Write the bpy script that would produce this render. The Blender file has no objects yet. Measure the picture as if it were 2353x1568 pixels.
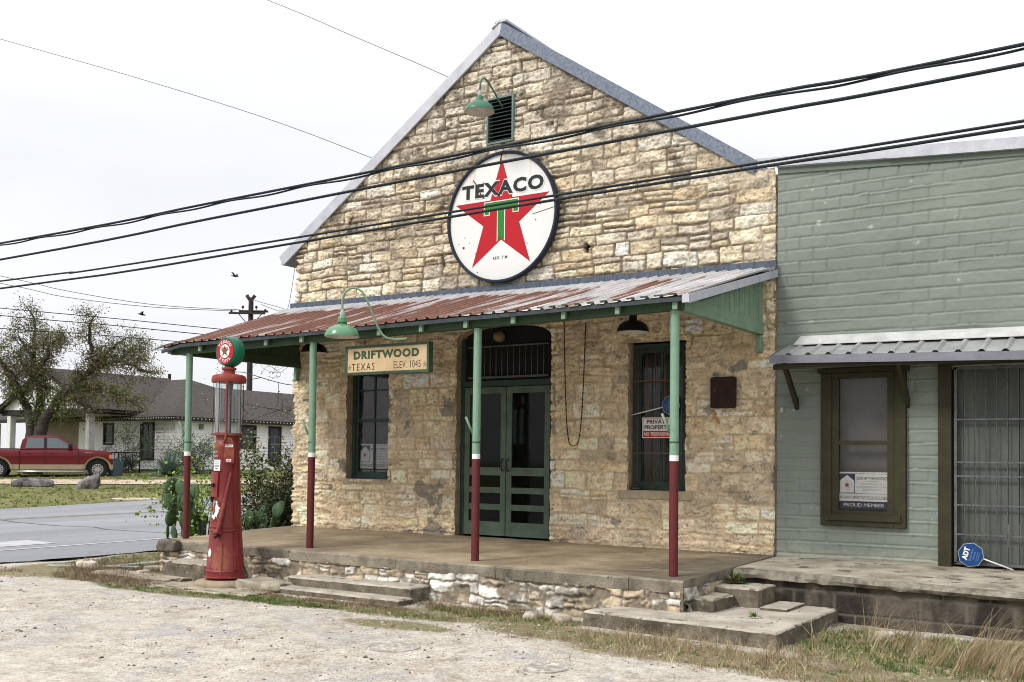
import bpy, math, random
import numpy as np
from mathutils import Vector, Matrix
S = bpy.context.scene
R = math.radians
# ------------------------------------------------------------------ camera
cd = bpy.data.cameras.new('camera'); cam = bpy.data.objects.new('camera', cd); S.collection.objects.link(cam); S.camera = cam
YAW, PITCH, ROLL = 0.5806, 0.0309, 0.0118
fw = Vector((-math.sin(YAW)*math.cos(PITCH), math.cos(YAW)*math.cos(PITCH), math.sin(PITCH)))
rt = Vector((math.cos(YAW), math.sin(YAW), 0)); up = rt.cross(fw)
c_, s_ = math.cos(ROLL), math.sin(ROLL)
r2 = c_*rt + s_*up; u2 = -s_*rt + c_*up
m = Matrix((r2, u2, -fw)).transposed().to_4x4(); m.translation = (4.2921, -11.549, 1.0488)
cam.matrix_world = m
cd.sensor_fit = 'HORIZONTAL'; cd.sensor_width = 36; cd.lens = 36*2362.28/2353; cd.shift_y = 0.0855
cd.clip_start = .1; cd.clip_end = 3000
# ------------------------------------------------------------------ world, overcast
W = bpy.data.worlds.new('World'); S.world = W; W.use_nodes = True
nt = W.node_tree; N = nt.nodes; L = nt.links; N.clear()
SUN_EL, SUN_AZ = 42, 205
sky = N.new('ShaderNodeTexSky'); sky.sky_type = 'NISHITA'; sky.sun_disc = False
sky.sun_elevation = R(SUN_EL); sky.sun_rotation = R(SUN_AZ); sky.dust_density = 4; sky.air_density = 1
tc = N.new('ShaderNodeTexCoord'); mp = N.new('ShaderNodeMapping'); mp.inputs['Scale'].default_value = (1.2, 1.2, 4.5)
nz = N.new('ShaderNodeTexNoise'); nz.inputs['Scale'].default_value = 1.7; nz.inputs['Detail'].default_value = 5; nz.inputs['Roughness'].default_value = .5
cr = N.new('ShaderNodeValToRGB'); cr.color_ramp.elements[0].position = .3; cr.color_ramp.elements[0].color = (.83, .85, .89, 1)
cr.color_ramp.elements[1].position = .66; cr.color_ramp.elements[1].color = (.97, .975, .985, 1)
b1 = N.new('ShaderNodeBackground'); b1.inputs['Strength'].default_value = .012
b2 = N.new('ShaderNodeBackground'); b2.inputs['Strength'].default_value = 1.0
ad = N.new('ShaderNodeAddShader'); ow = N.new('ShaderNodeOutputWorld')
hs = N.new('ShaderNodeHueSaturation'); hs.inputs['Saturation'].default_value = .35
L.new(tc.outputs['Generated'], mp.inputs['Vector']); L.new(mp.outputs[0], nz.inputs['Vector']); L.new(nz.outputs['Fac'], cr.inputs[0]); 
sx = N.new('ShaderNodeSeparateXYZ'); L.new(tc.outputs['Generated'], sx.inputs[0])
el = N.new('ShaderNodeValToRGB'); e_ = el.color_ramp.elements; e_[0].position = 0; e_[0].color = (.62, .62, .63, 1); e_[1].position = 1; e_[1].color = (1.5, 1.5, 1.5, 1)
for p_, v_ in ((.25, .66), (.5, .74), (.75, 1.15)): q_ = e_.new(p_); q_.color = (v_, v_, v_*1.005, 1)
ml = N.new('ShaderNodeMix'); ml.data_type = 'RGBA'; ml.blend_type = 'MULTIPLY'; ml.inputs[0].default_value = 1
L.new(sx.outputs[2], el.inputs[0]); L.new(cr.outputs[0], ml.inputs[6]); L.new(el.outputs[0], ml.inputs[7]); L.new(ml.outputs[2], b2.inputs[0])
L.new(sky.outputs[0], hs.inputs['Color']); L.new(hs.outputs[0], b1.inputs[0]); L.new(b1.outputs[0], ad.inputs[0]); L.new(b2.outputs[0], ad.inputs[1]); L.new(ad.outputs[0], ow.inputs[0])
sl = bpy.data.lights.new('sun', 'SUN'); sl.energy = 1.5; sl.angle = R(14); sl.color = (1, .95, .87)
so = bpy.data.objects.new('sun', sl); S.collection.objects.link(so)
az = R(SUN_AZ); d_ = Vector((math.sin(az)*math.cos(R(SUN_EL)), math.cos(az)*math.cos(R(SUN_EL)), math.sin(R(SUN_EL))))
so.rotation_euler = d_.to_track_quat('Z', 'Y').to_euler()
S.view_settings.view_transform = 'Standard'; S.view_settings.look = 'None'; S.view_settings.exposure = .62; S.view_settings.gamma = 1
try: S.view_settings.use_curve_mapping = False
except Exception: pass
S.cycles.filter_width = 1.0; S.cycles.max_bounces = 7; S.cycles.transparent_max_bounces = 12; S.cycles.caustics_reflective = False; S.cycles.caustics_refractive = False

# ------------------------------------------------------------------ materials
def newmat(name):
    mt = bpy.data.materials.new(name); mt.use_nodes = True
    b = mt.node_tree.nodes['Principled BSDF']; return mt, mt.node_tree.nodes, mt.node_tree.links, b
def tex(N, L, kind, scale, detail=5, rough=.6, stretch=None, dist=0):
    g = N.new('ShaderNodeNewGeometry'); v = g.outputs['Position']
    if stretch:
        mp = N.new('ShaderNodeMapping'); mp.inputs['Scale'].default_value = stretch; L.new(v, mp.inputs['Vector']); v = mp.outputs[0]
    if kind == 'noise':
        t = N.new('ShaderNodeTexNoise'); t.inputs['Detail'].default_value = detail; t.inputs['Roughness'].default_value = rough; t.inputs['Distortion'].default_value = dist
    else:
        t = N.new('ShaderNodeTexVoronoi'); t.feature = kind
    t.inputs['Scale'].default_value = scale; L.new(v, t.inputs['Vector']); return t
def ramp(N, L, src, stops):
    c = N.new('ShaderNodeValToRGB'); e = c.color_ramp.elements
    while len(e) < len(stops): e.new(.5)
    for i, (p, col) in enumerate(stops):
        e[i].position = p; e[i].color = (*col, 1) if len(col) == 3 else col
    L.new(src, c.inputs[0]); return c
def mix(N, L, fac, a, b, mode='MIX'):
    x = N.new('ShaderNodeMix'); x.data_type = 'RGBA'; x.blend_type = mode
    for k, v in ((0, fac), (6, a), (7, b)):
        if hasattr(v, 'links') or hasattr(v, 'is_linked'): L.new(v, x.inputs[k])
        else: x.inputs[k].default_value = v if k == 0 else (*v[:3], 1)
    return x.outputs[2]
def bump(N, L, b, src, st, dist=.01, prev=None):
    n = N.new('ShaderNodeBump'); n.inputs['Strength'].default_value = st; n.inputs['Distance'].default_value = dist
    L.new(src, n.inputs['Height'])
    if prev is not None: L.new(prev, n.inputs['Normal'])
    L.new(n.outputs[0], b.inputs['Normal']); return n.outputs[0]
G = lambda v: (v, v, v)
MATS = {}
def M(name, col, col2=None, rough=.7, metal=0, scale=4, bs=30, bst=.15, stretch=None, lo=.35, hi=.65, spec=.22, third=None, coat=0, bd=.01):
    """two- or three-tone procedural surface with dirt and grain"""
    if name in MATS: return MATS[name]
    mt, N, L, b = newmat(name)
    col2 = col2 or tuple(c*.78 for c in col)
    t = tex(N, L, 'noise', scale, 6, .65, stretch)
    c = ramp(N, L, t.outputs['Fac'], [(lo, col2), (hi, col)]).outputs[0]
    if third:
        t3 = tex(N, L, 'noise', scale*third[1], 7, .7, stretch); f = ramp(N, L, t3.outputs['Fac'], [(third[2], G(0)), (third[2]+.08, G(1))]).outputs[0]
        c = mix(N, L, f, c, third[0])
    tf = tex(N, L, 'noise', bs*2.3, 4, .7); c = mix(N, L, .35, c, ramp(N, L, tf.outputs['Fac'], [(.3, G(.55)), (.7, G(1.0))]).outputs[0], 'MULTIPLY')
    L.new(c, b.inputs['Base Color'])
    b.inputs['Roughness'].default_value = rough; b.inputs['Metallic'].default_value = metal; b.inputs['Specular IOR Level'].default_value = spec
    if coat: b.inputs['Coat Weight'].default_value = coat; b.inputs['Coat Roughness'].default_value = .08
    if bst:
        tb = tex(N, L, 'noise', bs, 6, .65, stretch); bump(N, L, b, tb.outputs['Fac'], bst, bd)
    MATS[name] = mt; return mt
def flat(name, col, rough=.6, metal=0, spec=.3):
    if name in MATS: return MATS[name]
    mt, N, L, b = newmat(name); t = tex(N, L, 'noise', 25, 4)
    L.new(ramp(N, L, t.outputs['Fac'], [(.3, tuple(c*.85 for c in col)), (.7, col)]).outputs[0], b.inputs['Base Color'])
    b.inputs['Roughness'].default_value = rough; b.inputs['Metallic'].default_value = metal; b.inputs['Specular IOR Level'].default_value = spec
    MATS[name] = mt; return mt
def vcol(name, rough=.9, bs=45, bst=.5, bd=.008, sat=1, detail_mul=.5, spec=.25, trans=0):
    """colour comes from the mesh's own colour attribute (stone by stone, blade by blade)"""
    if name in MATS: return MATS[name]
    mt, N, L, b = newmat(name); a = N.new('ShaderNodeAttribute'); a.attribute_name = 'Col'
    c = a.outputs['Color']
    if detail_mul:
        t = tex(N, L, 'noise', bs*.7, 8, .72); c = mix(N, L, detail_mul, c, ramp(N, L, t.outputs['Fac'], [(.30, G(.30)), (.45, G(.98)), (.56, G(1.12)), (.72, G(1.42))]).outputs[0], 'MULTIPLY')
    L.new(c, b.inputs['Base Color']); b.inputs['Roughness'].default_value = rough; b.inputs['Specular IOR Level'].default_value = spec
    if bst:
        t = tex(N, L, 'noise', bs, 8, .7); bump(N, L, b, t.outputs['Fac'], bst, bd)
    MATS[name] = mt; return mt
def glassmat(name, tint=(.75, .78, .8), opac=.12, dirt=(.3, .3, .3)):
    mt, N, L, b = newmat(name); o = N['Material Output']; N.remove(b)
    tr = N.new('ShaderNodeBsdfTransparent'); tr.inputs[0].default_value = (*tint, 1)
    gl = N.new('ShaderNodeBsdfGlossy'); gl.inputs['Roughness'].default_value = .04
    df = N.new('ShaderNodeBsdfDiffuse'); df.inputs[0].default_value = (*dirt, 1)
    fr = N.new('ShaderNodeFresnel'); fr.inputs[0].default_value = 1.28
    m1 = N.new('ShaderNodeMixShader'); m2 = N.new('ShaderNodeMixShader')
    t = tex(N, L, 'noise', 7, 8, .75); rr = ramp(N, L, t.outputs['Fac'], [(.35, G(opac*.4)), (.75, G(min(1, opac*2.2)))])
    L.new(rr.outputs[0], m1.inputs[0]); L.new(tr.outputs[0], m1.inputs[1]); L.new(df.outputs[0], m1.inputs[2])
    L.new(fr.outputs[0], m2.inputs[0]); L.new(m1.outputs[0], m2.inputs[1]); L.new(gl.outputs[0], m2.inputs[2]); L.new(m2.outputs[0], o.inputs[0])
    MATS[name] = mt; return mt

# ------------------------------------------------------------------ object helpers
def tag(o, label=None, cat=None, group=None, kind=None):
    if label: o['label'] = label
    if cat: o['category'] = cat
    if group: o['group'] = group
    if kind: o['kind'] = kind
    return o
def thing(name, label, cat, loc=(0, 0, 0), rz=0, group=None):
    o = bpy.data.objects.new(name, None); S.collection.objects.link(o); o.location = loc; o.rotation_euler = (0, 0, rz)
    o.empty_display_size = .1; return tag(o, label, cat, group)
def rootloc(p):
    v = Vector((0, 0, 0))
    while p is not None: v += Vector(p.location); p = p.parent
    return v
def link(name, me, mat, parent=None, off=None):
    if mat is not None:
        for mm in (mat if isinstance(mat, (list, tuple)) else [mat]): me.materials.append(mm)
    o = bpy.data.objects.new(name, me); S.collection.objects.link(o)
    if parent is not None:
        o.parent = parent; v = rootloc(parent)
        if v.length > 0: me.transform(Matrix.Translation(-v))
    else:
        n = len(me.vertices); co = np.empty(n*3, np.float32); me.vertices.foreach_get('co', co); co = co.reshape(-1, 3)
        b = Vector(((co[:, 0].min()+co[:, 0].max())/2, (co[:, 1].min()+co[:, 1].max())/2, co[:, 2].min()))
        me.transform(Matrix.Translation(-b)); o.location = b
    return o
class MB:
    def __init__(s): s.v = []; s.f = []; s.sm = []; s.mi = []; s.c = []; s.curmi = 0; s.cc = None
    def add(s, vs, fs, smooth=False):
        o = len(s.v); s.v += [tuple(p) for p in vs]; s.f += [tuple(i+o for i in f) for f in fs]
        s.sm += [smooth]*len(fs); s.mi += [s.curmi]*len(fs)
        if s.cc is not None: s.c += [s.cc]*len(vs)
        return s
    def box(s, x0, x1, y0, y1, z0, z1, bev=0):
        if x1 < x0: x0, x1 = x1, x0
        if y1 < y0: y0, y1 = y1, y0
        if z1 < z0: z0, z1 = z1, z0
        b = min(bev, (x1-x0)/2.1, (y1-y0)/2.1, (z1-z0)/2.1)
        if b <= 0:
            vs = [(x, y, z) for x in (x0, x1) for y in (y0, y1) for z in (z0, z1)]
            return s.add(vs, [(0, 1, 3, 2), (4, 6, 7, 5), (0, 4, 5, 1), (2, 3, 7, 6), (0, 2, 6, 4), (1, 5, 7, 3)])
        X = (x0, x1); Y = (y0, y1); Z = (z0, z1); vs = []; idx = {}
        for i in (0, 1):
            for j in (0, 1):
                for k in (0, 1):
                    sx, sy, sz = 1-2*i, 1-2*j, 1-2*k
                    for a, p in (('x', (X[i], Y[j]+sy*b, Z[k]+sz*b)), ('y', (X[i]+sx*b, Y[j], Z[k]+sz*b)), ('z', (X[i]+sx*b, Y[j]+sy*b, Z[k]))):
                        idx[(i, j, k, a)] = len(vs); vs.append(p)
        fs = []
        for i in (0, 1): fs.append([idx[(i, j, k, 'x')] for j, k in ((0, 0), (0, 1), (1, 1), (1, 0))][::1 if i == 0 else -1])
        for j in (0, 1): fs.append([idx[(i, j, k, 'y')] for i, k in ((0, 0), (1, 0), (1, 1), (0, 1))][::1 if j == 0 else -1])
        for k in (0, 1): fs.append([idx[(i, j, k, 'z')] for i, j in ((0, 0), (0, 1), (1, 1), (1, 0))][::1 if k == 0 else -1])
        for i in (0, 1):
            for j in (0, 1): fs.append([idx[(i, j, 0, 'x')], idx[(i, j, 1, 'x')], idx[(i, j, 1, 'y')], idx[(i, j, 0, 'y')]])
            for k in (0, 1): fs.append([idx[(i, 0, k, 'x')], idx[(i, 1, k, 'x')], idx[(i, 1, k, 'z')], idx[(i, 0, k, 'z')]])
        for j in (0, 1):
            for k in (0, 1): fs.append([idx[(0, j, k, 'y')], idx[(1, j, k, 'y')], idx[(1, j, k, 'z')], idx[(0, j, k, 'z')]])
        for i in (0, 1):
            for j in (0, 1):
                for k in (0, 1): fs.append([idx[(i, j, k, a)] for a in 'xyz'])
        return s.add(vs, fs)
    def hexa(s, p):  # 8 points: bottom 4, top 4
        return s.add(p, [(3, 2, 1, 0), (4, 5, 6, 7), (0, 1, 5, 4), (1, 2, 6, 5), (2, 3, 7, 6), (3, 0, 4, 7)])
    def tube(s, pts, r, n=10, cap=True):
        pts = [Vector(p) for p in pts]; rr = r if isinstance(r, (list, tuple)) else [r]*len(pts)
        vs = []; prev = None
        for i, p in enumerate(pts):
            t = (pts[min(i+1, len(pts)-1)]-pts[max(i-1, 0)]).normalized()
            if prev is None:
                a = Vector((0, 0, 1)) if abs(t.z) < .9 else Vector((1, 0, 0)); u = t.cross(a).normalized()
            else:
                u = (prev-t*prev.dot(t)).normalized()
            prev = u; w = t.cross(u)
            for k in range(n):
                an = 2*math.pi*k/n; vs.append(p+(u*math.cos(an)+w*math.sin(an))*rr[i])
        fs = []
        for i in range(len(pts)-1):
            for k in range(n): fs.append((i*n+k, i*n+(k+1) % n, (i+1)*n+(k+1) % n, (i+1)*n+k))
        s.add(vs, fs, n > 4)
        if cap and n > 3:
            o = len(s.v)-len(vs); s.f += [tuple(o+k for k in range(n))[::-1], tuple(o+(len(pts)-1)*n+k for k in range(n))]; s.sm += [False]*2; s.mi += [s.curmi]*2
        return s
    def lathe(s, prof, cx, cy, n=32, axis='z', a0=0):
        vs = []; fs = []
        for (r, z) in prof:
            for k in range(n):
                a = a0+2*math.pi*k/n; vs.append((cx+r*math.cos(a), cy+r*math.sin(a), z))
        for i in range(len(prof)-1):
            for k in range(n): fs.append((i*n+k, i*n+(k+1) % n, (i+1)*n+(k+1) % n, (i+1)*n+k))
        return s.add(vs, fs, True)
    def prism(s, poly, f0, f1):
        """poly 2-D points; f0/f1 map (a,b) to the two faces' 3-D points"""
        n = len(poly); vs = [f0(*p) for p in poly]+[f1(*p) for p in poly]
        fs = [tuple(range(n)), tuple(range(2*n-1, n-1, -1))]+[(i, n+i, n+(i+1) % n, (i+1) % n) for i in range(n)]
        return s.add(vs, fs)
    def xz(s, poly, y0, y1): return s.prism(poly, lambda a, b: (a, y0, b), lambda a, b: (a, y1, b))
    def mesh(s, name):
        me = bpy.data.meshes.new(name); me.from_pydata(s.v, [], s.f)
        me.polygons.foreach_set('use_smooth', s.sm); me.polygons.foreach_set('material_index', s.mi)
        if s.c:
            a = me.color_attributes.new('Col', 'FLOAT_COLOR', 'POINT'); a.data.foreach_set('color', np.array([(*c[:3], 1) for c in s.c], np.float32).ravel())
        me.update(); return me
    def build(s, name, mat, parent=None, recalc=True):
        me = s.mesh(name)
        if recalc:
            import bmesh
            bm = bmesh.new(); bm.from_mesh(me); bmesh.ops.recalc_face_normals(bm, faces=bm.faces)
            for e in bm.edges:
                if len(e.link_faces) == 2 and e.calc_face_angle(0) > .7: e.smooth = False
            bm.to_mesh(me); bm.free()
        return link(name, me, mat, parent)
def npmesh(name, V, F, C=None, mat=None, parent=None, smooth=True):
    me = bpy.data.meshes.new(name); V = np.asarray(V, np.float32); F = np.asarray(F, np.int32); k = F.shape[1]
    me.vertices.add(len(V)); me.vertices.foreach_set('co', V.ravel())
    me.loops.add(F.size); me.loops.foreach_set('vertex_index', F.ravel())
    me.polygons.add(len(F)); me.polygons.foreach_set('loop_start', np.arange(0, F.size, k, dtype=np.int32))
    try: me.polygons.foreach_set('loop_total', np.full(len(F), k, np.int32))
    except Exception: pass
    me.polygons.foreach_set('use_smooth', np.full(len(F), smooth))
    if C is not None:
        C = np.asarray(C, np.float32); a = me.color_attributes.new('Col', 'FLOAT_COLOR', 'POINT')
        if C.shape[1] == 3: C = np.concatenate([C, np.ones((len(C), 1), np.float32)], 1)
        a.data.foreach_set('color', C.ravel())
    me.update(calc_edges=True); me.validate(); return link(name, me, mat, parent)
def copy_tree(o, parent=None):
    c = o.copy(); S.collection.objects.link(c); c.parent = parent
    for ch in list(o.children): copy_tree(ch, c)
    return c
def text_mesh(s, w=None, h=None, bold=0, spacing=1):
    cu = bpy.data.curves.new('lettering', 'FONT'); cu.body = s; cu.size = 1; cu.offset = bold; cu.space_character = spacing; cu.resolution_u = 3
    ob = bpy.data.objects.new('lettering', cu); S.collection.objects.link(ob)
    bpy.context.view_layer.update()
    me = bpy.data.meshes.new_from_object(ob.evaluated_get(bpy.context.evaluated_depsgraph_get()))
    bpy.data.objects.remove(ob); bpy.data.curves.remove(cu)
    n = len(me.vertices); co = np.empty(n*3, np.float32); me.vertices.foreach_get('co', co); co = co.reshape(-1, 3)
    x0, x1, y0, y1 = co[:, 0].min(), co[:, 0].max(), co[:, 1].min(), co[:, 1].max()
    sy = h/(y1-y0) if h else None; sx = w/(x1-x0) if w else sy
    if sy is None: sy = sx
    co[:, 0] = (co[:, 0]-(x0+x1)/2)*sx; co[:, 1] = (co[:, 1]-(y0+y1)/2)*sy
    P = co.copy(); F = [tuple(p.vertices) for p in me.polygons]; bpy.data.meshes.remove(me)
    return P, F
def put_text(mb, s, cx, cz, y, w=None, h=None, bold=0, rot=0, spacing=1, fr=None):
    """lettering lying in the X-Z plane facing -Y, centred at cx, cz"""
    P, F = text_mesh(s, w, h, bold, spacing); ca, sa = math.cos(rot), math.sin(rot)
    vs = []
    for p in P:
        a, b = p[0]*ca-p[1]*sa, p[0]*sa+p[1]*ca
        vs.append((cx+a, y, cz+b))
    mb.add(vs, F)
def star_pts(cx, cz, r, k=.382): return [(cx+(r if i % 2 == 0 else r*k)*math.sin(i*math.pi/5), cz+(r if i % 2 == 0 else r*k)*math.cos(i*math.pi/5)) for i in range(10)]
def disc_pts(cx, cz, r, n=48): return [(cx+r*math.cos(2*math.pi*i/n), cz+r*math.sin(2*math.pi*i/n)) for i in range(n)]

# numpy noise
_T = {}
def vn(x, y, seed=0):
    if seed not in _T: _T[seed] = np.random.RandomState(seed).rand(256, 256)
    T = _T[seed]; xi = np.floor(x).astype(int); yi = np.floor(y).astype(int); fx = x-xi; fy = y-yi
    fx = fx*fx*(3-2*fx); fy = fy*fy*(3-2*fy); a = xi & 255; b = yi & 255; a1 = (xi+1) & 255; b1 = (yi+1) & 255
    return (T[a, b]*(1-fx)+T[a1, b]*fx)*(1-fy)+(T[a, b1]*(1-fx)+T[a1, b1]*fx)*fy
def fbm(x, y, o=4, seed=0, g=.5):
    v = 0; am = 1; t = 0
    for i in range(o): v = v+am*vn(x*2**i+i*7.3, y*2**i+i*3.1, seed+i); t += am; am *= g
    return v/t
sstep = lambda a, b, x: (lambda t: t*t*(3-2*t))(np.clip((x-a)/(b-a), 0, 1))

# ------------------------------------------------------------------ shared materials
m_galv = M('galvanised_steel', (.36, .40, .47), (.20, .235, .30), rough=.55, metal=.35, scale=45, bs=60, bst=.05)
m_palemetal = M('pale_metal', (.56, .57, .62), (.44, .46, .52), rough=.5, metal=.15, scale=6, bs=30, bst=.04)
m_green = M('green_paint', (.235, .35, .25), (.17, .265, .185), rough=.55, scale=6, bs=60, bst=.2, third=((.09, .12, .08), 5, .64))
m_greendark = M('dark_green_paint', (.065, .115, .075), (.04, .07, .045), rough=.6, scale=6, bs=60, bst=.2)
m_beam = M('beam_paint_and_shade', (.055, .10, .055), (.035, .06, .035), rough=.6, scale=5, bs=50, bst=.25, stretch=(1, 6, 6))
m_door = M('door_green_paint', (.125, .175, .13), (.085, .125, .092), rough=.55, scale=5, bs=50, bst=.2)
m_winframe = M('window_green_paint', (.05, .085, .075), (.032, .055, .048), rough=.6, scale=6, bs=60, bst=.2)
m_dark = flat('near_black', (.012, .012, .012), .8)
m_black = flat('black_enamel', (.012, .012, .014), .35)
m_white = flat('white_enamel', (.78, .78, .76), .35)
m_whitepaint = M('white_paint', (.82, .82, .80), (.7, .7, .68), rough=.6, scale=5, bs=40, bst=.1)
m_red = M('pump_red', (.235, .028, .030), (.175, .020, .022), rough=.45, scale=3, bs=40, bst=.08, third=((.25, .065, .03), .9, .50), spec=.4)
m_postred = M('post_red', (.21, .014, .018), (.14, .01, .014), rough=.5, scale=8, bs=60, bst=.25)
m_glass = glassmat('window_glass', tint=(.90, .91, .92), opac=.03)
m_interior = M('dark_interior', (.035, .033, .03), (.012, .012, .012), scale=1.2, bst=0)
m_navy = flat('navy', (.012, .022, .07), .5)
m_signred = flat('sign_red', (.48, .008, .018), .3)
m_signgreen = flat('sign_green', (.02, .22, .025), .35)
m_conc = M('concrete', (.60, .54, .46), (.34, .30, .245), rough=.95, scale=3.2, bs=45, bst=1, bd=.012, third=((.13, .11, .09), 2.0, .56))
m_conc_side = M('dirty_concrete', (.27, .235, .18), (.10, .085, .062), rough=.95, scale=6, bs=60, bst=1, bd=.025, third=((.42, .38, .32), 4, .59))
m_rock = M('limestone_rock', (.50, .44, .34), (.27, .235, .18), rough=.95, scale=5, bs=35, bst=.9, bd=.02)
m_greyrock = M('grey_rock', (.27, .25, .245), (.035, .033, .032), rough=.95, scale=2.5, bs=12, bst=1, bd=.05)

# ------------------------------------------------------------------ terrain
def g(x, y):
    u = -.548*np.asarray(x)+.836*np.asarray(y)+12.0
    return np.interp(u, [0, 16, 28, 44, 50, 62, 90, 300], [-.5, -.5, -.42, .05, .3, .5, .6, .6])
def zg(x, y): return float(g(x, y))
def geo(a, b, n, p): t = np.linspace(0, 1, n)**p; return a+(b-a)*t
xs = np.concatenate([geo(-13, -900, 60, 3)[::-1][:-1], np.arange(-13, 6, .06), geo(6, 900, 30, 3)])
ys = np.concatenate([geo(-10, -500, 25, 3)[::-1][:-1], np.arange(-10, 1, .06), geo(1, 1200, 70, 2.6)])
GX, GY = np.meshgrid(xs, ys, indexing='ij')
near = (GX > -12) & (GX < 5.9) & (GY > -9.9) & (GY < .9)
GZ = g(GX, GY)+near*((fbm(GX*.9, GY*.9, 3, 5)-.5)*.045+(fbm(GX*7, GY*7, 3, 6)-.5)*.016)
RX0, RX1 = -9.75, -22.2      # road edges (x), the road runs along Y
onroad = sstep(RX0+.35, RX0-.3, GX)*sstep(RX1-.2, RX1+.6, GX); GZ = GZ-onroad*.03
# how grassy the soil is, 0..1
gr = fbm(GX*.8+3, GY*.8, 4, 11)
grassy = np.zeros_like(GX)
def blob(cx, cy, rx, ry, a=0):
    dx, dy = GX-cx, GY-cy; ca, sa = math.cos(a), math.sin(a); X, Y = dx*ca+dy*sa, -dx*sa+dy*ca
    return sstep(1.25, .7, np.sqrt((X/rx)**2+(Y/ry)**2)+(gr-.5)*1.1)
PATCH = [(2.6, -2.6, 1.9, 1.25, -.1), (1.0, -3.75, 1.5, .5, -.08), (-.1, -3.55, 1.0, .35, 0), (-1.4, -3.05, .9, .35, 0), (-2.3, -3.45, .9, .28, 0), (-3.6, -3.55, 1.3, .28, 0), (-5.6, -3.8, 1.3, .25, .05), (-7.4, -3.2, 1.3, .75, .2), (-8.4, -2.6, 1.0, .8, .4), (-9.1, -4.0, .6, .3, 0), (-8.9, -1.0, .6, 2.2, 0), (-8.2, 1.5, 1.3, 3, 0), (-1.9, -4.1, .6, .2, 0), (3.8, -3.7, 1.2, .6, 0)]
for p in PATCH: grassy = np.maximum(grassy, blob(*p))
far = sstep(-21.8, -22.6, GX+(gr-.5)*1.0); grassy = np.maximum(grassy, far)
grassy = np.maximum(grassy, sstep(2, 6, GY)*(GX > -9.3)); grassy = np.maximum(grassy, sstep(-14, -20, GY))
drv = sstep(1.5, 1.0, np.abs((GX+30.3)*.72+(GY-15.6)*-.69)/1.35+(gr-.5)*1.2)*0
C = np.stack([grassy, far, sstep(-8.6, -9.6, GX)*(GX > -14), np.ones_like(GX)], -1)
nx, ny = GX.shape; idx = np.arange(nx*ny).reshape(nx, ny)
F = np.stack([idx[:-1, :-1], idx[1:, :-1], idx[1:, 1:], idx[:-1, 1:]], -1).reshape(-1, 4)
mt, N, L, b = newmat('ground'); at = N.new('ShaderNodeAttribute'); at.attribute_name = 'Col'; sp = N.new('ShaderNodeSeparateColor'); L.new(at.outputs['Color'], sp.inputs[0])
t1 = tex(N, L, 'noise', 1.1, 9, .72, dist=.5); t2 = tex(N, L, 'noise', 5, 8, .75); t3 = tex(N, L, 'F1', 55); t4 = tex(N, L, 'noise', 90, 3, .6); t5 = tex(N, L, 'noise', 22, 5, .7)
grey = ramp(N, L, t2.outputs['Fac'], [(.3, (.30, .29, .275)), (.7, (.47, .455, .43))]).outputs[0]
tan = ramp(N, L, t2.outputs['Fac'], [(.3, (.25, .21, .165)), (.45, (.43, .385, .325)), (.6, (.54, .50, .435)), (.75, (.66, .63, .57))]).outputs[0]
base = mix(N, L, ramp(N, L, t1.outputs['Fac'], [(.53, G(0)), (.62, G(1))]).outputs[0], tan, grey)
base = mix(N, L, ramp(N, L, t5.outputs['Fac'], [(.60, G(0)), (.72, G(.6))]).outputs[0], base, (.68, .635, .56))
peb = ramp(N, L, t3.outputs['Color'], [(0, G(.32)), (.5, G(.95)), (1, G(1.25))]).outputs[0]
base = mix(N, L, .6, base, peb, 'MULTIPLY')
base = mix(N, L, ramp(N, L, t4.outputs['Fac'], [(.66, G(0)), (.74, G(.65))]).outputs[0], base, (.16, .12, .085))
t6 = tex(N, L, 'noise', 1.3, 9, .75, dist=.3)
base = mix(N, L, ramp(N, L, t6.outputs['Fac'], [(.57, G(0)), (.66, G(.6))]).outputs[0], base, (.30, .255, .19))
tcr = tex(N, L, 'DISTANCE_TO_EDGE', .8, stretch=None)
soil = ramp(N, L, t2.outputs['Fac'], [(.30, (.13, .10, .065)), (.42, (.24, .19, .13)), (.55, (.15, .15, .065)), (.64, (.36, .30, .22)), (.75, (.48, .42, .34))]).outputs[0]
lawn = ramp(N, L, tex(N, L, 'noise', .55, 7, .72).outputs['Fac'], [(.30, (.24, .20, .10)), (.45, (.17, .17, .06)), (.58, (.10, .13, .03)), (.72, (.25, .22, .10))]).outputs[0]
lawn = mix(N, L, .5, lawn, ramp(N, L, tex(N, L, 'noise', 4.5, 9, .82).outputs['Fac'], [(.36, G(.35)), (.66, G(1.45))]).outputs[0], 'MULTIPLY')
gmask = mix(N, L, .55, sp.outputs[0], ramp(N, L, t5.outputs['Fac'], [(.2, G(0)), (.8, G(1))]).outputs[0])
gm = ramp(N, L, gmask, [(.40, G(0)), (.62, G(1))]).outputs[0]
c = mix(N, L, gm, base, soil); c = mix(N, L, sp.outputs[1], c, lawn)
L.new(c, b.inputs['Base Color']); b.inputs['Roughness'].default_value = .95; b.inputs['Specular IOR Level'].default_value = .2
n1 = bump(N, L, b, t5.outputs['Fac'], .6, .02); bump(N, L, b, t3.outputs['Distance'], .5, .012, n1)
o = npmesh('ground', np.stack([GX, GY, GZ], -1).reshape(-1, 3), F, C.reshape(-1, 4), mt); tag(o, kind='structure')

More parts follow.
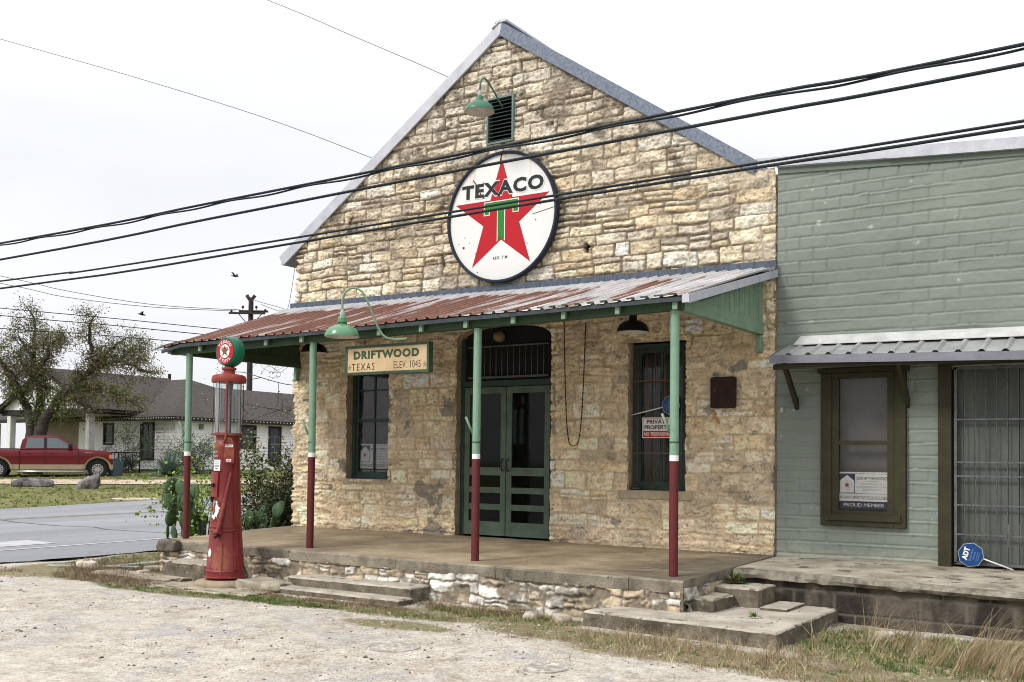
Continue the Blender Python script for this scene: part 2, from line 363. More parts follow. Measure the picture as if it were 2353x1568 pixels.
def strip(name, path, mat, dz, n=1, w=None):
    """sheet following the terrain; path = list of (left point, right point)"""
    V = []; F = []
    for i, (a, b_) in enumerate(path):
        for k in range(n+1):
            t = k/n; x = a[0]+(b_[0]-a[0])*t; y = a[1]+(b_[1]-a[1])*t; V.append((x, y, zg(x, y)+dz))
    for i in range(len(path)-1):
        for k in range(n): q = i*(n+1)+k; F.append((q, q+1, q+n+2, q+n+1))
    mb = MB(); mb.add(V, F, True); return mb
# road
mt, N, L, b = newmat('asphalt'); t1 = tex(N, L, 'noise', .5, 6, .6, (1, .12, 1)); t2 = tex(N, L, 'F1', 70); t3 = tex(N, L, 'noise', 1.6, 8, .7)
c = ramp(N, L, t1.outputs['Fac'], [(.35, (.185, .19, .205)), (.65, (.285, .29, .31))]).outputs[0]
c = mix(N, L, .5, c, ramp(N, L, t2.outputs['Color'], [(0, G(.6)), (1, G(1.25))]).outputs[0], 'MULTIPLY')
c = mix(N, L, ramp(N, L, t3.outputs['Fac'], [(.60, G(0)), (.64, G(.35))]).outputs[0], c, (.13, .13, .135))
L.new(c, b.inputs['Base Color']); b.inputs['Roughness'].default_value = .85; bump(N, L, b, t2.outputs['Distance'], .4, .01)
rs = random.Random(3)
yy = [-60, -40, -25, -16]+[-12+.35*i for i in range(60)]+[12, 20, 35, 60, 100, 160]
yy = sorted(set(yy))
V = []; F = []
xsr = [RX0, -10.2, -11, -13, -15, -17, -19, -21, RX1]
for y in yy:
    j = (rs.random()-.5)*.16 if -14 < y < 12 else 0
    for k, x in enumerate(xsr): x += j if k == 0 else 0; V.append((x, y, zg(x, y)+.012+.03*min(1, k)*(1 if k < len(xsr)-1 else .3)))
nn = len(xsr)
for i in range(len(yy)-1):
    for k in range(nn-1): q = i*nn+k; F.append((q, q+1, q+nn+1, q+nn))
mb = MB(); mb.add(V, F, True); road = mb.build('road', mt); tag(road, kind='structure')
m_line = M('road_paint', (.52, .52, .52), (.36, .36, .36), rough=.8, scale=6, bs=40, bst=.2, third=((.25, .25, .26), 2, .58))
m_yel = M('yellow_road_paint', (.40, .34, .20), (.28, .26, .22), rough=.8, scale=6, bst=.1, third=((.22, .22, .23), 2, .5))
def ln(x0, x1, ya, yb, m_, name='road_marking'):
    n = max(1, int((yb-ya)/1.0)); pth = [((x0, ya+(yb-ya)*i/n), (x1, ya+(yb-ya)*i/n)) for i in range(n+1)]
    o = strip(name, pth, m_, .0475).build(name, m_); tag(o, kind='structure'); return o
ln(-11.15, -11.27, -14, 40, m_line); ln(-17.75, -17.86, -12, 45, m_yel); ln(-17.98, -18.09, -12, 45, m_yel)
ln(-11.75, -12.6, -4.2, -1.15, m_line)
m_tar = M('tar_seal', (.17, .175, .185), (.14, .145, .15), rough=.7, scale=8)
tr_ = random.Random(19)
for k_ in range(2):
    y_ = -6+k_*7.1; x_ = RX0-.6-tr_.random()*2; P_ = []
    for i in range(12): P_.append((x_, y_)); x_ -= .6+tr_.random()*.5; y_ += tr_.uniform(-.35, .45)
    pth = [((a, b-.018-.02*tr_.random()), (a, b+.018+.02*tr_.random())) for a, b in P_ if a > RX1+.5]; o = strip('road_crack', pth, m_tar, .0505).build('road_crack', m_tar); tag(o, kind='structure')
# driveway beyond the lawn
m_drv = M('caliche', (.56, .47, .35), (.40, .32, .23), rough=.95, scale=1.5, bs=20, bst=.4)
def dpath(pts, w, name):
    pth = []
    rr = random.Random(5)
    for i in range(len(pts)):
        a = Vector(pts[max(i-1, 0)]); b_ = Vector(pts[min(i+1, len(pts)-1)]); d = (b_-a).normalized(); n_ = Vector((-d.y, d.x)); p = Vector(pts[i]); ww = w*(1+.25*(rr.random()-.5))
        pth.append((tuple(p-n_*ww), tuple(p+n_*ww)))
    o = strip(name, pth, m_drv, .03, 6).build(name, m_drv); tag(o, kind='structure')
dpath([(-45, 4), (-40, 8), (-36, 10.8), (-33.2, 12.9), (-31.0, 14.9), (-28.9, 17.1), (-26.8, 19.5), (-24.6, 22.3), (-22.5, 25.5)], 1.6, 'driveway')

# ------------------------------------------------------------------ masonry height fields
def masonry(X, Z, seed, ch=(.16, .30), sw=(.25, .58), gap=.012, warp=.035, flush=None, z0=-1, z1=8, x0=-9, x1=2):
    """returns height above the mortar bed, stone mask 0..1, per-stone random numbers"""
    rs = np.random.RandomState(seed)
    Xw = X+(fbm(X*2.3, Z*2.3, 3, seed+1)-.5)*warp*3+(fbm(X*11, Z*11, 2, seed+4)-.5)*warp*.9
    Zw = Z+(fbm(X*1.7+9, Z*1.7, 3, seed+2)-.5)*warp*2.6+(fbm(X*12, Z*12, 2, seed+5)-.5)*warp*.8
    zb = [z0]
    while zb[-1] < z1: zb.append(zb[-1]+rs.uniform(*ch))
    zb = np.array(zb); ci = np.clip(np.searchsorted(zb, Zw)-1, 0, len(zb)-2)
    D = np.zeros_like(X); R1 = np.zeros_like(X); R2 = np.zeros_like(X); R3 = np.zeros_like(X)
    for k in range(len(zb)-1):
        mk = ci == k
        if not mk.any(): continue
        hk = zb[k+1]-zb[k]; xb = [x0-rs.rand()*.4]
        while xb[-1] < x1+1: xb.append(xb[-1]+rs.uniform(*sw)*(.7+hk*1.6))
        xb = np.array(xb); n = len(xb); xx = Xw[mk]; zz = Zw[mk]; si = np.clip(np.searchsorted(xb, xx)-1, 0, n-2)
        split = rs.rand(n) < .30; sz = zb[k]+hk*rs.uniform(.35, .65, n)
        lo = np.full(xx.shape, zb[k]); hi = np.full(xx.shape, zb[k+1]); s_ = split[si]; top = s_ & (zz > sz[si])
        hi = np.where(s_ & ~top, sz[si], hi); lo = np.where(top, sz[si], lo)
        ins = gap*(.4+2.2*rs.rand(n, 5)**2)
        dl = xx-xb[si]-ins[si, 0]; dr = xb[si+1]-xx-ins[si, 1]; db = zz-lo-ins[si, 2]; dt = hi-zz-ins[si, 3]
        if False: pass
        dx = np.minimum(dl, dr); dz = np.minimum(db, dt); q = .014
        d = np.where((dx < q) & (dz < q), q-np.sqrt(np.maximum(q-dx, 0)**2+np.maximum(q-dz, 0)**2), np.minimum(dx, dz))
        D[mk] = d; A = rs.rand(n*2, 3); ii = si+n*top; R1[mk] = A[ii, 0]; R2[mk] = A[ii, 1]; R3[mk] = A[ii, 2]
    return D, R1, R2, R3
pal = np.array([(.78, .68, .50), (.84, .76, .61), (.72, .61, .44), (.68, .58, .45), (.84, .79, .68), (.76, .62, .42), (.60, .53, .43), (.80, .70, .53)])
def heightfield(name, xa, xb, za, zb_, res, fn, keep, mat, parent, edge=None):
    x = np.arange(xa, xb+res/2, res); z = np.arange(za, zb_+res/2, res); X, Z = np.meshgrid(x, z, indexing='ij')
    h, C, X2, Z2 = fn(X, Z); n0, n1 = X.shape; idx = np.arange(n0*n1).reshape(n0, n1)
    F = np.stack([idx[:-1, :-1], idx[1:, :-1], idx[1:, 1:], idx[:-1, 1:]], -1)
    kc = keep((X[:-1, :-1]+res/2), (Z[:-1, :-1]+res/2)); F = F[kc]
    used = np.unique(F); rm = np.full(n0*n1, -1); rm[used] = np.arange(len(used))
    V = np.stack([X2, h, Z2], -1).reshape(-1, 3)[used]
    return npmesh(name, V, rm[F], C.reshape(-1, 3)[used], mat, parent)
PK = -3.49; XL, XR = -7.31, .36
def roofz(x): return 6.93-.672*np.abs(x-PK)
OPEN = [(-6.24, -5.42, .74, 2.53), (-1.53, -.76, .69, 2.53)]
def in_door(x, z): return (x > -4.2) & (x < -2.66) & (z < 2.70+.19*np.sqrt(np.clip(1-((x+3.43)/.77)**2, 0, 1)))
def in_vent(x, z): return (x > -3.71) & (x < -3.29) & (z > 5.38) & (z < 6.0)
def store_fn(X, Z):
    D, r1, r2, r3 = masonry(X, Z, 21, warp=.024, ch=(.115, .245), sw=(.19, .52), gap=.009)
    low = sstep(3.35, 3.0, Z)                      # the sheltered part has flush, smeared pointing
    smear = sstep(.47, .68, fbm(X*1.9, Z*2.3, 5, 50, .6)+.09*low-.02)*(.60+.20*low)
    rt_ = sstep(-1.2, .2, X+(fbm(X, Z, 3, 61)-.5))*sstep(4.2, 4.5, Z)+sstep(-.25, .25, X)*sstep(3.0, 3.4, Z)*.8
    smear = np.clip(np.maximum(smear, rt_*sstep(.35, .55, fbm(X*2, Z*2, 4, 62))), 0, 1)
    big = fbm(X*5, Z*9, 5, 30, .58); fine = fbm(X*20, Z*30, 4, 33, .6); cr = np.abs(fbm(X*6, Z*12, 4, 37)-.5)
    st = sstep(-.004, .011, D)
    strata = fbm(X*4, Z*26, 4, 31, .6)
    face = .022+.016*r1+(big-.5)*.060*(.6+.8*r2)+(strata-.5)*.040+(fine-.5)*.040-.030*sstep(.025, 0, cr)
    mort = -.001+(fine-.5)*.022+.026*smear+.012*low
    h = mort*(1-st)+np.maximum(face, .004)*st
    h = h*(1-.30*smear)+smear*(.026+(fbm(X*5, Z*6, 5, 70, .6)-.5)*.075)*.8
    ci = (r2*7.99).astype(int); col = pal[ci]*(.80+.36*r3)[..., None]
    streak = fbm(X*9, Z*20, 4, 44); col = col*(.70+.62*streak)[..., None]
    ck = sstep(.016, .004, np.abs(fbm(X*7+3, Z*13, 5, 38, .6)-.5))*.45+sstep(.007, .002, np.abs(fbm(X*2.2, Z*3.4, 5, 39, .62)-.5))*.6*low; col = col*(1-.8*np.clip(ck, 0, 1)[..., None]); h = h-.02*np.clip(ck, 0, 1)
    # weathering: grey tops in the gable, tan low down
    gab = sstep(4.2, 5.4, Z+(fbm(X*.8, Z*.8, 3, 48)-.5)*1.6)*.6
    grey = np.array([.60, .555, .48]); col = col*(1-gab[..., None])+(grey*(.65+.7*streak[..., None]))*gab[..., None]
    blot = sstep(.54, .66, fbm(X*3.1, Z*4.0, 5, 80, .6))*sstep(3.6, 4.8, Z)*.85+sstep(.70, .77, fbm(X*4.5, Z*4.5, 5, 83))*.6
    dk = np.array([.085, .068, .05]); col = col*(1-blot[..., None]*.75)+dk*blot[..., None]*.75
    pit = sstep(.66, .74, fbm(X*22, Z*30, 3, 90))*(.3+.5*gab); col = col*(1-pit[..., None])+dk*pit[..., None]
    mcol = np.array([.23, .19, .14])*(1-low[..., None])+np.array([.50, .41, .29])*low[..., None]  # upper mortar coloured darker to deepen the weak shade in the joints
    mcol = mcol*(.62+.75*fbm(X*7, Z*7, 4, 91))[..., None]
    mcol = mcol*(1-rt_[..., None]*.7)+np.array([.62, .54, .42])*rt_[..., None]*.7
    fl = (1-st*(1-.62*smear))[..., None]; col = col*(1-fl)+mcol*fl
    # cement repairs
    rep = sstep(.735, .75, fbm(X*2.4+40, Z*3.2, 4, 95))*sstep(2.6, 2.2, Z); col = col*(1-rep[..., None]*.8)+np.array([.20, .195, .18])*rep[..., None]*.8
    # rust run below the plaque
    ru = sstep(.035, .0, np.abs(X+.37+.03*np.sin(Z*20))-.012*fbm(X*5, Z*9, 2, 9))*sstep(1.46, 1.56, Z)*(Z < 1.69); col = col*(1-ru[..., None]*.75)+np.array([.40, .17, .03])*ru[..., None]*.75
    col[Z < .06] = col[Z < .06]*.8
    col = col*(1.06+.14*low)[..., None]*(1-low[..., None]*np.array([0, .025, .07])-np.array([0, .005, .015]))  # stone under the canopy lightened in colour to brighten the porch wall
    h = np.where((np.abs(X+4.47) < .038) & (np.abs(Z-3.84) < .075), -.10, h); h = np.where(((X+2.16)/.045)**2+((Z-3.8)/.07)**2 < 1, -.10, h)
    hole = h < -.05; col[hole] = (.01, .01, .01)
    X2 = X.copy(); e = X < XL+.015; X2[e] = X[e]-(h[e]-.01)*1.1+(fbm(Z[e]*9, Z[e]*0, 3, 7)-.5)*.05
    e = X > XR-.015; X2[e] = X[e]-.02
    return -h, np.clip(col, .005, .88), X2, Z
def store_keep(X, Z):
    k = (Z < roofz(X)) & ((X < .10) | (Z < 4.47)) & ~in_door(X, Z) & ~in_vent(X, Z)
    k |= (X > .08) & (Z < 4.47)
    for a in OPEN: k &= ~((X > a[0]) & (X < a[1]) & (Z > a[2]) & (Z < a[3]))
    return k
m_stone = vcol('limestone_masonry', rough=.93, bs=30, bst=.9, bd=.022, detail_mul=.7)
store = thing('stone_store', 'old limestone gabled store front with a tin porch canopy and green double door', 'building', (-3.49, 0, 0))
heightfield('wall', XL, XR, -.02, 6.95, .0125, store_fn, store_keep, m_stone, store)
m_stoneside = M('limestone_side', (.56, .46, .32), (.36, .29, .2), rough=.95, scale=5, bs=18, bst=1, bd=.03)
# body behind the front: side walls, back
mb = MB()
mb.box(XL, XL+.35, .012, 12, -.5, 4.35); mb.box(XR-.36, XR-.004, .012, 12, -.5, 4.40)
mb.xz([(XL, -.5), (XR, -.5), (XR, 4.4), (PK, 6.9), (XL, 4.35)], 11.6, 12.002)
mb.box(XL+.35, XR-.36, .55, .65, -.02, 6.4 if False else 4.2)
mb.build('side_wall', m_stoneside, store)
# reveals of the openings
mb = MB()
for (a, b_, c, d) in OPEN:
    mb.box(a-.06, a, -.012, .30, c-.05, d+.05, .008); mb.box(b_, b_+.06, -.012, .30, c-.05, d+.05, .008)
    mb.box(a, b_, -.010, .30, d, d+.12)
mb.box(-4.27, -4.2, -.022, .34, .0, 2.74, .012); mb.box(-2.66, -2.59, -.022, .34, .0, 2.74, .012)
arc = [(-3.43+.77*math.cos(t), 2.70+.19*math.sin(t)) for t in np.linspace(0, math.pi, 15)]
for p, q in zip(arc[:-1], arc[1:]):
    mb.hexa([(p[0], -.02, p[1]), (q[0], -.02, q[1]), (q[0], .34, q[1]), (p[0], .34, p[1]), (p[0], -.02, p[1]+.06), (q[0], -.02, q[1]+.06), (q[0], .34, q[1]+.06), (p[0], .34, p[1]+.06)])
mb.build('opening_reveal', M('limestone_reveal', (.50, .40, .27), (.30, .235, .155), rough=.95, scale=5, bs=22, bst=1, bd=.025), store)
# roof
mb = MB(); T = 7.02
for sg, xe in ((-1, -7.64), (1, .13)):
    ze = T-.672*abs(xe-PK); P = [(PK, -.055, T-.14), (xe, -.055, ze-.14), (xe, 12.1, ze-.14), (PK, 12.1, T-.14)]
    mb.hexa(P+[(p[0], p[1], p[2]+.13) for p in P])
mb.build('roof', m_galv, store)
mb = MB(); mb.xz([(PK+.02, T), (PK-.0, T+.02), (-7.66, T-.672*4.17+.0), (-7.58, T-.672*4.09-.20), (PK-.02, T-.16)], -.085, -.057); mb.build('left_rake_trim', m_palemetal, store)
mb = MB(); mb.xz([(PK+.02, T+.0), (PK-.02, T-.17), (.09, T-.672*3.58-.185), (.15, T-.672*3.64-.01)], -.082, -.060); mb.build('right_rake_trim', M('spangled_zinc', (.22, .25, .32), (.12, .145, .195), rough=.6, metal=.1, scale=28, bs=50, bst=.05), store)
mb = MB(); mb.box(PK-.09, PK+.09, -.1, 12.1, T+.0, T+.03); mb.tube([(PK-.14, -.09, T-.06), (PK, -.09, T+.03)], .014, 6); mb.build('ridge_cap', m_palemetal, store)
# windows of the store
def sashwin(a, b_, c, d, y, mull, parent, rail):
    w = MB(); t = .055
    w.box(a, a+t, y-.03, y+.06, c, d); w.box(b_-t, b_, y-.03, y+.06, c, d); w.box(a+t, b_-t, y-.03, y+.06, c, c+t); w.box(a+t, b_-t, y-.03, y+.06, d-t, d)
    fr = w.build('window', m_winframe, parent)
    w = MB(); w.box(a+t, a+t+.04, y+.0, y+.04, c+t, d-t); w.box(b_-t-.04, b_-t, y, y+.04, c+t, d-t); w.box(a+t+.04, b_-t-.04, y-.005, y+.045, rail-.025, rail+.025); w.box(a+t+.04, b_-t-.04, y, y+.04, c+t, c+t+.05); w.box(a+t+.04, b_-t-.04, y, y+.04, d-t-.05, d-t)
    if mull:
        xm = (a+b_)/2; w.box(xm-.013, xm+.013, y+.006, y+.034, c+t+.05, d-t-.05); w.box(a+t+.04, b_-t-.04, y+.008, y+.032, (rail+d)/2-.012, (rail+d)/2+.012)
    w.build('sash', m_winframe, fr)
    w = MB(); w.box(a+t, b_-t, y+.018, y+.022, c+t, d-t); w.build('pane', m_glass, fr)
    return fr
wl = sashwin(-6.23, -5.43, .75, 2.52, .13, True, store, 1.62)
wr = sashwin(-1.52, -.77, .70, 2.52, .12, True, store, 1.60)
mb = MB(); mb.box(-1.66, -.66, -.055, .17, .585, .698, .012); mb.build('window_sill', M('sill_stone', (.50, .42, .30), (.36, .29, .2), rough=.9, scale=6, bs=50, bst=.4), store)
mb = MB(); mb.box(-6.30, -5.38, -.03, .17, .66, .748, .012); mb.build('window_sill', MATS['sill_stone'], store)
mb = MB(); mb.box(-1.62, -.68, -.030, .19, 2.53, 2.70, .012); mb.build('lintel', MATS['sill_stone'], store)
mb = MB()
for x in np.linspace(-1.44, -.85, 6): mb.tube([(x, .06, .72), (x, .06, 2.47)], .0065, 6)
mb.box(-1.5, -.79, .052, .068, 1.15, 1.165); mb.box(-1.5, -.79, .052, .068, 2.05, 2.065)
mb.build('security_bar', M('rusty_bar', (.20, .12, .06), (.10, .075, .05), rough=.8, scale=30, bst=.2), wr)
m_shade = M('old_shade', (.12, .115, .105), (.07, .067, .062), rough=.9, scale=3, bst=.1)
mb = MB(); mb.box(-6.2, -5.46, .36, .37, .8, 2.45); mb.build('window_blind', m_shade, wl); mb = MB(); mb.box(-1.5, -.8, .36, .37, .75, 2.45); mb.build('window_blind', m_shade, wr)
# doors
Y = .10
mb = MB(); mb.box(-4.195, -4.13, Y-.02, Y+.1, .01, 2.72); mb.box(-2.73, -2.665, Y-.02, Y+.1, .01, 2.72); mb.box(-4.13, -2.73, Y-.02, Y+.1, 2.06, 2.14); dfr = mb.build('door_frame', m_winframe, store)
mb = MB(); mb.box(-4.13, -2.73, Y+.03, Y+.05, 2.14, 2.86); mb.build('transom_panel', m_dark, store)
mb = MB()
for x in np.linspace(-4.0, -2.85, 13): mb.tube([(x, Y-.01, 2.18), (x, Y-.01, 2.62)], .007, 6)
mb.box(-4.08, -2.77, Y-.025, Y+.0, 2.17, 2.20); mb.box(-4.08, -2.77, Y-.025, Y+.0, 2.60, 2.62); mb.build('transom_bar', M('bar_grey', (.12, .13, .12), rough=.7), store)
for a, b_ in ((-4.125, -3.435), (-3.425, -2.735)):
    mb = MB(); st = .085; y0, y1 = Y-.025, Y+.015
    mb.box(a, a+st, y0, y1, .02, 2.05, .004); mb.box(b_-st, b_, y0, y1, .02, 2.05, .004)
    for z0, z1 in ((.02, .21), (.37, .45), (.60, .68), (.84, .95), (1.96, 2.05)): mb.box(a+st, b_-st, y0+.004, y1-.004, z0, z1)
    dr = mb.build('screen_door', m_door, store)
    mb = MB(); mb.box(a+st, b_-st, Y-.004, Y-.002, .2, 1.97); mb.build('screen_mesh', glassmat('door_screen', (.30, .31, .30), .3, (.012, .014, .012)), dr)
    xh = b_-.04 if a < -4 else a+.04
    mb = MB(); mb.tube([(xh, Y-.03, .90), (xh, Y-.07, .93), (xh, Y-.07, 1.04), (xh, Y-.03, 1.07)], .009, 8); mb.build('handle', m_black, dr)
    if a > -4:
        mb = MB(); mb.box(a+.27, a+.43, y0-.006, y0+.0035, .875, .915, .003); mb.build('mail_plate', flat('dull_brass', (.12, .11, .08), .4, .8), dr)
# inner panelled doors seen through the screens
for a, b_ in ((-4.07, -3.44), (-3.42, -2.78)):
    mb = MB(); y = .20; xa, xb_ = a+.16, b_-.16
    for i in range(5):
        w_ = (b_-a)/5
        if not 0: mb.box(a+i*w_+.002, a+(i+1)*w_-.002, y, y+.03, .02, 1.15, .004)
    mb.box(a, xa, y, y+.03, 1.16, 2.05); mb.box(xb_, b_, y, y+.03, 1.16, 2.05); mb.box(xa, xb_, y, y+.03, 1.16, 1.28); mb.box(xa, xb_, y, y+.03, 1.75, 2.05)
    di = mb.build('inner_door', m_greendark, store)
    mb = MB(); mb.box(xa, xb_, y+.012, y+.018, 1.28, 1.75); mb.build('pane', m_glass, di)
# interior dark room
mb = MB(); mb.box(-7.2, .25, 3.5, 3.6, -.3, 4); mb.box(-7.2, .25, .66, 3.5, 2.9, 2.95); mb.box(-7.2, .25, .66, 3.5, -.3, -.1); mb.build('inner_room', m_interior, store)
mb = MB(); mb.lathe([(.001, .0), (.06, .0), (.085, .04), (.07, .12), (.02, .16), (.001, .16)], 0, 0, 20)
mb.v = [(-3.52+v[0]*.9, .08-v[2], 2.73+v[1]*.9) for v in mb.v]; mb.build('door_lamp', M('dusty_bulb', (.30, .22, .13), rough=.5), store)
# vent
mb = MB(); mb.box(-3.72, -3.695, -.07, .05, 5.37, 6.01); mb.box(-3.305, -3.28, -.07, .05, 5.37, 6.01); mb.box(-3.695, -3.305, -.07, .05, 5.37, 5.395); mb.box(-3.695, -3.305, -.07, .05, 5.985, 6.01)
vt = mb.build('gable_vent', M('vent_frame', (.18, .25, .24), rough=.5, scale=6), store)
mb = MB()
for i in range(11):
    z = 5.41+i*.053; mb.hexa([(-3.694, -.06, z), (-3.306, -.06, z), (-3.306, .02, z+.036), (-3.694, .02, z+.036), (-3.694, -.06, z+.008), (-3.306, -.06, z+.008), (-3.306, .02, z+.044), (-3.694, .02, z+.044)])
mb.build('slat', m_winframe, vt); mb = MB(); mb.box(-3.695, -3.305, .06, .07, 5.37, 6.01); mb.build('vent_backing', m_dark, vt)
# flashing above canopy, with rust seams
mb = MB(); mb.xz([(-7.40, 3.345), (-7.40, 3.455), (.37, 3.385), (.37, 3.27)], -.088, -.070); mb.build('wall_flashing', M('slate_zinc', (.13, .155, .20), (.07, .085, .115), rough=.65, scale=18, bs=50, bst=.05, stretch=(2, 1, .5)), store)
mb = MB()
for x in (-6.7, -4.9, -2.45, -.3): mb.box(x, x+.012, -.091, -.0885, 3.30, 3.42)
# ---- canopy
def eavez(x): return 2.555+(x+7.38)/7.74*.085
def wallz(x): return 3.36-(x+7.38)/7.74*.07
can = MB(); per = .15; nx_ = int(7.76/per*6); EY = -2.52
rows = [0, .25, .5, .52, .75, 1]
xsn = []
for i in range(int(7.78/per)+1):
    x = -7.40+i*per
    for dx, dz in ((0, 0), (.095, 0), (.108, .022), (.130, .022), (.143, 0)): xsn.append((x+dx, dz))
xsn = [q for q in xsn if q[0] <= .375]
V = []; F = []
rr = random.Random(8)
for j, t in enumerate(rows):
    for (x, dz) in xsn:
        y = EY+(0+.072-0-EY-.144)*t if False else EY*(1-t)-.088*t
        z = eavez(x)*(1-t)+wallz(x)*t+dz+(math.sin(x*1.7+t*3)*.008)
        if t >= .52: z += .004
        if t == 0: z += (rr.random()-.5)*.006; y += (rr.random()-.5)*.01
        if x < -7.0: z -= (1-t)*.07*(1-(x+7.4)/.4)**1.5
        V.append((x, y, z))
k = len(xsn)
for j in range(len(rows)-1):
    for i in range(k-1): q = j*k+i; F.append((q, q+1, q+k+1, q+k))
mb = MB(); mb.add(V, F)
mt, N, L, b = newmat('rusty_tin'); tA = tex(N, L, 'noise', 1.0, 6, .7, (3.6, .22, .22)); tB = tex(N, L, 'noise', 2.2, 8, .75, (2, .5, .5)); tC = tex(N, L, 'noise', 60, 5, .8, (1, .25, .25))
sep = N.new('ShaderNodeSeparateXYZ'); gg = N.new('ShaderNodeNewGeometry'); L.new(gg.outputs['Position'], sep.inputs[0])
cz = ramp(N, L, tB.outputs['Fac'], [(.35, (.40, .40, .42)), (.6, (.66, .63, .62))]).outputs[0]
rst = ramp(N, L, tC.outputs['Fac'], [(.3, (.13, .052, .035)), (.7, (.27, .125, .085))]).outputs[0]
yr = N.new('ShaderNodeMapRange'); yr.inputs[1].default_value = -.10; yr.inputs[2].default_value = -.75; yr.inputs[3].default_value = -.35; yr.inputs[4].default_value = .06; L.new(sep.outputs[1], yr.inputs[0])
xr_ = N.new('ShaderNodeMapRange'); xr_.inputs[1].default_value = .4; xr_.inputs[2].default_value = -3.6; xr_.inputs[3].default_value = -.12; xr_.inputs[4].default_value = .03; L.new(sep.outputs[0], xr_.inputs[0])
a1 = N.new('ShaderNodeMath'); tD = tex(N, L, 'noise', 1.0, 4, .6, (11, .25, .25)); L.new(mix(N, L, .5, tA.outputs['Fac'], tD.outputs['Fac']), a1.inputs[0]); L.new(yr.outputs[0], a1.inputs[1]); a2 = N.new('ShaderNodeMath'); L.new(a1.outputs[0], a2.inputs[0]); L.new(xr_.outputs[0], a2.inputs[1])
fm = ramp(N, L, a2.outputs[0], [(.495, G(0)), (.54, G(1))]).outputs[0]
L.new(mix(N, L, fm, cz, rst), b.inputs['Base Color']); b.inputs['Roughness'].default_value = .6; b.inputs['Metallic'].default_value = .15; bump(N, L, b, tC.outputs['Fac'], .15, .004)
canopy = mb.build('canopy', mt, store, recalc=False)
mb = MB(); mb.xz([(-7.42, 3.335), (-7.42, 3.365), (.36, 3.29), (.36, 3.262)], -.30, -.092)
mb.v = [(v[0], v[1], v[2]-(.05 if v[1] < -.2 else 0)+.012) for v in mb.v]; mb.build('apron_flashing', m_palemetal, canopy)
mb = MB(); n = 20
for i in range(n):
    x0_, x1_ = -7.36+i*7.72/n, -7.36+(i+1)*7.72/n; z0, z1 = eavez(x0_), eavez(x1_)
    if i == 0: z0 -= .06
    mb.hexa([(x0_, EY+.012, z0-.048), (x1_, EY+.012, z1-.048), (x1_, EY+.03, z1-.048), (x0_, EY+.03, z0-.048), (x0_, EY+.012, z0-.006), (x1_, EY+.012, z1-.006), (x1_, EY+.03, z1-.006), (x0_, EY+.03, z0-.006)])
mb.build('eave_trim', M('eave_metal', (.060, .075, .085), (.035, .042, .05), rough=.6, scale=8, bst=.1), canopy)
mb = MB()
for i in range(13):
    x = -7.25+i*.62; w_ = .022
    P = [(x-w_, EY+.05, eavez(x)-.115), (x+w_, EY+.05, eavez(x)-.115), (x+w_, -.02, wallz(x)-.12), (x-w_, -.02, wallz(x)-.12)]
    mb.hexa(P+[(p[0], p[1], p[2]+.10) for p in P])
mb.build('rafter', m_beam, canopy)
for i in range(13):
    x = -7.25+i*.62; w_ = .024; mb = MB(); mb.box(x-w_, x+w_, EY+.045, EY+.075, eavez(x)-.118, eavez(x)-.03); mb.build('rafter_tail', m_green, canopy)
mb = MB(); P = [(-7.30, -2.40, 2.435), (.22, -2.40, 2.525), (.22, -2.305, 2.525), (-7.30, -2.305, 2.435)]; mb.hexa(P+[(p[0], p[1], p[2]+.165-.02*(p[0] < -7)) for p in P]); mb.build('front_beam', m_beam, canopy)
for x in (-7.28, .13):
    mb = MB(); zf = 2.53 if x > -1 else 2.44
    P = [(x, -2.30, zf), (x+.085, -2.30, zf), (x+.085, -.02, zf+.005), (x, -.02, zf+.005)]; mb.hexa(P+[(p[0], p[1], p[2]+.135) for p in P]); mb.build('end_beam', m_green if x > -1 else m_beam, canopy)  # left end beam takes the dark green as shade under the canopy
    mb = MB(); mb.box(x+.012, x+.075, -.12, -.035, zf-.20, zf-.003, .006); mb.build('bracket', m_green, canopy)
    mb = MB(); nb = 15
    for i in range(nb):
        y0 = -2.27+i*2.24/nb; y1 = y0+2.24/nb-.008
        top = lambda y: eavez(x)+(wallz(x)-eavez(x))*(1-(y+.088)/(EY+.088))-.03
        P = [(x+.05, y0, zf+.137), (x+.068, y0, zf+.137), (x+.068, y1, zf+.137), (x+.05, y1, zf+.137)]; Q = [(x+.05, y0, top(y0)), (x+.068, y0, top(y0)), (x+.068, y1, top(y1)), (x+.05, y1, top(y1))]
        if top(y0) > zf+.15: mb.hexa(P+Q)
    mb.build('gable_boarding', m_green if x > -1 else m_beam, canopy)  # left boards coloured dark to stand for the dim canopy inside
mb = MB(); P = [(.352, EY-.01, 2.56), (.372, EY-.01, 2.56), (.372, -.02, 3.20), (.352, -.02, 3.20)]; mb.hexa(P+[(p[0], p[1], p[2]+.085) for p in P]); P = [(.30, EY-.015, 2.565), (.372, EY-.015, 2.565), (.372, EY-.03, 2.565), (.30, EY-.03, 2.565)]; mb.hexa(P+[(p[0], p[1], p[2]+.075) for p in P]); mb.build('end_trim', m_palemetal, canopy)
mb = MB(); mb.add([(-7.70, -2.45, 2.50), (-7.36, -2.50, 2.56), (-7.30, -2.2, 2.66), (-7.55, -2.15, 2.63), (-7.70, -2.45, 2.49), (-7.36, -2.50, 2.55), (-7.30, -2.2, 2.65), (-7.55, -2.15, 2.62)], [(0, 1, 2, 3), (7, 6, 5, 4), (0, 4, 5, 1), (1, 5, 6, 2), (2, 6, 7, 3), (3, 7, 4, 0)]); mb.build('loose_sheet', m_galv, canopy)
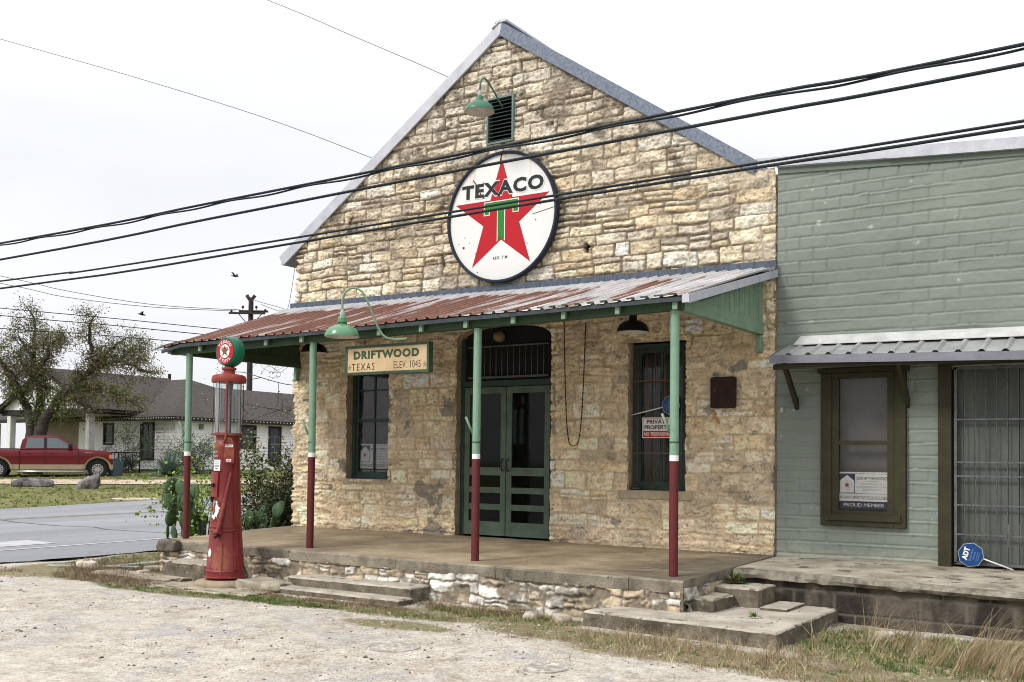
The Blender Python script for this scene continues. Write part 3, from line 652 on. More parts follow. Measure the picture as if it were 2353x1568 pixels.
# porch posts
def post_mat():
    mt, N, L, b = newmat('post_paint'); gg = N.new('ShaderNodeNewGeometry'); sp = N.new('ShaderNodeSeparateXYZ'); L.new(gg.outputs['Position'], sp.inputs[0])
    t = tex(N, L, 'noise', 9, 7, .7); ch = ramp(N, L, t.outputs['Fac'], [(.68, G(0)), (.72, G(.5))]).outputs[0]
    gsc = ramp(N, L, t.outputs['Fac'], [(.3, (.15, .265, .185)), (.7, (.20, .345, .245))]).outputs[0]
    rsc = ramp(N, L, t.outputs['Fac'], [(.3, (.075, .005, .007)), (.7, (.12, .008, .010))]).outputs[0]
    def step(z):
        mm = N.new('ShaderNodeMath'); mm.operation = 'GREATER_THAN'; mm.inputs[1].default_value = z; L.new(sp.outputs[2], mm.inputs[0]); return mm.outputs[0]
    c = mix(N, L, step(1.06), rsc, (.80, .80, .77)); c = mix(N, L, step(1.115), c, gsc); c = mix(N, L, ch, c, (.10, .10, .07))
    L.new(c, b.inputs['Base Color']); b.inputs['Roughness'].default_value = .5; tb = tex(N, L, 'noise', 55, 4, .7); bump(N, L, b, tb.outputs['Fac'], .3, .006); return mt
m_post = post_mat()
for i, (x, zb, zt) in enumerate(((-6.97, -.05, 2.44), (-4.68, -.06, 2.47), (-2.205, -.06, 2.49), (.14, -.05, 2.525))):
    mb = MB(); lx = [0, .004, -.003, 0][i]
    mb.tube([(x, -2.35, zb), (x+lx, -2.35, (zb+zt)/2), (x, -2.35, zt)], .0445, 20)
    po = mb.build('porch_post', m_post, store)
    mb = MB(); mb.tube([(x-.035, -2.37, 1.33), (x-.10, -2.42, 1.52)], .013, 8); mb.build('pipe_stub', m_green, po)
    mb = MB(); mb.lathe([(.046, 1.235), (.0475, 1.24), (.0475, 1.245), (.046, 1.25)], x, -2.35, 20); mb.build('weld_seam', m_greendark, po)
# wooden plug for the bird's nest / chain on wall
mb = MB()
def chainpts(n=60):
    for i in range(n+1):
        t = i/n; x = -2.44+.33*t; y = -.075; z = 1.24+(2.9-1.24)*abs(2*t-1)**1.0*.0
        yield t
pts = []
for i in range(41): t = i/40; u = 2*t-1; pts.append((-2.275+.155*u*(1.0 if abs(u) > .25 else 1)*(.25+.75*min(1, abs(u)*1.6)) if False else -2.28+.16*math.copysign(abs(u)**.35, u), -.085, 1.24+1.62*abs(u)**1.4))
fine = []
for a, b_ in zip(pts[:-1], pts[1:]):
    L_ = (Vector(b_)-Vector(a)).length; n = max(1, int(L_/.035))
    for k in range(n): fine.append(Vector(a).lerp(Vector(b_), k/n))
for i in range(0, len(fine)-1):
    a, b_ = fine[i], fine[i+1]; mid = (a+b_)/2; d = (b_-a)
    o_ = Vector((.006, 0, 0)) if i % 2 else Vector((0, .006, 0))
    mb.tube([a-d*.1+o_*.2, mid+o_, b_+d*.1], .0052, 5); mb.tube([a-d*.1, mid-o_, b_+d*.1], .0052, 5)
ch = mb.build('hanging_chain', M('rusty_chain', (.11, .065, .04), (.05, .035, .025), rough=.8, scale=30, bst=.1)); tag(ch, 'rusty chain hanging in a long loop on the stone wall right of the door', 'chain')

# ------------------------------------------------------------------ porch platform
plat = thing('porch_platform', 'raised concrete porch floor on a rough limestone base in front of the stone store', 'porch', (-3.4, -2.6, -.5))
def slabz(y): return -.0+.022*y
mt, N, L, b = newmat('porch_concrete'); t1 = tex(N, L, 'noise', 1.1, 8, .68, (1, 1, 1)); t2 = tex(N, L, 'noise', 40, 6, .7); t3 = tex(N, L, 'noise', 2.3, 8, .75, (.6, 1.6, 1))
gg = N.new('ShaderNodeNewGeometry'); sp = N.new('ShaderNodeSeparateXYZ'); L.new(gg.outputs['Position'], sp.inputs[0])
c = ramp(N, L, t1.outputs['Fac'], [(.34, (.17, .125, .075)), (.5, (.29, .225, .14)), (.66, (.43, .35, .24))]).outputs[0]
mr = N.new('ShaderNodeMapRange'); mr.inputs[1].default_value = -1.6; mr.inputs[2].default_value = .3; mr.inputs[3].default_value = -.14; mr.inputs[4].default_value = .22; L.new(sp.outputs[0], mr.inputs[0])
am = N.new('ShaderNodeMath'); L.new(t3.outputs['Fac'], am.inputs[0]); L.new(mr.outputs[0], am.inputs[1])
c = mix(N, L, ramp(N, L, am.outputs[0], [(.52, G(0)), (.68, G(.8))]).outputs[0], c, (.085, .072, .055))
c = mix(N, L, .4, c, ramp(N, L, t2.outputs['Fac'], [(.3, G(.6)), (.7, G(1.15))]).outputs[0], 'MULTIPLY')
L.new(c, b.inputs['Base Color']); b.inputs['Roughness'].default_value = .9; bump(N, L, b, t2.outputs['Fac'], .35, .006)
mb = MB()
# slab panels with open joints
outl = [(-7.30, 0), (-7.05, -1.05), (-7.05, -2.62)]
cuts = [-5.2, -3.1, -1.75, -.2]
xe = [-7.12]+cuts+[.36]
jr = random.Random(12)
for i in range(len(xe)-1):
    xa, xb_ = xe[i]+(.004 if i else 0), xe[i+1]-(.004 if i < len(xe)-2 else 0)
    n = 14
    for k in range(n):
        x0_, x1_ = xa+(xb_-xa)*k/n, xa+(xb_-xa)*(k+1)/n
        def fy(x): return -2.63+(fbm(np.array([x*3.1]), np.array([2.]), 3, 77)[0]-.5)*.06
        za = -.125
        P = [(x0_, fy(x0_)+.01, slabz(-2.6)-.125-.0), (x1_, fy(x1_)+.01, slabz(-2.6)-.125), (x1_, .0, za), (x0_, .0, za)]
        bv = .018
        top = [(x0_, fy(x0_)+bv, slabz(-2.6)), (x1_, fy(x1_)+bv, slabz(-2.6)), (x1_, .02, slabz(0)), (x0_, .02, slabz(0))]
        mid = [(x0_, fy(x0_), slabz(-2.6)-bv), (x1_, fy(x1_), slabz(-2.6)-bv)]
        V = P+top+mid; mb.curmi = 0; mb.add(V, [(4, 5, 6, 7)]); mb.curmi = 1; mb.add(V, [(8, 9, 5, 4), (0, 1, 9, 8), (3, 2, 1, 0), (2, 3, 7, 6)], False)
        if k == 0: mb.add([V[0], V[8], V[4], V[7], V[3]], [(0, 1, 2, 3, 4)])
        if k == n-1: mb.add([V[1], V[9], V[5], V[6], V[2]], [(4, 3, 2, 1, 0)])
mb.add([(-7.30, .02, .0), (-7.30, -1.0, -.022), (-7.122, -1.9, -.042), (-7.122, .02, 0), (-7.30, .02, -.12), (-7.30, -1.0, -.12), (-7.122, -1.9, -.12), (-7.122, .02, -.12)], [(0, 1, 2, 3), (0, 4, 5, 1), (1, 5, 6, 2)])
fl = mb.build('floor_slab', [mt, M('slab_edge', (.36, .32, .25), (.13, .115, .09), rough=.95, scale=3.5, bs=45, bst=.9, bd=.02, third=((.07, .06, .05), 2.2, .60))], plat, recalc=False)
def found_fn(seed, tint=1.0, white=.5):
    def fn(X, Z):
        D, r1, r2, r3 = masonry(X, Z, seed, ch=(.10, .22), sw=(.14, .44), gap=.006, warp=.06, z0=-.8, z1=.3)
        st = sstep(-.003, .012, D)*sstep(.30, .42, fbm(X*6, Z*6, 4, seed+30)); big = fbm(X*5, Z*7, 5, seed+9, .6); fine = fbm(X*22, Z*22, 4, seed+10, .6)
        h = (.022+(fine-.5)*.03)*(1-st)+st*(.030+.03*r1+(big-.5)*.10+(fine-.5)*.03)
        skirt = sstep(-.16, -.12, Z-.03*(fbm(X*3, Z*0, 3, 8)-.5)*2)    # slab edge concrete running down over the stones
        wt = np.where((r2 < white)[..., None], np.array([.80, .77, .70]), np.array([.60, .50, .36]))*(.72+.4*r3)[..., None]
        col = wt*(.55+.85*fbm(X*8, Z*8, 5, seed+12))[..., None]
        dk = sstep(.52, .72, fbm(X*6, Z*7, 5, seed+15))[..., None]*.7; col = col*(1-dk)+np.array([.085, .075, .065])*dk
        mc = np.array([.24, .205, .155])*(.5+.9*fine)[..., None]; col = col*st[..., None]+mc*(1-st[..., None])
        return -h, np.clip(col*tint, .01, .85), X, Z
    return fn
def frontface(name, fn, xa, xb_, za, zb_, yf, parent, mat, res=.013, along='x'):
    x = np.arange(xa, xb_+res/2, res); z = np.arange(za, zb_+res/2, res); X, Z = np.meshgrid(x, z, indexing='ij'); h, C, X2, Z2 = fn(X, Z)
    n0, n1 = X.shape; idx = np.arange(n0*n1).reshape(n0, n1); F = np.stack([idx[:-1, :-1], idx[1:, :-1], idx[1:, 1:], idx[:-1, 1:]], -1).reshape(-1, 4)
    V = np.stack([X2, yf+h, Z2], -1) if along == 'x' else np.stack([yf-h, X2, Z2], -1)
    return npmesh(name, V.reshape(-1, 3), F, C.reshape(-1, 3), mat, parent)
m_found = vcol('rubble_masonry', rough=.95, bs=38, bst=.8, bd=.014, detail_mul=.6)
frontface('stone_base', found_fn(140, 1.0, .55), -7.15, .34, -.62, -.16, -2.575, plat, m_found)
frontface('stone_base', found_fn(150, .8, .3), -2.60, -1.40, -.62, -.13, .33, plat, m_found, along='y')
frontface('stone_base', found_fn(151, .7, .3), -2.6, 0, -.62, -.13, -7.14, plat, m_found, along='y')
mb = MB(); mb.box(-7.12, .32, -2.54, -.02, -.6, -.127); mb.build('fill', m_conc_side, plat)
# loose cap stones at the ends of the porch edge
def rockmesh(cx, cy, cz, sx, sy, sz, seed, n=10, amp=.28, flat_top=False, ang=0, pw=.55):
    rs = np.random.RandomState(seed); V = []; F = []
    U = np.linspace(0, math.pi, n+1); A = np.linspace(0, 2*math.pi, 2*n, endpoint=False); off = rs.rand(3)*9
    sg = lambda v, p: np.sign(v)*abs(v)**p
    for u in U:
        for a in A:
            x, y, z = sg(math.sin(u), pw)*sg(math.cos(a), pw), sg(math.sin(u), pw)*sg(math.sin(a), pw), sg(math.cos(u), pw)
            k = 1+amp*(fbm(np.array([x*1.6+off[0]+z]), np.array([y*1.6+off[1]-z*1.3]), 4, seed)[0]-.5)*2
            px, py = x*k*sx, y*k*sy; V.append((cx+px*math.cos(ang)-py*math.sin(ang), cy+px*math.sin(ang)+py*math.cos(ang), cz+(min(z, .75+.1*(k-1)) if flat_top else z)*k*sz))
    m_ = len(A)
    for i in range(n):
        for j in range(m_): F.append((i*m_+j, i*m_+(j+1) % m_, (i+1)*m_+(j+1) % m_, (i+1)*m_+j))
    mb = MB(); mb.add(V, F, True); return mb
m_caps = M('blackened_stone', (.20, .175, .145), (.07, .06, .05), rough=.95, scale=7, bs=40, bst=.9, bd=.015, third=((.40, .35, .27), 1.5, .62))
mb = MB(); mb.box(.285, .352, -2.615, -2.50, -.60, -.128, .02); mb.build('corner_stone', m_rock, plat)
rockmesh(-7.02, -2.62, -.13, .12, .10, .085, 5, ang=.1).build('cap_stone', m_caps, plat)
rockmesh(-6.82, -2.66, -.125, .11, .09, .08, 6, ang=-.1).build('cap_stone', m_caps, plat)
# weed-free steps etc.
def rough_slab(name, x0, x1, y0, y1, z0, z1, label, cat, seed, mat=None, mside=None, jit=.013, bev=.02, n=30, skew=0, group=None, parent=None):
    mb = MB(); rs = random.Random(seed)
    def ring(z, ins):
        P = []
        def e(ax, ay, bx, by):
            for i in range(n):
                t = i/n; P.append((ax+(bx-ax)*t, ay+(by-ay)*t))
        e(x0+ins, y0+ins, x1-ins, y0+ins+skew); e(x1-ins, y0+ins+skew, x1-ins, y1-ins); e(x1-ins, y1-ins, x0+ins, y1-ins); e(x0+ins, y1-ins, x0+ins, y0+ins)
        return [(p[0]+(rs.random()-.5)*jit, p[1]+(rs.random()-.5)*jit, z+(rs.random()-.5)*jit*.4) for p in P]
    rings = [ring(z0, 0), ring((z0+z1)/2, 0), ring(z1-bev, 0), ring(z1-bev*.3, bev*.35), ring(z1, bev)]; m_ = n*4
    V = [p for r_ in rings for p in r_]; F = []
    for i in range(len(rings)-1):
        for k in range(m_): F.append((i*m_+k, i*m_+(k+1) % m_, (i+1)*m_+(k+1) % m_, (i+1)*m_+k))
    mb.add(V[:3*m_], [f for f in F if max(f) < 3*m_], True); 
    base = len(mb.v); mb.curmi = 1
    mb.add(V[2*m_:], [tuple(i-2*m_ for i in f) for f in F if min(f) >= 2*m_]+[tuple(range(2*m_, 3*m_))])
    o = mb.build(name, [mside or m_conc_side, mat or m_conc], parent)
    if label: tag(o, label, cat, group)
    return o
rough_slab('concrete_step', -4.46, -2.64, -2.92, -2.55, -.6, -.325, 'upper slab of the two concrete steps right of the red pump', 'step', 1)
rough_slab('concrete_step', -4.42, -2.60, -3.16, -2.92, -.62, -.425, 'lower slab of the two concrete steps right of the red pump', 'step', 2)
rough_slab('concrete_landing', -.45, 1.45, -3.06, -1.42, -.62, -.35, 'wide low concrete landing with weeds along it below the right porch post', 'step', 3, skew=-.14)
rough_slab('thin_slab', .88, 1.14, -2.0, -1.44, -.352, -.322, 'thin flat slab lying on the back of the low concrete landing', 'slab', 4, bev=.006, jit=.006)
rough_slab('stone_block', .37, .60, -2.46, -1.93, -.352, -.225, 'rough split stone block at the front of the side steps beside the porch corner', 'stone block', 5, mat=m_rock, jit=.03, bev=.02, n=6)
rough_slab('stone_block', .37, .84, -1.92, -1.44, -.352, -.165, 'higher flat stone block against the walkway beside the porch corner', 'stone block', 6, mat=m_conc, jit=.02, bev=.015, n=8)
rough_slab('concrete_block', -6.62, -5.55, -2.98, -2.60, -.6, -.275, 'rough concrete block step against the porch behind the red pump', 'step', 7, jit=.03)
rough_slab('flat_slab', -7.6, -6.1, -3.35, -2.98, -.56, -.455, 'flat broken limestone slab left of the red pump base', 'slab', 8, mat=m_rock, jit=.05, n=8)
rough_slab('flat_slab', -6.2, -4.4, -3.62, -3.25, -.56, -.475, 'long low limestone slab in front of the red pump base', 'slab', 9, mat=m_rock, jit=.06, n=9)
# ---- walkway of the green building
walk = thing('concrete_walkway', 'long concrete walkway on a dark block base in front of the green building', 'walkway', (3, -.7, -.5))
def wz(x): return -.005-.0*(x)
mb = MB(); n = 90; m_walk = M('walkway_concrete', (.52, .47, .38), (.24, .20, .155), rough=.9, scale=2.2, bs=55, bst=.8, third=((.11, .095, .08), 1.8, .55))
V = []; F = []
for i in range(n+1):
    x = .40+i*(9.5-.4)/n; tz = -.03-.017*(x-.7); j = (fbm(np.array([x*4.]), np.array([1.]), 3, 3)[0]-.5); j2 = (fbm(np.array([x*9.]), np.array([5.]), 3, 4)[0]-.5)
    V += [(x, .0, -.004), (x, -1.37, tz), (x, -1.43+j*.03, tz-.012), (x, -1.445+j*.05, tz-.05), (x, -1.42+j2*.10, tz-.085+j2*.03), (x, -1.33, tz-.10)]
for i in range(n):
    for k in range(5): q = i*6+k; F.append((q, q+1, q+7, q+6))
mb.curmi = 0; mb.add(V, [f for f in F if f[0] % 6 == 0], True); mb.curmi = 1; mb.add(V, [f for f in F if f[0] % 6 > 0], True)
mb.add([V[k] for k in range(6)], [(0, 1, 2, 3, 4, 5)])
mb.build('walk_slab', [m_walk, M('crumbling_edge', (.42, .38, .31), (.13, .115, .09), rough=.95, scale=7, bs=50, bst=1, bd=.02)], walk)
def wb_fn(X, Z):
    ro = np.floor((Z+.62)/.205); off = (ro % 2)*.2; bx = (X+off) % .40; bz = (Z+.62) % .205; d = np.minimum(np.minimum(bx, .40-bx), np.minimum(bz, .205-bz))
    st = sstep(.003, .012, d); n_ = fbm(X*14, Z*14, 4, 120); h = .02*st+(n_-.5)*.012
    run = fbm(X*5, Z*.8, 5, 121); k = sstep(.45, .66, run)
    col = (np.array([.035, .03, .026])*(1-k[..., None])+np.array([.105, .088, .07])*k[..., None])*(.6+.8*n_)[..., None]; col = col*(.9*st+.1)[..., None]+np.array([.16, .15, .125])*(1-st[..., None])
    return -h, np.clip(col, .01, .8), X, Z
frontface('block_base', wb_fn, .40, 6.0, -.62, -.10, -1.34, walk, m_found, .016)
mb = MB(); mb.box(.41, 9.4, -1.32, -.02, -.6, -.15); mb.build('fill', m_conc_side, walk)

# ------------------------------------------------------------------ green block building
gb = thing('green_building', 'sage green painted concrete block building joined to the right of the stone store', 'building', (4, 0, 0))
def gtop(x): return 4.465-.072*(x-.36)
GW = (.88, 1.79, .37, 2.06); GD = (2.11, 3.60, -.05, 2.10)
def green_fn(X, Z):
    Zw = Z+(fbm(X*.9, Z*.9, 3, 200)-.5)*.018+(fbm(X*9, Z*9, 2, 203)-.5)*.010; Xw = X+(fbm(X*8+4, Z*8, 2, 201)-.5)*.012
    ro = np.floor((Zw+.1)/.138); off = (ro % 2)*.155; bx = (Xw+off) % .31; bz = (Zw+.1) % .138
    db = np.minimum(bz, .138-bz); dx = np.minimum(bx, .31-bx); keepx = sstep(.35, .6, fbm(X*1.5, Z*1.5, 3, 210))
    j = (1-sstep(.003, .016, db))*(.55+.45*sstep(.3, .6, fbm(X*2, Z*2, 3, 211)))+(1-sstep(.004, .016, dx))*.9*keepx
    ridge = sstep(.018, .006, np.abs(bz-.130))*sstep(.42, .62, fbm(X*1.2+7, Z*3, 4, 213))   # squeezed-out mortar lip
    n_ = fbm(X*16, Z*16, 4, 205, .6); h = -.013*np.clip(j, 0, 1)+ridge*.012+(n_-.5)*.006+(fbm(X*3, Z*3, 3, 206)-.5)*.012
    c = np.array([.19, .222, .195])*(1+(fbm(X*1.3, Z*1.3, 4, 207)-.5)*.35)[..., None]
    c = c*(1-(.18*np.clip(j, 0, 1)*0)[..., None]); base = sstep(.16, .0, Z+(n_-.5)*.2)[..., None]*.5; c = c*(1-base)+np.array([.38, .36, .28])*base
    w = sstep(.80, .84, fbm(X*7, Z*9, 4, 209))[..., None]*.5; c = c*(1-w)+np.array([.5, .56, .5])*w
    return -h-.012, np.clip(c, .01, .85), X, Z
def green_keep(X, Z):
    return (Z < gtop(X)) & ~((X > GW[0]+.07) & (X < GW[1]-.07) & (Z > GW[2]+.05) & (Z < GW[3]-.05)) & ~((X > GD[0]+.04) & (X < GD[1]) & (Z < GD[3]-.04))
heightfield('wall', .363, 6.2, -.05, 4.5, .011, green_fn, green_keep, vcol('sage_block_paint', rough=.62, bs=50, bst=.35, bd=.006, detail_mul=.16, spec=.4), gb)
m_sage = M('sage_paint', (.165, .20, .175), (.145, .18, .155), scale=2, bs=30, bst=.2)
mb = MB(); mb.box(6.2, 12, .0, .2, -.05, 3.9); mb.box(11.8, 12, .2, 10, -.05, 3.9); mb.box(.37, 12, 9.8, 10, -.05, 3.6); mb.build('side_wall', m_sage, gb)
mb = MB(); P = [(.10, -.06, 4.47), (12, -.06, 3.62), (12, 10, 3.62), (.10, 10, 4.47)]; P = [(.36, -.045, gtop(.36)), (12, -.045, gtop(12)), (12, 10, gtop(12)), (.36, 10, gtop(.36))]
mb.hexa(P+[(p[0], p[1], p[2]+.05) for p in P]); mb.build('roof', m_palemetal, gb)
mb = MB(); mb.xz([(.12, gtop(.12)+.01), (.12, gtop(.12)+.115), (1.6, gtop(1.6)+.11), (1.6, gtop(1.6)+.004)], -.075, -.048); mb.xz([(1.6, gtop(1.6)-.002), (1.6, gtop(1.6)+.118), (9, gtop(9)+.115), (9, gtop(9)+.0)], -.080, -.0485); mb.build('roof_trim', m_palemetal, gb)
mb = MB(); mb.xz([(.37, gtop(.37)-.07), (.37, gtop(.37)-.0), (9, gtop(9)+.0), (9, gtop(9)-.05)], -.030, .0); mb.build('parapet_render', m_sage, gb)
# olive-trimmed window
m_olive = M('dark_olive_paint', (.048, .044, .022), (.032, .03, .016), rough=.6, scale=5, bs=50, bst=.2)
a, b_, c, d = GW
mb = MB(); y0, y1 = -.07, .03
mb.box(a, a+.12, y0, y1, c, d, .006); mb.box(b_-.12, b_, y0, y1, c, d, .006); mb.box(a+.12, b_-.12, y0, y1, c, c+.10, .006); mb.box(a+.12, b_-.12, y0, y1, d-.06, d, .006); mb.box(a-.03, b_+.03, y0-.03, y1, d, d+.05, .005); mb.box(a+.05, b_-.05, y0-.02, y0+.003, c+.06, c+.13, .004)
gwn = mb.build('window', m_olive, gb)
mb = MB(); xa, xb_, za, zb2 = a+.12, b_-.12, c+.10, d-.06
mb.box(xa, xa+.075, -.05, -.01, za, zb2); mb.box(xb_-.075, xb_, -.05, -.01, za, zb2); mb.box(xa+.075, xb_-.075, -.05, -.01, za, za+.07); mb.box(xa+.075, xb_-.075, -.045, -.005, 1.265, 1.31)
mb.build('sash', m_olive, gwn)
mb = MB(); mb.box(xa+.07, xb_-.07, -.026, -.022, za+.06, zb2); mb.build('pane', glassmat('dusty_glass', (.96, .96, .96), .03, (.28, .27, .27)), gwn)
mb = MB(); mb.box(xa+.05, xb_-.05, .12, .13, za, zb2); mb.build('blind', M('grey_blind', (.17, .16, .155), (.12, .11, .105), rough=.9, scale=2, bst=.1), gwn)
# barred door
a, b_, c, d = GD
mb = MB(); mb.box(a, a+.13, -.055, .1, -.02, d, .005); mb.box(a, b_, -.055, .1, d, d+.12, .005); mb.box(b_-.1, b_, -.055, .1, -.02, d, .005); mb.build('door_frame', m_olive, gb)
mb = MB(); nb = 12
for i in range(nb):
    w_ = (b_-.1-a-.13)/nb; x = a+.13+i*w_; mb.box(x+.003, x+w_-.003, .06, .09, .02, d, .004)
mb.build('door', M('grey_boards', (.125, .14, .125), (.085, .095, .085), rough=.8, scale=2, bs=40, bst=.2, stretch=(3, 3, .6)), gb)
mb = MB(); xs_ = a+.15; xe_ = b_-.12
mb.box(xs_, xs_+.03, -.02, .01, .03, d-.02, .003); mb.box(xe_-.03, xe_, -.02, .01, .03, d-.02, .003); mb.box(xs_, xe_, -.02, .01, .02, .05, .003); mb.box(xs_, xe_, -.02, .01, d-.05, d-.02, .003)
for z in (.335, .64, .94, 1.085, 1.53): mb.box(xs_+.03, xe_-.03, -.018, -.005, z-.008, z+.008)
for i in range(1, 12): x = xs_+i*(xe_-xs_)/12; mb.tube([(x, -.002, .05), (x, -.002, d-.05)], .0055, 6)
sgate = mb.build('security_grille', M('grille_steel', (.16, .17, .18), (.10, .10, .11), rough=.5, metal=.4, scale=12), gb)
mb = MB(); mb.box(xs_+.66, xs_+.80, -.045, -.019, .90, 1.06, .004); mb.build('lock_plate', M('rust_plate', (.09, .035, .02), (.05, .02, .014), rough=.8, scale=20), sgate)
# awning
aw = MB(); V = []; F = []; xsn = []
for i in range(26):
    x = .50+i*.215
    for dx, dz in ((0, 0), (.14, 0), (.165, .024), (.19, .024), (.215-.001, 0)): xsn.append((x+dx, dz))
def az0(x): return 2.235-.027*(x-.5)
def az1(x): return 2.405-.013*(x-.5)
for t in (0, .5, 1):
    for x, dz in xsn: V.append((x, -.57*(1-t)-.02*t, az0(x)*(1-t)+az1(x)*t+dz))
k = len(xsn)
for j in range(2):
    for i in range(k-1): q = j*k+i; F.append((q, q+1, q+k+1, q+k))
aw.add(V, F); awn = aw.build('awning', M('awning_tin', (.40, .41, .40), (.29, .30, .29), rough=.5, metal=.2, scale=3, bs=30, bst=.05), gb, recalc=False)
mb = MB()
P = [(.48, -.585, az0(.48)-.085), (6, -.585, az0(6)-.085), (6, -.573, az0(6)-.085), (.48, -.573, az0(.48)-.085)]; mb.hexa(P+[(p[0], p[1], p[2]+.082) for p in P])
P = [(.48, -.600, az0(.48)-.09), (6, -.600, az0(6)-.09), (6, -.573, az0(6)-.09), (.48, -.573, az0(.48)-.09)]; mb.hexa(P+[(p[0], p[1], p[2]+.012) for p in P]); P = [(.47, -.585, az0(.48)-.085), (.48, -.585, az0(.48)-.085), (.48, -.02, az1(.48)-.085), (.47, -.02, az1(.48)-.085)]; mb.hexa(P+[(p[0], p[1], p[2]+.08) for p in P])
mb.build('fascia', M('fascia_metal', (.24, .245, .29), (.19, .19, .23), rough=.5, metal=.2, scale=6, bst=.02), awn)
mb = MB(); P = [(.62, -.14, az1(.6)-.035+.03), (6, -.14, az1(6)-.035+.03), (6, -.13, az1(6)-.035+.03), (.60, -.13, az1(.6)-.035+.03)]
mb.add([(.60, -.16, az1(.6)-.01), (6, -.16, az1(6)-.01), (6, -.028, az1(6)+.095), (.64, -.028, az1(.6)+.095), (.60, -.16, az1(.6)-.02), (6, -.16, az1(6)-.02), (6, -.018, az1(6)+.08), (.64, -.018, az1(.6)+.08)], [(0, 1, 2, 3), (7, 6, 5, 4), (0, 4, 5, 1), (1, 5, 6, 2), (2, 6, 7, 3), (3, 7, 4, 0)]); mb.build('flashing', M('white_flashing', (.62, .62, .62), (.46, .46, .45), rough=.5, metal=.1, scale=5, bst=.02, third=((.35, .35, .36), 3, .68)), awn)
mb = MB(); mb.box(.5, 6, -.56, -.54, 2.10, 2.14)
for x in (.60, 1.80, 3.75):
    mb2 = MB(); w_ = .022; P = [(x-w_, -.03, 1.66), (x+w_, -.03, 1.66), (x+w_, -.03, 1.74), (x-w_, -.03, 1.74)]
    mb2.add([(x-w_, -.025, 1.66), (x+w_, -.025, 1.66), (x+w_, -.025, 1.76), (x-w_, -.025, 1.76), (x-w_, -.50, 2.12), (x+w_, -.50, 2.12), (x+w_, -.50, 2.20), (x-w_, -.50, 2.20)], [(0, 1, 2, 3), (7, 6, 5, 4), (0, 4, 5, 1), (1, 5, 6, 2), (2, 6, 7, 3), (3, 7, 4, 0)]); mb2.build('bracket', m_olive, awn)
mb = MB(); mb.box(.50, 5.9, -.55, -.51, az0(3)-.09, az0(3)-.03); mb.build('nailer', m_olive, awn)
mb = MB(); mb.box(.405, .445, -.045, -.01, 1.63, 1.69, .004); mb.box(.415, .435, -.055, -.045, 1.64, 1.66, .002); jb = mb.build('junction_box', flat('beige_plastic', (.42, .42, .36), .5)); tag(jb, 'small beige junction box on the green wall beside the stone corner', 'junction box')

# ------------------------------------------------------------------ round star sign
SX, SZ, SR = -3.422, 4.332, .893
sg = thing('round_sign', 'big round white enamel sign with a red star on the stone gable', 'sign', (SX, -.1, SZ-SR))
mb = MB(); n = 72
prof = [(SR-.042, -.135), (SR-.035, -.155), (SR-.01, -.155), (SR, -.14), (SR, -.075), (SR-.042, -.075)]
V = []; F = []
for (r, y) in prof:
    for k in range(n): a = 2*math.pi*k/n; V.append((SX+r*math.cos(a), y, SZ+r*math.sin(a)))
for i in range(len(prof)):
    j = (i+1) % len(prof)
    for k in range(n): F.append((i*n+k, i*n+(k+1) % n, j*n+(k+1) % n, j*n+k))
mb.add(V, F, True); mb.build('rim', M('navy_rim', (.022, .032, .055), (.012, .016, .028), rough=.5, scale=20, bst=.1), sg)
mt, N, L, b = newmat('white_porcelain'); t = tex(N, L, 'noise', 1, 7, .75, (7, 1, .9)); gg = N.new('ShaderNodeNewGeometry'); sp = N.new('ShaderNodeSeparateXYZ'); L.new(gg.outputs['Position'], sp.inputs[0])
mr = N.new('ShaderNodeMapRange'); mr.inputs[1].default_value = SZ-.3; mr.inputs[2].default_value = SZ+.9; mr.inputs[3].default_value = -.16; mr.inputs[4].default_value = .06; L.new(sp.outputs[2], mr.inputs[0]); am = N.new('ShaderNodeMath'); L.new(t.outputs['Fac'], am.inputs[0]); L.new(mr.outputs[0], am.inputs[1])
c = mix(N, L, ramp(N, L, am.outputs[0], [(.53, G(0)), (.68, G(.7))]).outputs[0], (.74, .745, .74), (.55, .34, .14))
t2 = tex(N, L, 'noise', 16, 3, .6); c = mix(N, L, ramp(N, L, t2.outputs['Fac'], [(.76, G(0)), (.79, G(1))]).outputs[0], c, (.04, .03, .02))
L.new(c, b.inputs['Base Color']); b.inputs['Roughness'].default_value = .22
mb = MB(); mb.xz(disc_pts(SX, SZ, SR-.038, 72), -.118, -.100); mb.build('face', mt, sg)
def tee(o, k=0):   # the T, grown by o
    return [(-.27-o, .215+o), (.27+o, .215+o), (.27+o, .055-o), (.20-o, .055-o), (.20-o, .128-o), (.052+o, .128-o), (.052+o, -.325-o*.3), (0, -.272), (-.052-o, -.325-o*.3), (-.052-o, .128-o), (-.20+o, .128-o), (-.20+o, .055-o), (-.27-o, .055-o)]
mb = MB(); mb.xz(star_pts(SX, SZ, .80), -.1205, -.1185); mb.build('star', m_signred, sg)
mb = MB(); mb.xz([(SX+x, SZ+z) for x, z in tee(.014)], -.1225, -.1210); mb.build('letter_outline', m_white, sg)
mb = MB(); mb.xz([(SX+x, SZ+z) for x, z in tee(0)], -.1245, -.1230); mb.build('letter', m_signgreen, sg)
mb = MB(); put_text(mb, 'TEXACO', SX+.01, SZ+.40, -.1226, w=1.36, h=.228, bold=.062, spacing=1.14); mb.build('lettering_outline', m_white, sg)
mb = MB(); put_text(mb, 'TEXACO', SX+.01, SZ+.40, -.1242, w=1.325, h=.198, bold=.042, spacing=1.14); mb.build('lettering', flat('sign_black', (.012, .02, .022), .3), sg)
mb = MB(); put_text(mb, 'REG. T.M.', SX-.0, SZ-.55, -.1195, w=.25, h=.04, bold=.02, spacing=1.2); mb.build('lettering', MATS['sign_black'], sg)
mb = MB()
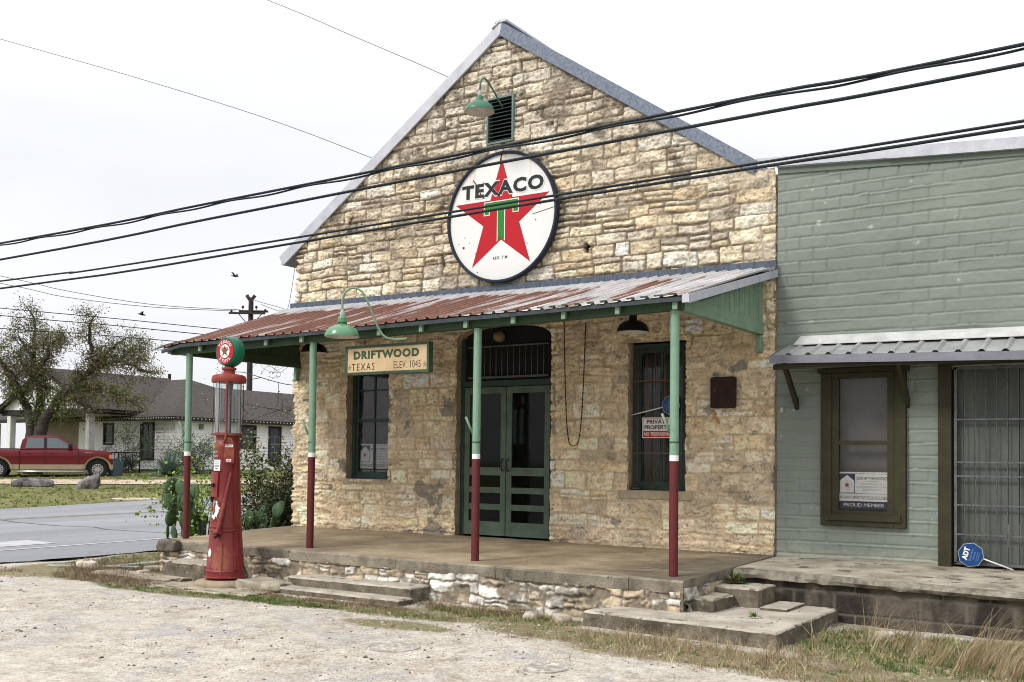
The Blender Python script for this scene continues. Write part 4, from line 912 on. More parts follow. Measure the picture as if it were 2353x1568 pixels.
for (x, z, r) in ((-.62, -.36, .018), (-.70, -.30, .008), (-.60, -.22, .008), (-.52, -.30, .007), (-.42, -.46, .008), (.55, -.10, .009), (.42, -.40, .008), (-.38, -.72, .008), (.62, .10, .008)): mb.xz(disc_pts(SX+x, SZ+z, r, 10), -.1198, -.1180); mb.build('rust_chip', M('chip_rust', (.10, .05, .025), rough=.8, scale=30), sg); mb = MB()
rg = [(-.47, .56), (-.42, .50), (-.36, .42), (-.33, .30)]
mb = MB(); mb.tube([(SX+p[0], -.120, SZ+p[1]) for p in rg], .008, 5); mb.build('rust_chip', MATS['chip_rust'], sg)
mb = MB(); mb.tube([(SX+.0, -.122, SZ+.86), (SX-.03, -.122, SZ+.74)], .007, 5); mb.build('rust_chip', MATS['chip_rust'], sg)
mb = MB(); mb.tube([(SX+.5, -.1195, SZ-.02), (SX+.86, -.1195, SZ+.04)], .004, 5); mb.build('rust_chip', MATS['chip_rust'], sg)

# ------------------------------------------------------------------ lamps
def goose_lamp(label, cx, cy, zrim, path, pr=.013, rad=.2, m_out=None, m_pipe=None, group=None, fins=False, name='gooseneck_lamp'):
    t = thing(name, label, 'lamp', (cx, cy, zrim), group=group)
    mb = MB(); r = rad; z = zrim
    out = [(r, z), (r, z+.006), (r*.93, z+.045), (r*.82, z+.085), (r*.60, z+.115), (r*.42, z+.128), (r*.27, z+.140), (r*.24, z+.165), (r*.24, z+.20)]
    if fins: out = out[:-1]+[(r*.28, z+.15), (r*.24, z+.165), (r*.28, z+.18), (r*.23, z+.195), (r*.27, z+.21), (r*.20, z+.225)]
    mb.lathe(out+[(r*.14, out[-1][1]+.02), (.012, out[-1][1]+.025)], cx, cy, 36); sh = mb.build('shade', m_out, t, recalc=False)
    mb = MB(); mb.lathe([(p[0]*.975, p[1]-.002) for p in out[:6]]+[(.001, z+.122)], cx, cy, 36); mb.build('shade_lining', M('lamp_lining', (.62, .58, .52), (.5, .46, .40), rough=.5, scale=5, bst=0), sh, recalc=False)
    mb = MB(); mb.lathe([(.001, z+.03), (.028, z+.045), (.033, z+.07), (.02, z+.12)], cx, cy, 14); mb.build('bulb', flat('bulb_glass', (.55, .55, .5), .2), t)
    ztop = out[-1][1]+.02
    mb = MB(); mb.lathe([(.03, ztop-.01), (.03, ztop+.035), (.018, ztop+.05), (.015, ztop+.07)], cx, cy, 16); mb.build('socket', M('socket_grey', (.40, .45, .42), rough=.5), t)
    # smooth path by Catmull-Rom
    P = [Vector((cx, cy, ztop+.04))]+[Vector(p) for p in path]; Q = []
    E_ = [P[0]]+P+[P[-1]]
    for i in range(1, len(E_)-2):
        for k in range(6):
            s = k/6; p0, p1, p2, p3 = E_[i-1:i+3]; Q.append(.5*((2*p1)+(-p0+p2)*s+(2*p0-5*p1+4*p2-p3)*s*s+(-p0+3*p1-3*p2+p3)*s**3))
    Q.append(P[-1]); mb = MB(); mb.tube(Q, pr, 10); mb.build('gooseneck', m_pipe or m_out, t)
    return t
m_lampgreen = M('lamp_green_enamel', (.085, .26, .12), (.065, .21, .10), rough=.22, scale=3, bs=30, bst=.03, spec=.7)
m_lampgreen2 = M('lamp_teal_enamel', (.075, .20, .13), (.05, .15, .10), rough=.35, scale=3, bs=30, bst=.05)
m_pipe = M('pipe_green', (.25, .36, .24), (.19, .30, .19), rough=.5, scale=6, bst=.05)
goose_lamp('green enamel gooseneck lamp curving up over the canopy eave above the hanging town sign', -3.70, -2.90, 2.425, [(-3.70, -2.90, 2.86), (-3.665, -2.875, 2.95), (-3.60, -2.83, 2.985), (-3.53, -2.78, 2.95), (-3.485, -2.74, 2.86), (-3.45, -2.66, 2.68), (-3.42, -2.60, 2.54), (-3.37, -2.54, 2.445), (-3.28, -2.46, 2.42), (-3.15, -2.41, 2.43)], m_out=m_lampgreen, m_pipe=m_pipe, fins=True)
goose_lamp('green gooseneck lamp high on the stone gable beside the louvred vent', -3.46, -.60, 5.63, [(-3.46, -.60, 5.96), (-3.46, -.57, 6.06), (-3.46, -.50, 6.11), (-3.46, -.42, 6.09), (-3.46, -.30, 6.02), (-3.47, -.10, 5.90), (-3.48, -.02, 5.86)], m_out=m_lampgreen2, m_pipe=m_lampgreen2)
for x, lb in ((-5.78, 'black shaded lamp under the left end of the porch canopy'), (-.89, 'black shaded lamp under the canopy above the right barred window')):
    goose_lamp(lb, x, -1.2, 2.50, [(x, -1.2, 2.85), (x, -1.2, 2.95)], m_out=m_black, rad=.185, group='black lamps under the canopy', pr=.02, name='ceiling_lamp')

# ------------------------------------------------------------------ hanging town sign
a, b_, c, d = -4.21, -2.93, 2.05, 2.40; y = -2.25
hs_ = thing('hanging_sign', 'cream painted town name sign with dark green frame hanging from the canopy beam', 'sign', ((a+b_)/2, y, c))
mb = MB(); t = .03; mb.box(a, b_, y-.04, y+.04, c, c+t); mb.box(a, b_, y-.04, y+.04, d-t, d); mb.box(a, a+t, y-.04, y+.04, c+t, d-t); mb.box(b_-t, b_, y-.04, y+.04, c+t, d-t); mb.build('frame', m_greendark, hs_)
mb = MB(); mb.box(a+t, b_-t, y-.028, y+.028, c+t, d-t); mb.build('board', M('cream_board', (.68, .54, .33), (.58, .42, .24), rough=.6, scale=1.4, bs=20, bst=.05), hs_)
mb = MB(); put_text(mb, 'DRIFTWOOD', (a+b_)/2-.01, 2.285, y-.030, w=1.0, h=.10, bold=.05, spacing=1.15)
# small serifs on the painted capitals
P_, F_ = text_mesh('I', None, .1)
mb.build('lettering', flat('letter_green', (.045, .085, .04), .6), hs_)
mb = MB(); put_text(mb, 'TEXAS', -3.93, 2.145, y-.030, w=.36, h=.085, bold=.0, spacing=1.3); mb.build('lettering', flat('letter_brown', (.05, .035, .025), .6), hs_); mb = MB(); put_text(mb, 'ELEV. 1045', -3.255, 2.15, y-.030, w=.40, h=.085, bold=-.005, spacing=1.1); mb.build('lettering', flat('letter_brown', (.05, .035, .025), .6), hs_)
mb = MB()
for x in (-4.145, -2.995): mb.xz(star_pts(x, 2.14, .042), y-.0305, y-.029)
mb.build('star', flat('star_tan', (.33, .24, .16), .6), hs_)
for x in (-3.93, -3.13):
    mb = MB(); zz = 2.395
    for k in range(2):
        cz = zz+.02+k*.035; pts = [(x+.011*math.cos(q), y, cz+.02*math.sin(q)) for q in np.linspace(0, 2*math.pi, 11)]; mb.tube(pts, .003, 5)
    mb.tube([(x, y, zz+.07), (x, y, zz+.14)], .003, 5); mb.build('chain_link', m_black, hs_)
# plaque
mb = MB(); pl_ = []
for cx_, cz_, a0 in ((-.125, 2.035, 0), (-.385, 2.035, 90), (-.385, 1.715, 180), (-.125, 1.715, 270)):
    for k in range(4): an = R(a0+k*30); pl_.append((cx_+.025*math.cos(an), cz_+.025*math.sin(an)))
mb.xz(pl_, -.115, -.075); pq = mb.build('rusty_plaque', M('dark_rust', (.035, .012, .009), (.018, .008, .007), rough=.55, scale=5, bs=30, bst=.3, third=((.10, .035, .02), 1.6, .58), stretch=(3, 1, 1))); tag(pq, 'blank dark rusty metal plaque on the stone wall right of the barred window', 'plaque')
# private property sign
def board_sign(name, label, x0, x1, z0, z1, y):
    t = thing(name, label, 'sign', ((x0+x1)/2, y, z0)); mb = MB(); mb.box(x0, x1, y-.004, y, z0, z1); mb.build('board', m_white, t); return t
ps = board_sign('warning_sign', 'small white and red private property sign on the barred window bars', -1.37, -.96, 1.345, 1.60, .045)
mb = MB(); w_ = .007
for q in ((-1.36, -1.36+.005, 1.355, 1.59), (-.975, -.97, 1.355, 1.59), (-1.355, -.975, 1.585, 1.59)): mb.box(q[0], q[1], .0395, .0405, q[2], q[3])
mb.box(-1.355, -.975, .0395, .0405, 1.355, 1.435); mb.build('red_band', flat('sign_red_paint', (.45, .02, .02), .5), ps)
mb = MB(); put_text(mb, 'PRIVATE', -1.165, 1.548, .0388, w=.29, h=.052, bold=.03); put_text(mb, 'PROPERTY', -1.165, 1.478, .0388, w=.35, h=.052, bold=.03); mb.build('lettering', MATS['sign_black'], ps)
mb = MB(); put_text(mb, 'NO TRESPASSING', -1.165, 1.395, .0388, w=.355, h=.042, bold=.02); mb.build('lettering', m_white, ps)
# blue octagonal yard signs
def adt(label, cx, cz, y, r, rot, stake, flip=False):
    t = thing('yard_sign', label, 'sign', (cx, y, cz-r), group='blue octagonal security signs')
    oc = lambda q: [(cx+q*math.cos(rot+i*math.pi/4+math.pi/8), cz+q*math.sin(rot+i*math.pi/4+math.pi/8)) for i in range(8)]
    mb = MB(); mb.xz(oc(r), y-.004, y); mb.build('board', flat('pale_edge', (.45, .5, .5), .4), t)
    mb = MB(); mb.xz(oc(r*.955), y-.0065, y-.0045); mb.build('blue_face', flat('security_blue', (.008, .055, .20), .35), t)
    mb = MB(); R_ = rot+(math.pi/2-.42 if not flip else math.pi*1.35)
    tx = lambda s, u, v, w, h, bo: put_text(mb, s, cx+u*math.cos(R_)-v*math.sin(R_), cz+u*math.sin(R_)+v*math.cos(R_), y-.0075, w=w, h=h, bold=bo, rot=R_)
    tx('ADT', 0, r*.38, r*1.05, r*.42, .06); mb.build('lettering', m_white, t)
    mb = MB()
    tx('Custom Home', 0, -r*.02, r*1.0, r*.17, 0); tx('Services', 0, -r*.24, r*.62, r*.15, 0)
    for v in (-.45, -.58): tx('www.adt.com', 0, r*v, r*.7, r*.09, 0)
    mb.build('lettering', flat('pale_blue_ink', (.18, .30, .50), .4), t)
    mb = MB(); mb.tube(stake, .008, 8); mb.build('stake', m_white, t)
    return t
adt('blue octagonal security sign with white stake leaning on the barred door at lower right', 2.435, .135, -.10, .128, .18, [(2.54, -.095, .105), (2.83, -.10, .005)])
adt('blue octagonal security sign hung in the barred window behind the right porch post', -.99, 1.75, .05, .122, 1.0, [(-1.54, .045, 1.63), (-1.1, .05, 1.725)], True)
mb = MB(); mb.box(-1.50, -1.37, -.02, .05, .705, .735, .008); mb.box(-1.49, -1.39, -.01, .04, .735, .765, .012); bx = mb.build('black_box', flat('dusty_black', (.05, .05, .05), .4)); tag(bx, 'small black device sitting on the right window sill', 'device')
# society signs in the windows
def society(label, x0, z0, y, w, h):
    t = thing('window_sign', label, 'sign', (x0+w/2, y, z0), group='society membership signs in windows')
    U = lambda u: x0+u*w; Vv = lambda v: z0+v*h
    mb = MB(); mb.box(x0, x0+w, y, y+.003, z0, z0+h); mb.build('board', m_white, t)
    mb = MB(); q = y-.001
    mb.box(U(0), U(1), q, y-.0002, Vv(0), Vv(.2)); mb.box(U(0), U(1), q, y-.0002, Vv(.405), Vv(.415)); mb.box(U(0), U(1), q, y-.0002, Vv(.95), Vv(.96))
    mb.box(U(0), U(.32), q, y-.0002, Vv(.43), Vv(.945)); mb.build('navy_band', m_navy, t)
    mb = MB(); mb.xz([(U(.01), Vv(.44)), (U(.305), Vv(.44)), (U(.305), Vv(.76)), (U(.16), Vv(.915)), (U(.01), Vv(.76))], y-.0022, y-.0012)
    mb.build('house_emblem', m_white, t)
    mb = MB(); mb.xz(disc_pts(U(.157), Vv(.64), w*.10, 28), y-.0032, y-.0024); mb.build('emblem_ring', flat('thin_brown', (.45, .33, .32), .5), t)
    mb = MB(); mb.xz(disc_pts(U(.157), Vv(.64), w*.094, 28), y-.0042, y-.0034); mb.build('emblem_disc', m_white, t)
    mb = MB(); mb.xz(star_pts(U(.157), Vv(.64), w*.075), y-.0054, y-.0044); mb.build('star', flat('brick_red', (.30, .04, .02), .5), t)
    mb = MB(); put_text(mb, 'DRIFTWOOD', U(.665), Vv(.83), y-.0015, w=w*.62, h=h*.085, bold=.02, spacing=1.2)
    for s_, v, ww in (('HISTORICAL', .675, .5), ('CONSERVATION', .595, .62), ('SOCIETY', .515, .36)): put_text(mb, s_, U(.665), Vv(v), y-.0015, w=w*ww, h=h*.045, bold=.0, spacing=1.4)
    mb.box(U(.5), U(.8), y-.0014, y-.001, Vv(.748), Vv(.754))
    put_text(mb, 'WWW.DRIFTWOODHCS.ORG', U(.5), Vv(.30), y-.0015, w=w*.98, h=h*.09, bold=.0); mb.build('lettering', flat('ink_navy', (.02, .03, .06), .5), t)
    mb = MB(); put_text(mb, 'PROUD MEMBER', U(.5), Vv(.10), y-.0025, w=w*.82, h=h*.095, bold=.0); mb.build('lettering', m_white, t)
society('navy and white society sign behind the glass of the green building window', 1.075, .565, -.015, .53, .40)
society('navy and white society sign behind the left window of the stone store', -6.12, .81, .165, .60, .46)

# ------------------------------------------------------------------ gas pump
px, py, pz = -5.33, -3.10, -.385
pump = thing('gas_pump', 'tall red antique visible gas pump with glass cylinder and round globe', 'gas pump', (px, py, pz))
def pl_lathe(prof, name, mat, n=40, parent=pump, cx=px, cy=py):
    mb = MB(); mb.lathe([(r, pz+z) for r, z in prof], cx, cy, n); return mb.build(name, mat, parent)
body = pl_lathe([(.001, 0), (.245, 0), (.25, .012), (.225, .022), (.222, .075), (.226, .085), (.220, .095), (.188, .54), (.196, .548), (.198, .565), (.188, .575), (.188, .590), (.194, .600), (.194, .612), (.184, .622), (.142, 1.50), (.147, 1.51), (.147, 1.60), (.140, 1.61), (.138, 1.69)], 'body', m_red)
mb = MB(); mb.tube([(px+.225*math.cos(-.92), py+.225*math.sin(-.92), pz+.05), (px+.203*math.cos(-.92), py+.203*math.sin(-.92), pz+.42)], .006, 6)
for k in range(10): an = -2.6+k*.35; mb.lathe([(.007, 0), (.007, .006), (.001, .009)], 0, 0, 6); q = len(mb.v)-18; mb.v[q:] = [(px+(.224+v[2])*math.cos(an)-v[0]*math.sin(an), py+(.224+v[2])*math.sin(an)+v[0]*math.cos(an), pz+.12+v[1]) for v in mb.v[q:]]
mb.build('seam', m_red, pump)
# vertical channel along the right side
mb = MB(); an = -.12
def onb(z): return np.interp(z, [.1, .54, .62, 1.5], [.220, .188, .184, .142])
for z0, z1 in ((.1, .55), (.62, 1.5)):
    P = []
    for z in (z0, z1):
        r = onb(z); 
        for dr, da in ((-.01, -.12), (.02, -.12), (.02, .12), (-.01, .12)): P.append((px+(r+dr)*math.cos(an+da), py+(r+dr)*math.sin(an+da), pz+z))
    mb.hexa(P)
mb.build('channel', m_red, pump)
pl_lathe([(.15, 1.69), (.195, 1.69), (.195, 1.715), (.13, 1.725), (.001, 1.725)], 'collar', m_red)
mt, N, L, b = newmat('pump_glass'); o_ = N['Material Output']; N.remove(b)
tr = N.new('ShaderNodeBsdfTransparent'); tr.inputs[0].default_value = (.86, .89, .90, 1); gl = N.new('ShaderNodeBsdfGlossy'); gl.inputs['Roughness'].default_value = .03; lw = N.new('ShaderNodeLayerWeight'); lw.inputs[0].default_value = .35; mxs = N.new('ShaderNodeMixShader')
L.new(lw.outputs['Facing'], mxs.inputs[0]); L.new(tr.outputs[0], mxs.inputs[1]); L.new(gl.outputs[0], mxs.inputs[2]); L.new(mxs.outputs[0], o_.inputs[0])
pl_lathe([(.155, 1.725), (.155, 2.325)], 'glass_cylinder', mt, 48)
mb = MB()
for k in range(8): an = k*math.pi/4+.2; mb.tube([(px+.175*math.cos(an), py+.175*math.sin(an), pz+1.715), (px+.175*math.cos(an), py+.175*math.sin(an), pz+2.33)], .0045, 6)
mb.build('tie_rod', M('rod_dark', (.08, .035, .03), rough=.5), pump)
mb = MB(); mb.tube([(px+.02, py, pz+1.72), (px+.02, py, pz+2.33)], .022, 12); mb.lathe([(.035, pz+2.25), (.045, pz+2.33)], px+.02, py, 14)
mb.box(px-.085, px-.055, py-.10, py-.095, pz+1.75, pz+2.26)
for k in range(11): mb.box(px-.095, px-.045, py-.106, py-.1005, pz+1.79+k*.042, pz+1.797+k*.042)
mb.build('gauge', M('gauge_grey', (.30, .31, .32), (.2, .2, .21), rough=.4, metal=.5, scale=9), pump)
mb = MB(); mb.tube([(px+.13, py-.14, pz+2.33), (px+.13, py-.14, pz+1.72), (px+.125, py-.15, pz+1.64), (px+.11, py-.17, pz+1.60)], .013, 10); mb.build('vent_pipe', m_red, pump)
pl_lathe([(.001, 2.325), (.197, 2.325), (.203, 2.335), (.203, 2.375), (.192, 2.405), (.16, 2.42), (.10, 2.43), (.07, 2.435), (.065, 2.475), (.085, 2.48), (.088, 2.50), (.075, 2.505), (.05, 2.52), (.001, 2.52)], 'cap', M('cap_red', (.30, .06, .04), (.23, .04, .03), rough=.45, scale=8, bs=40, bst=.08))
# globe: a drum standing on edge, face to the street
gz = pz+2.70; gr_ = .182
mb = MB(); V = []; F = []; n = 48
prof = [(.001, -.062), (.150, -.066), (.158, -.072), (.170, -.062), (.182, -.02), (.184, .02), (.178, .07), (.160, .10), (.10, .108), (.001, .108)]
for (r, y) in prof:
    for k in range(n): a = 2*math.pi*k/n; V.append((px+r*math.cos(a), py+y, gz+r*math.sin(a)))
for i in range(len(prof)-1):
    for k in range(n): F.append((i*n+k, i*n+(k+1) % n, (i+1)*n+(k+1) % n, (i+1)*n+k))
mb.add(V, F, True); glb = mb.build('globe', M('globe_green', (.012, .16, .085), (.010, .13, .07), rough=.3, scale=3, bst=0), pump)
yb = py-.0685
mb = MB(); mb.xz(disc_pts(px, gz, .146, 40), yb-.002, yb); mb.build('red_ring', m_signred, glb)
mb = MB(); mb.xz(disc_pts(px, gz, .088, 36), yb-.004, yb-.0022); mb.build('blue_ring', flat('ring_blue', (.05, .07, .2), .3), glb)
mb = MB(); mb.xz(disc_pts(px, gz, .083, 36), yb-.006, yb-.0042); mb.build('white_disc', m_white, glb)
mb = MB(); mb.xz(star_pts(px, gz, .075), yb-.0075, yb-.0062); mb.build('star', m_signred, glb)
mb = MB(); mb.xz([(px+x*.09, gz+z*.09) for x, z in tee(0)], yb-.009, yb-.0078); mb.build('letter', m_signgreen, glb)
mb = MB(); put_text(mb, 'TEXACO', px, gz+.036, yb-.0095, w=.115, h=.02, bold=.03); mb.build('lettering', MATS['sign_black'], glb)
mb = MB()
for s_, ac, st_, sgn in (('TEXACO', math.pi/2, .36, -1), ('ETHYL', -math.pi/2, .36, 1)):
    for i, ch_ in enumerate(s_):
        an = ac+sgn*(i-(len(s_)-1)/2)*st_; rr_ = .117; put_text(mb, ch_, px+rr_*math.cos(an), gz+rr_*math.sin(an), yb-.0035, h=.038, bold=.035, rot=an-math.pi/2 if sgn < 0 else an+math.pi/2)
mb.build('lettering', m_white, glb)
# right side box with two white labels
bxm = MB(); bz = pz+1.36; x0_ = px+.155
P = [(0, 0), (.10, 0), (.10, .24), (.07, .30), (.0, .33)]
d1 = Vector((.80, -.60, 0)); d1 = Vector((.836, .548, 0)); nn_ = Vector((.548, -.836, 0))
B0 = Vector((px+.085, py-.12, bz))
f0 = lambda a, b_: tuple(B0+d1*a*1.2+Vector((0, 0, b_))+nn_*.03); f1 = lambda a, b_: tuple(B0+d1*a*1.2+Vector((0, 0, b_))-nn_*.05)
bxm.prism(P, f0, f1); hb = bxm.build('meter_box', m_red, pump)
lb = MB(); f2 = lambda a, b_: tuple(B0+d1*a*1.2+Vector((0, 0, b_))+nn_*.033); f3 = lambda a, b_: tuple(B0+d1*a*1.2+Vector((0, 0, b_))+nn_*.0302)
lb.prism([(.015, .19), (.09, .19), (.09, .22), (.015, .22)], f2, f3); lb.prism([(.025, .02), (.075, .02), (.075, .05), (.025, .05)], f2, f3); lb.build('label', m_white, hb)
lb = MB(); f2b = lambda a, b_: tuple(B0+d1*a*1.2+Vector((0, 0, b_))+nn_*.0348); f3b = lambda a, b_: tuple(B0+d1*a*1.2+Vector((0, 0, b_))+nn_*.0335)
for q in range(7): lb.prism([(.022+q*.009, .199), (.027+q*.009, .199), (.027+q*.009, .212), (.022+q*.009, .212)], f2b, f3b)
for q in range(4): lb.prism([(.033+q*.009, .029), (.038+q*.009, .029), (.038+q*.009, .042), (.033+q*.009, .042)], f2b, f3b)
lb.build('label_print', flat('faded_ink', (.12, .05, .05), .6), hb)
# long pump handle on the right
mb = MB(); H0 = Vector((px+.10, py-.205, pz+.56)); H1 = Vector((px+.185, py-.10, pz+1.25)); mb.tube([H0, H0.lerp(H1, .5), H1], [.030, .026, .017], 12); mb.tube([H0+Vector((-.05, 0, -.02)), H0+Vector((.03, 0, .0))], .036, 10); hd = mb.build('pump_handle', m_red, pump)
mb = MB(); mb.tube([H0+Vector((-.03, -.02, -.07)), H0+Vector((.02, -.02, -.04))], .022, 8); mb.build('pivot', m_black, hd)
# front plate, lock and dispenser on the street side
def ya(z): return -onb(z)
FA = -1.50          # azimuth of the street-facing fittings, a little left of the camera side
def onface(z, u, out): # u metres to the camera's right around the body
    r = onb(z); an = FA+u/r; return (px+(r+out)*math.cos(an), py+(r+out)*math.sin(an), pz+z)
def patch(name, mat, z0, z1, u0, u1, out=.003, thick=0, n=6, parent=pump, shape=None):
    mb = MB()
    V = []
    for j in range(n+1):
        for i in range(n+1):
            z = z0+(z1-z0)*j/n; u = u0+(u1-u0)*i/n; V.append(onface(z, u, out))
    F = [(j*(n+1)+i, j*(n+1)+i+1, (j+1)*(n+1)+i+1, (j+1)*(n+1)+i) for j in range(n) for i in range(n)]
    mb.add(V, F, True)
    if thick:
        k = len(V); mb.add([onface(z0+(z1-z0)*j/n, u0+(u1-u0)*i/n, -.005) for j in range(n+1) for i in range(n+1)], [])
        for i in range(n): mb.f += [(i, i+1, k+i+1, k+i), (n*(n+1)+i, n*(n+1)+i+1, k+n*(n+1)+i+1, k+n*(n+1)+i)]; mb.sm += [0, 0]; mb.mi += [0, 0]
        for j in range(n): q = j*(n+1); mb.f += [(q, q+n+1, k+q+n+1, k+q), (q+n, q+n+n+1, k+q+n+n+1, k+q+n)]; mb.sm += [0, 0]; mb.mi += [0, 0]
    return mb.build(name, mat, parent, recalc=bool(thick))
def opatch(name, mat, pts, out=.004, parent=pump):
    mb = MB(); mb.add([onface(z, u, out) for u, z in pts], [tuple(range(len(pts)))]); return mb.build(name, mat, parent, recalc=False)
def ell(u, z, a, b_, n=20): return [(u+a*math.cos(2*math.pi*k/n), z+b_*math.sin(2*math.pi*k/n)) for k in range(n)]
ws = patch('notice', m_white, 1.27, 1.40, -.09, .035, .005)
def ptext(mb, s, u0, z0, w, h, out, bold=0):
    P, F = text_mesh(s, w, h, bold); mb.add([onface(z0+p[1], u0+p[0], out) for p in P], F)
mb = MB(); ptext(mb, 'CONTAINS', -.025, 1.325, .085, .018, .0068, .02); ptext(mb, 'LEAD', -.02, 1.297, .045, .018, .0068, .02); ptext(mb, 'WARNING', -.025, 1.375, .08, .010, .0068); ptext(mb, 'GASOLINE', -.025, 1.352, .08, .010, .0068)
mb.build('lettering', MATS['sign_black'], ws, recalc=False)
opatch('faded_seal', M('faded_sticker', (.34, .20, .20), (.26, .12, .12), rough=.6, scale=20), ell(-.035, 1.525, .038, .045)); opatch('faded_seal', MATS['faded_sticker'], [(-.07, 1.43), (0, 1.43), (0, 1.46), (-.07, 1.46)])
patch('side_plate', m_red, .96, 1.255, -.09, .025, .022, 1)
mb = MB(); c0 = Vector(onface(1.10, -.025, .022)); c1 = Vector(onface(1.10, -.025, .055)); mb.tube([c0, c1], .022, 10); mb.tube([Vector(onface(.965, -.065, .02)), Vector(onface(.90, -.068, .012))], .016, 8); mb.build('lock', m_black, pump)
mb = MB(); c0 = Vector(onface(1.262, -.06, .01)); c1 = Vector(onface(1.262, .06, .015)); mb.tube([c0, c1], .005, 6); mb.build('latch', MATS['rod_dark'], pump)
# torn decal: a faded oval with ragged white remains
opatch('decal', M('decal_oval', (.17, .022, .03), (.12, .015, .02), rough=.5, scale=10), ell(.0, .80, .085, .135), .0035)
opatch('decal_scrap', m_white, [(-.06, .72), (-.045, .705), (-.03, .715), (-.02, .69), (-.005, .70), (.005, .73), (.03, .72), (.03, .745), (.045, .77), (.052, .81), (.07, .835), (.045, .84), (.035, .86), (.02, .885), (.03, .90), (.01, .915), (-.002, .905), (.005, .88), (-.0, .84), (.0, .79), (-.02, .745), (-.045, .745), (-.055, .79), (-.065, .80)], .0052)
opatch('decal_scrap', flat('faded_blue', (.22, .32, .38), .5), [(-.05, .86), (-.035, .93), (-.015, .91), (-.02, .87), (-.035, .83)], .0052)
opatch('decal_scrap', flat('rust_orange', (.34, .09, .03), .6), [(-.02, .76), (-.006, .80), (-.004, .86), (-.03, .84), (-.035, .79)], .0054)
FA = -1.62
opatch('white_spot', m_white, ell(-.03, .30, .034, .050), .004)
rockmesh(px-.02, py, -.47, .34, .33, .085, 31, amp=.05, flat_top=True, n=14, pw=.8).build('concrete_pad', M('pad_concrete', (.42, .34, .24), (.28, .22, .15), rough=.95, scale=5, bs=60, bst=.8), pump)

# ------------------------------------------------------------------ loose stones
def rock(name, label, cat, cx, cy, cz, sx, sy, sz, seed, mat, amp=.28, ang=0, flat_top=False, group=None, pw=.55, n=14):
    o = rockmesh(cx, cy, cz, sx, sy, sz, seed, n, amp, flat_top, ang, pw).build(name, mat); return tag(o, label, cat, group)
rock('flat_rock', 'layered tan flat rock between the red pump and the concrete steps', 'rock', -4.72, -3.02, -.46, .40, .22, .10, 41, m_rock, .35, -.1, True)
rock('flat_rock', 'small leaning rock chunk at the corner of the upper concrete step', 'rock', -4.53, -2.78, -.40, .08, .13, .06, 42, m_rock, .3, .4)
rock('white_rock', 'white limestone chunk lying in the dry grass left of the porch', 'rock', -8.1, -3.05, -.43, .15, .09, .07, 43, M('white_limestone', (.74, .69, .58), (.55, .48, .37), rough=.9, scale=6, bs=30, bst=.6), .2, .3, True)
rr = random.Random(77); lm = M('pale_rubble', (.60, .54, .44), (.36, .31, .24), rough=.95, scale=9, bs=35, bst=.8)
RB = [(-7.35, -2.55, 'pale rubble stone at the foot of the porch corner cap stones'), (-7.5, -2.2, 'rubble stone left of the far left porch post'), (-7.0, -3.0, 'grey rubble stone beside the broken flat slab'), (-7.62, -1.5, 'rubble stone behind the far left porch post'), (-1.05, -3.05, 'white rubble stone below the porch near the wide landing'), (-.75, -2.95, 'smaller white stone touching the left end of the wide landing'), (2.05, -2.05, 'flat pale stone in the weeds under the walkway')]
for i, (x, y, lb) in enumerate(RB): rock('rubble_stone', lb, 'rock', x, y, -.47, .09+.07*rr.random(), .07, .045, 60+i, lm, .35, rr.random()*3, group='loose rubble around the porch', n=8)
rock('grey_boulder', 'long low grey boulder lying on the lawn across the road', 'boulder', -31.4, 10.6, -.03, .74, .36, .21, 81, m_greyrock, .22, .72, pw=.7)
rock('grey_boulder', 'tilted upright grey boulder on the lawn in front of the red pickup wheel', 'boulder', -28.95, 11.1, -.06, .40, .34, .38, 82, m_greyrock, .30, .5, pw=.8)
bo = [q for q in S.objects if q.name.startswith('grey_boulder')][-1]
for v in bo.data.vertices: v.co.z += max(0, v.co.z)*.55*(v.co.x*.8+v.co.y*.5); v.co.x += .25*v.co.z*.8; v.co.y += .25*v.co.z*.5
rock('flat_stone', 'flat pale stone sunk in the lawn near the far edge of the road', 'rock', -23.3, 8.9, -.33, .75, .5, .07, 83, lm, .15, .8, flat_top=True)
m_wood = M('peeling_green_board', (.35, .48, .42), (.55, .56, .52), rough=.8, scale=8, bs=30, bst=.2)
for i, (p, q, lb) in enumerate((((-7.9, -2.75, -.45), (-7.35, -2.35, -.38), 'peeling pale board tilted in the grass by the porch corner'), ((-8.0, -2.9, -.45), (-7.45, -2.72, -.44), 'flat green painted board lying in the dry grass'), ((-8.7, -3.25, -.46), (-8.3, -3.0, -.46), 'short green board piece in the grass left of the white rock'))):
    mb = MB(); P = Vector(p); Q = Vector(q); d = (Q-P).normalized(); s_ = d.cross(Vector((0, 0, 1))).normalized()*.035; u_ = Vector((0, 0, .012))
    mb.hexa([P-s_, Q-s_, Q+s_, P+s_, P-s_+u_, Q-s_+u_, Q+s_+u_, P+s_+u_]); o = mb.build('wood_scrap', m_wood); tag(o, lb, 'board', 'wood scraps left of the porch')
mh = M('meter_lid', (.44, .41, .37), (.26, .24, .21), rough=.95, scale=5, bs=30, bst=.9, bd=.015, third=((.60, .54, .46), 2.5, .5))
for x, y, lb, r in ((.30, -4.97, 'round flat concrete lid in the foreground gravel at right', .17), (-1.15, -4.98, 'round worn concrete lid in the gravel in front of the steps', .22)):
    mb = MB(); z = -.492+(fbm(np.array([x*.9]), np.array([y*.9]), 3, 5)[0]-.5)*.045; mb.lathe([(r, z-.03), (r, z+.002), (r-.012, z+.006), (r-.02, z-.001), (.001, z+.001)], x, y, 28); o = mb.build('ground_lid', mh); tag(o, lb, 'utility lid', 'round lids in the gravel')

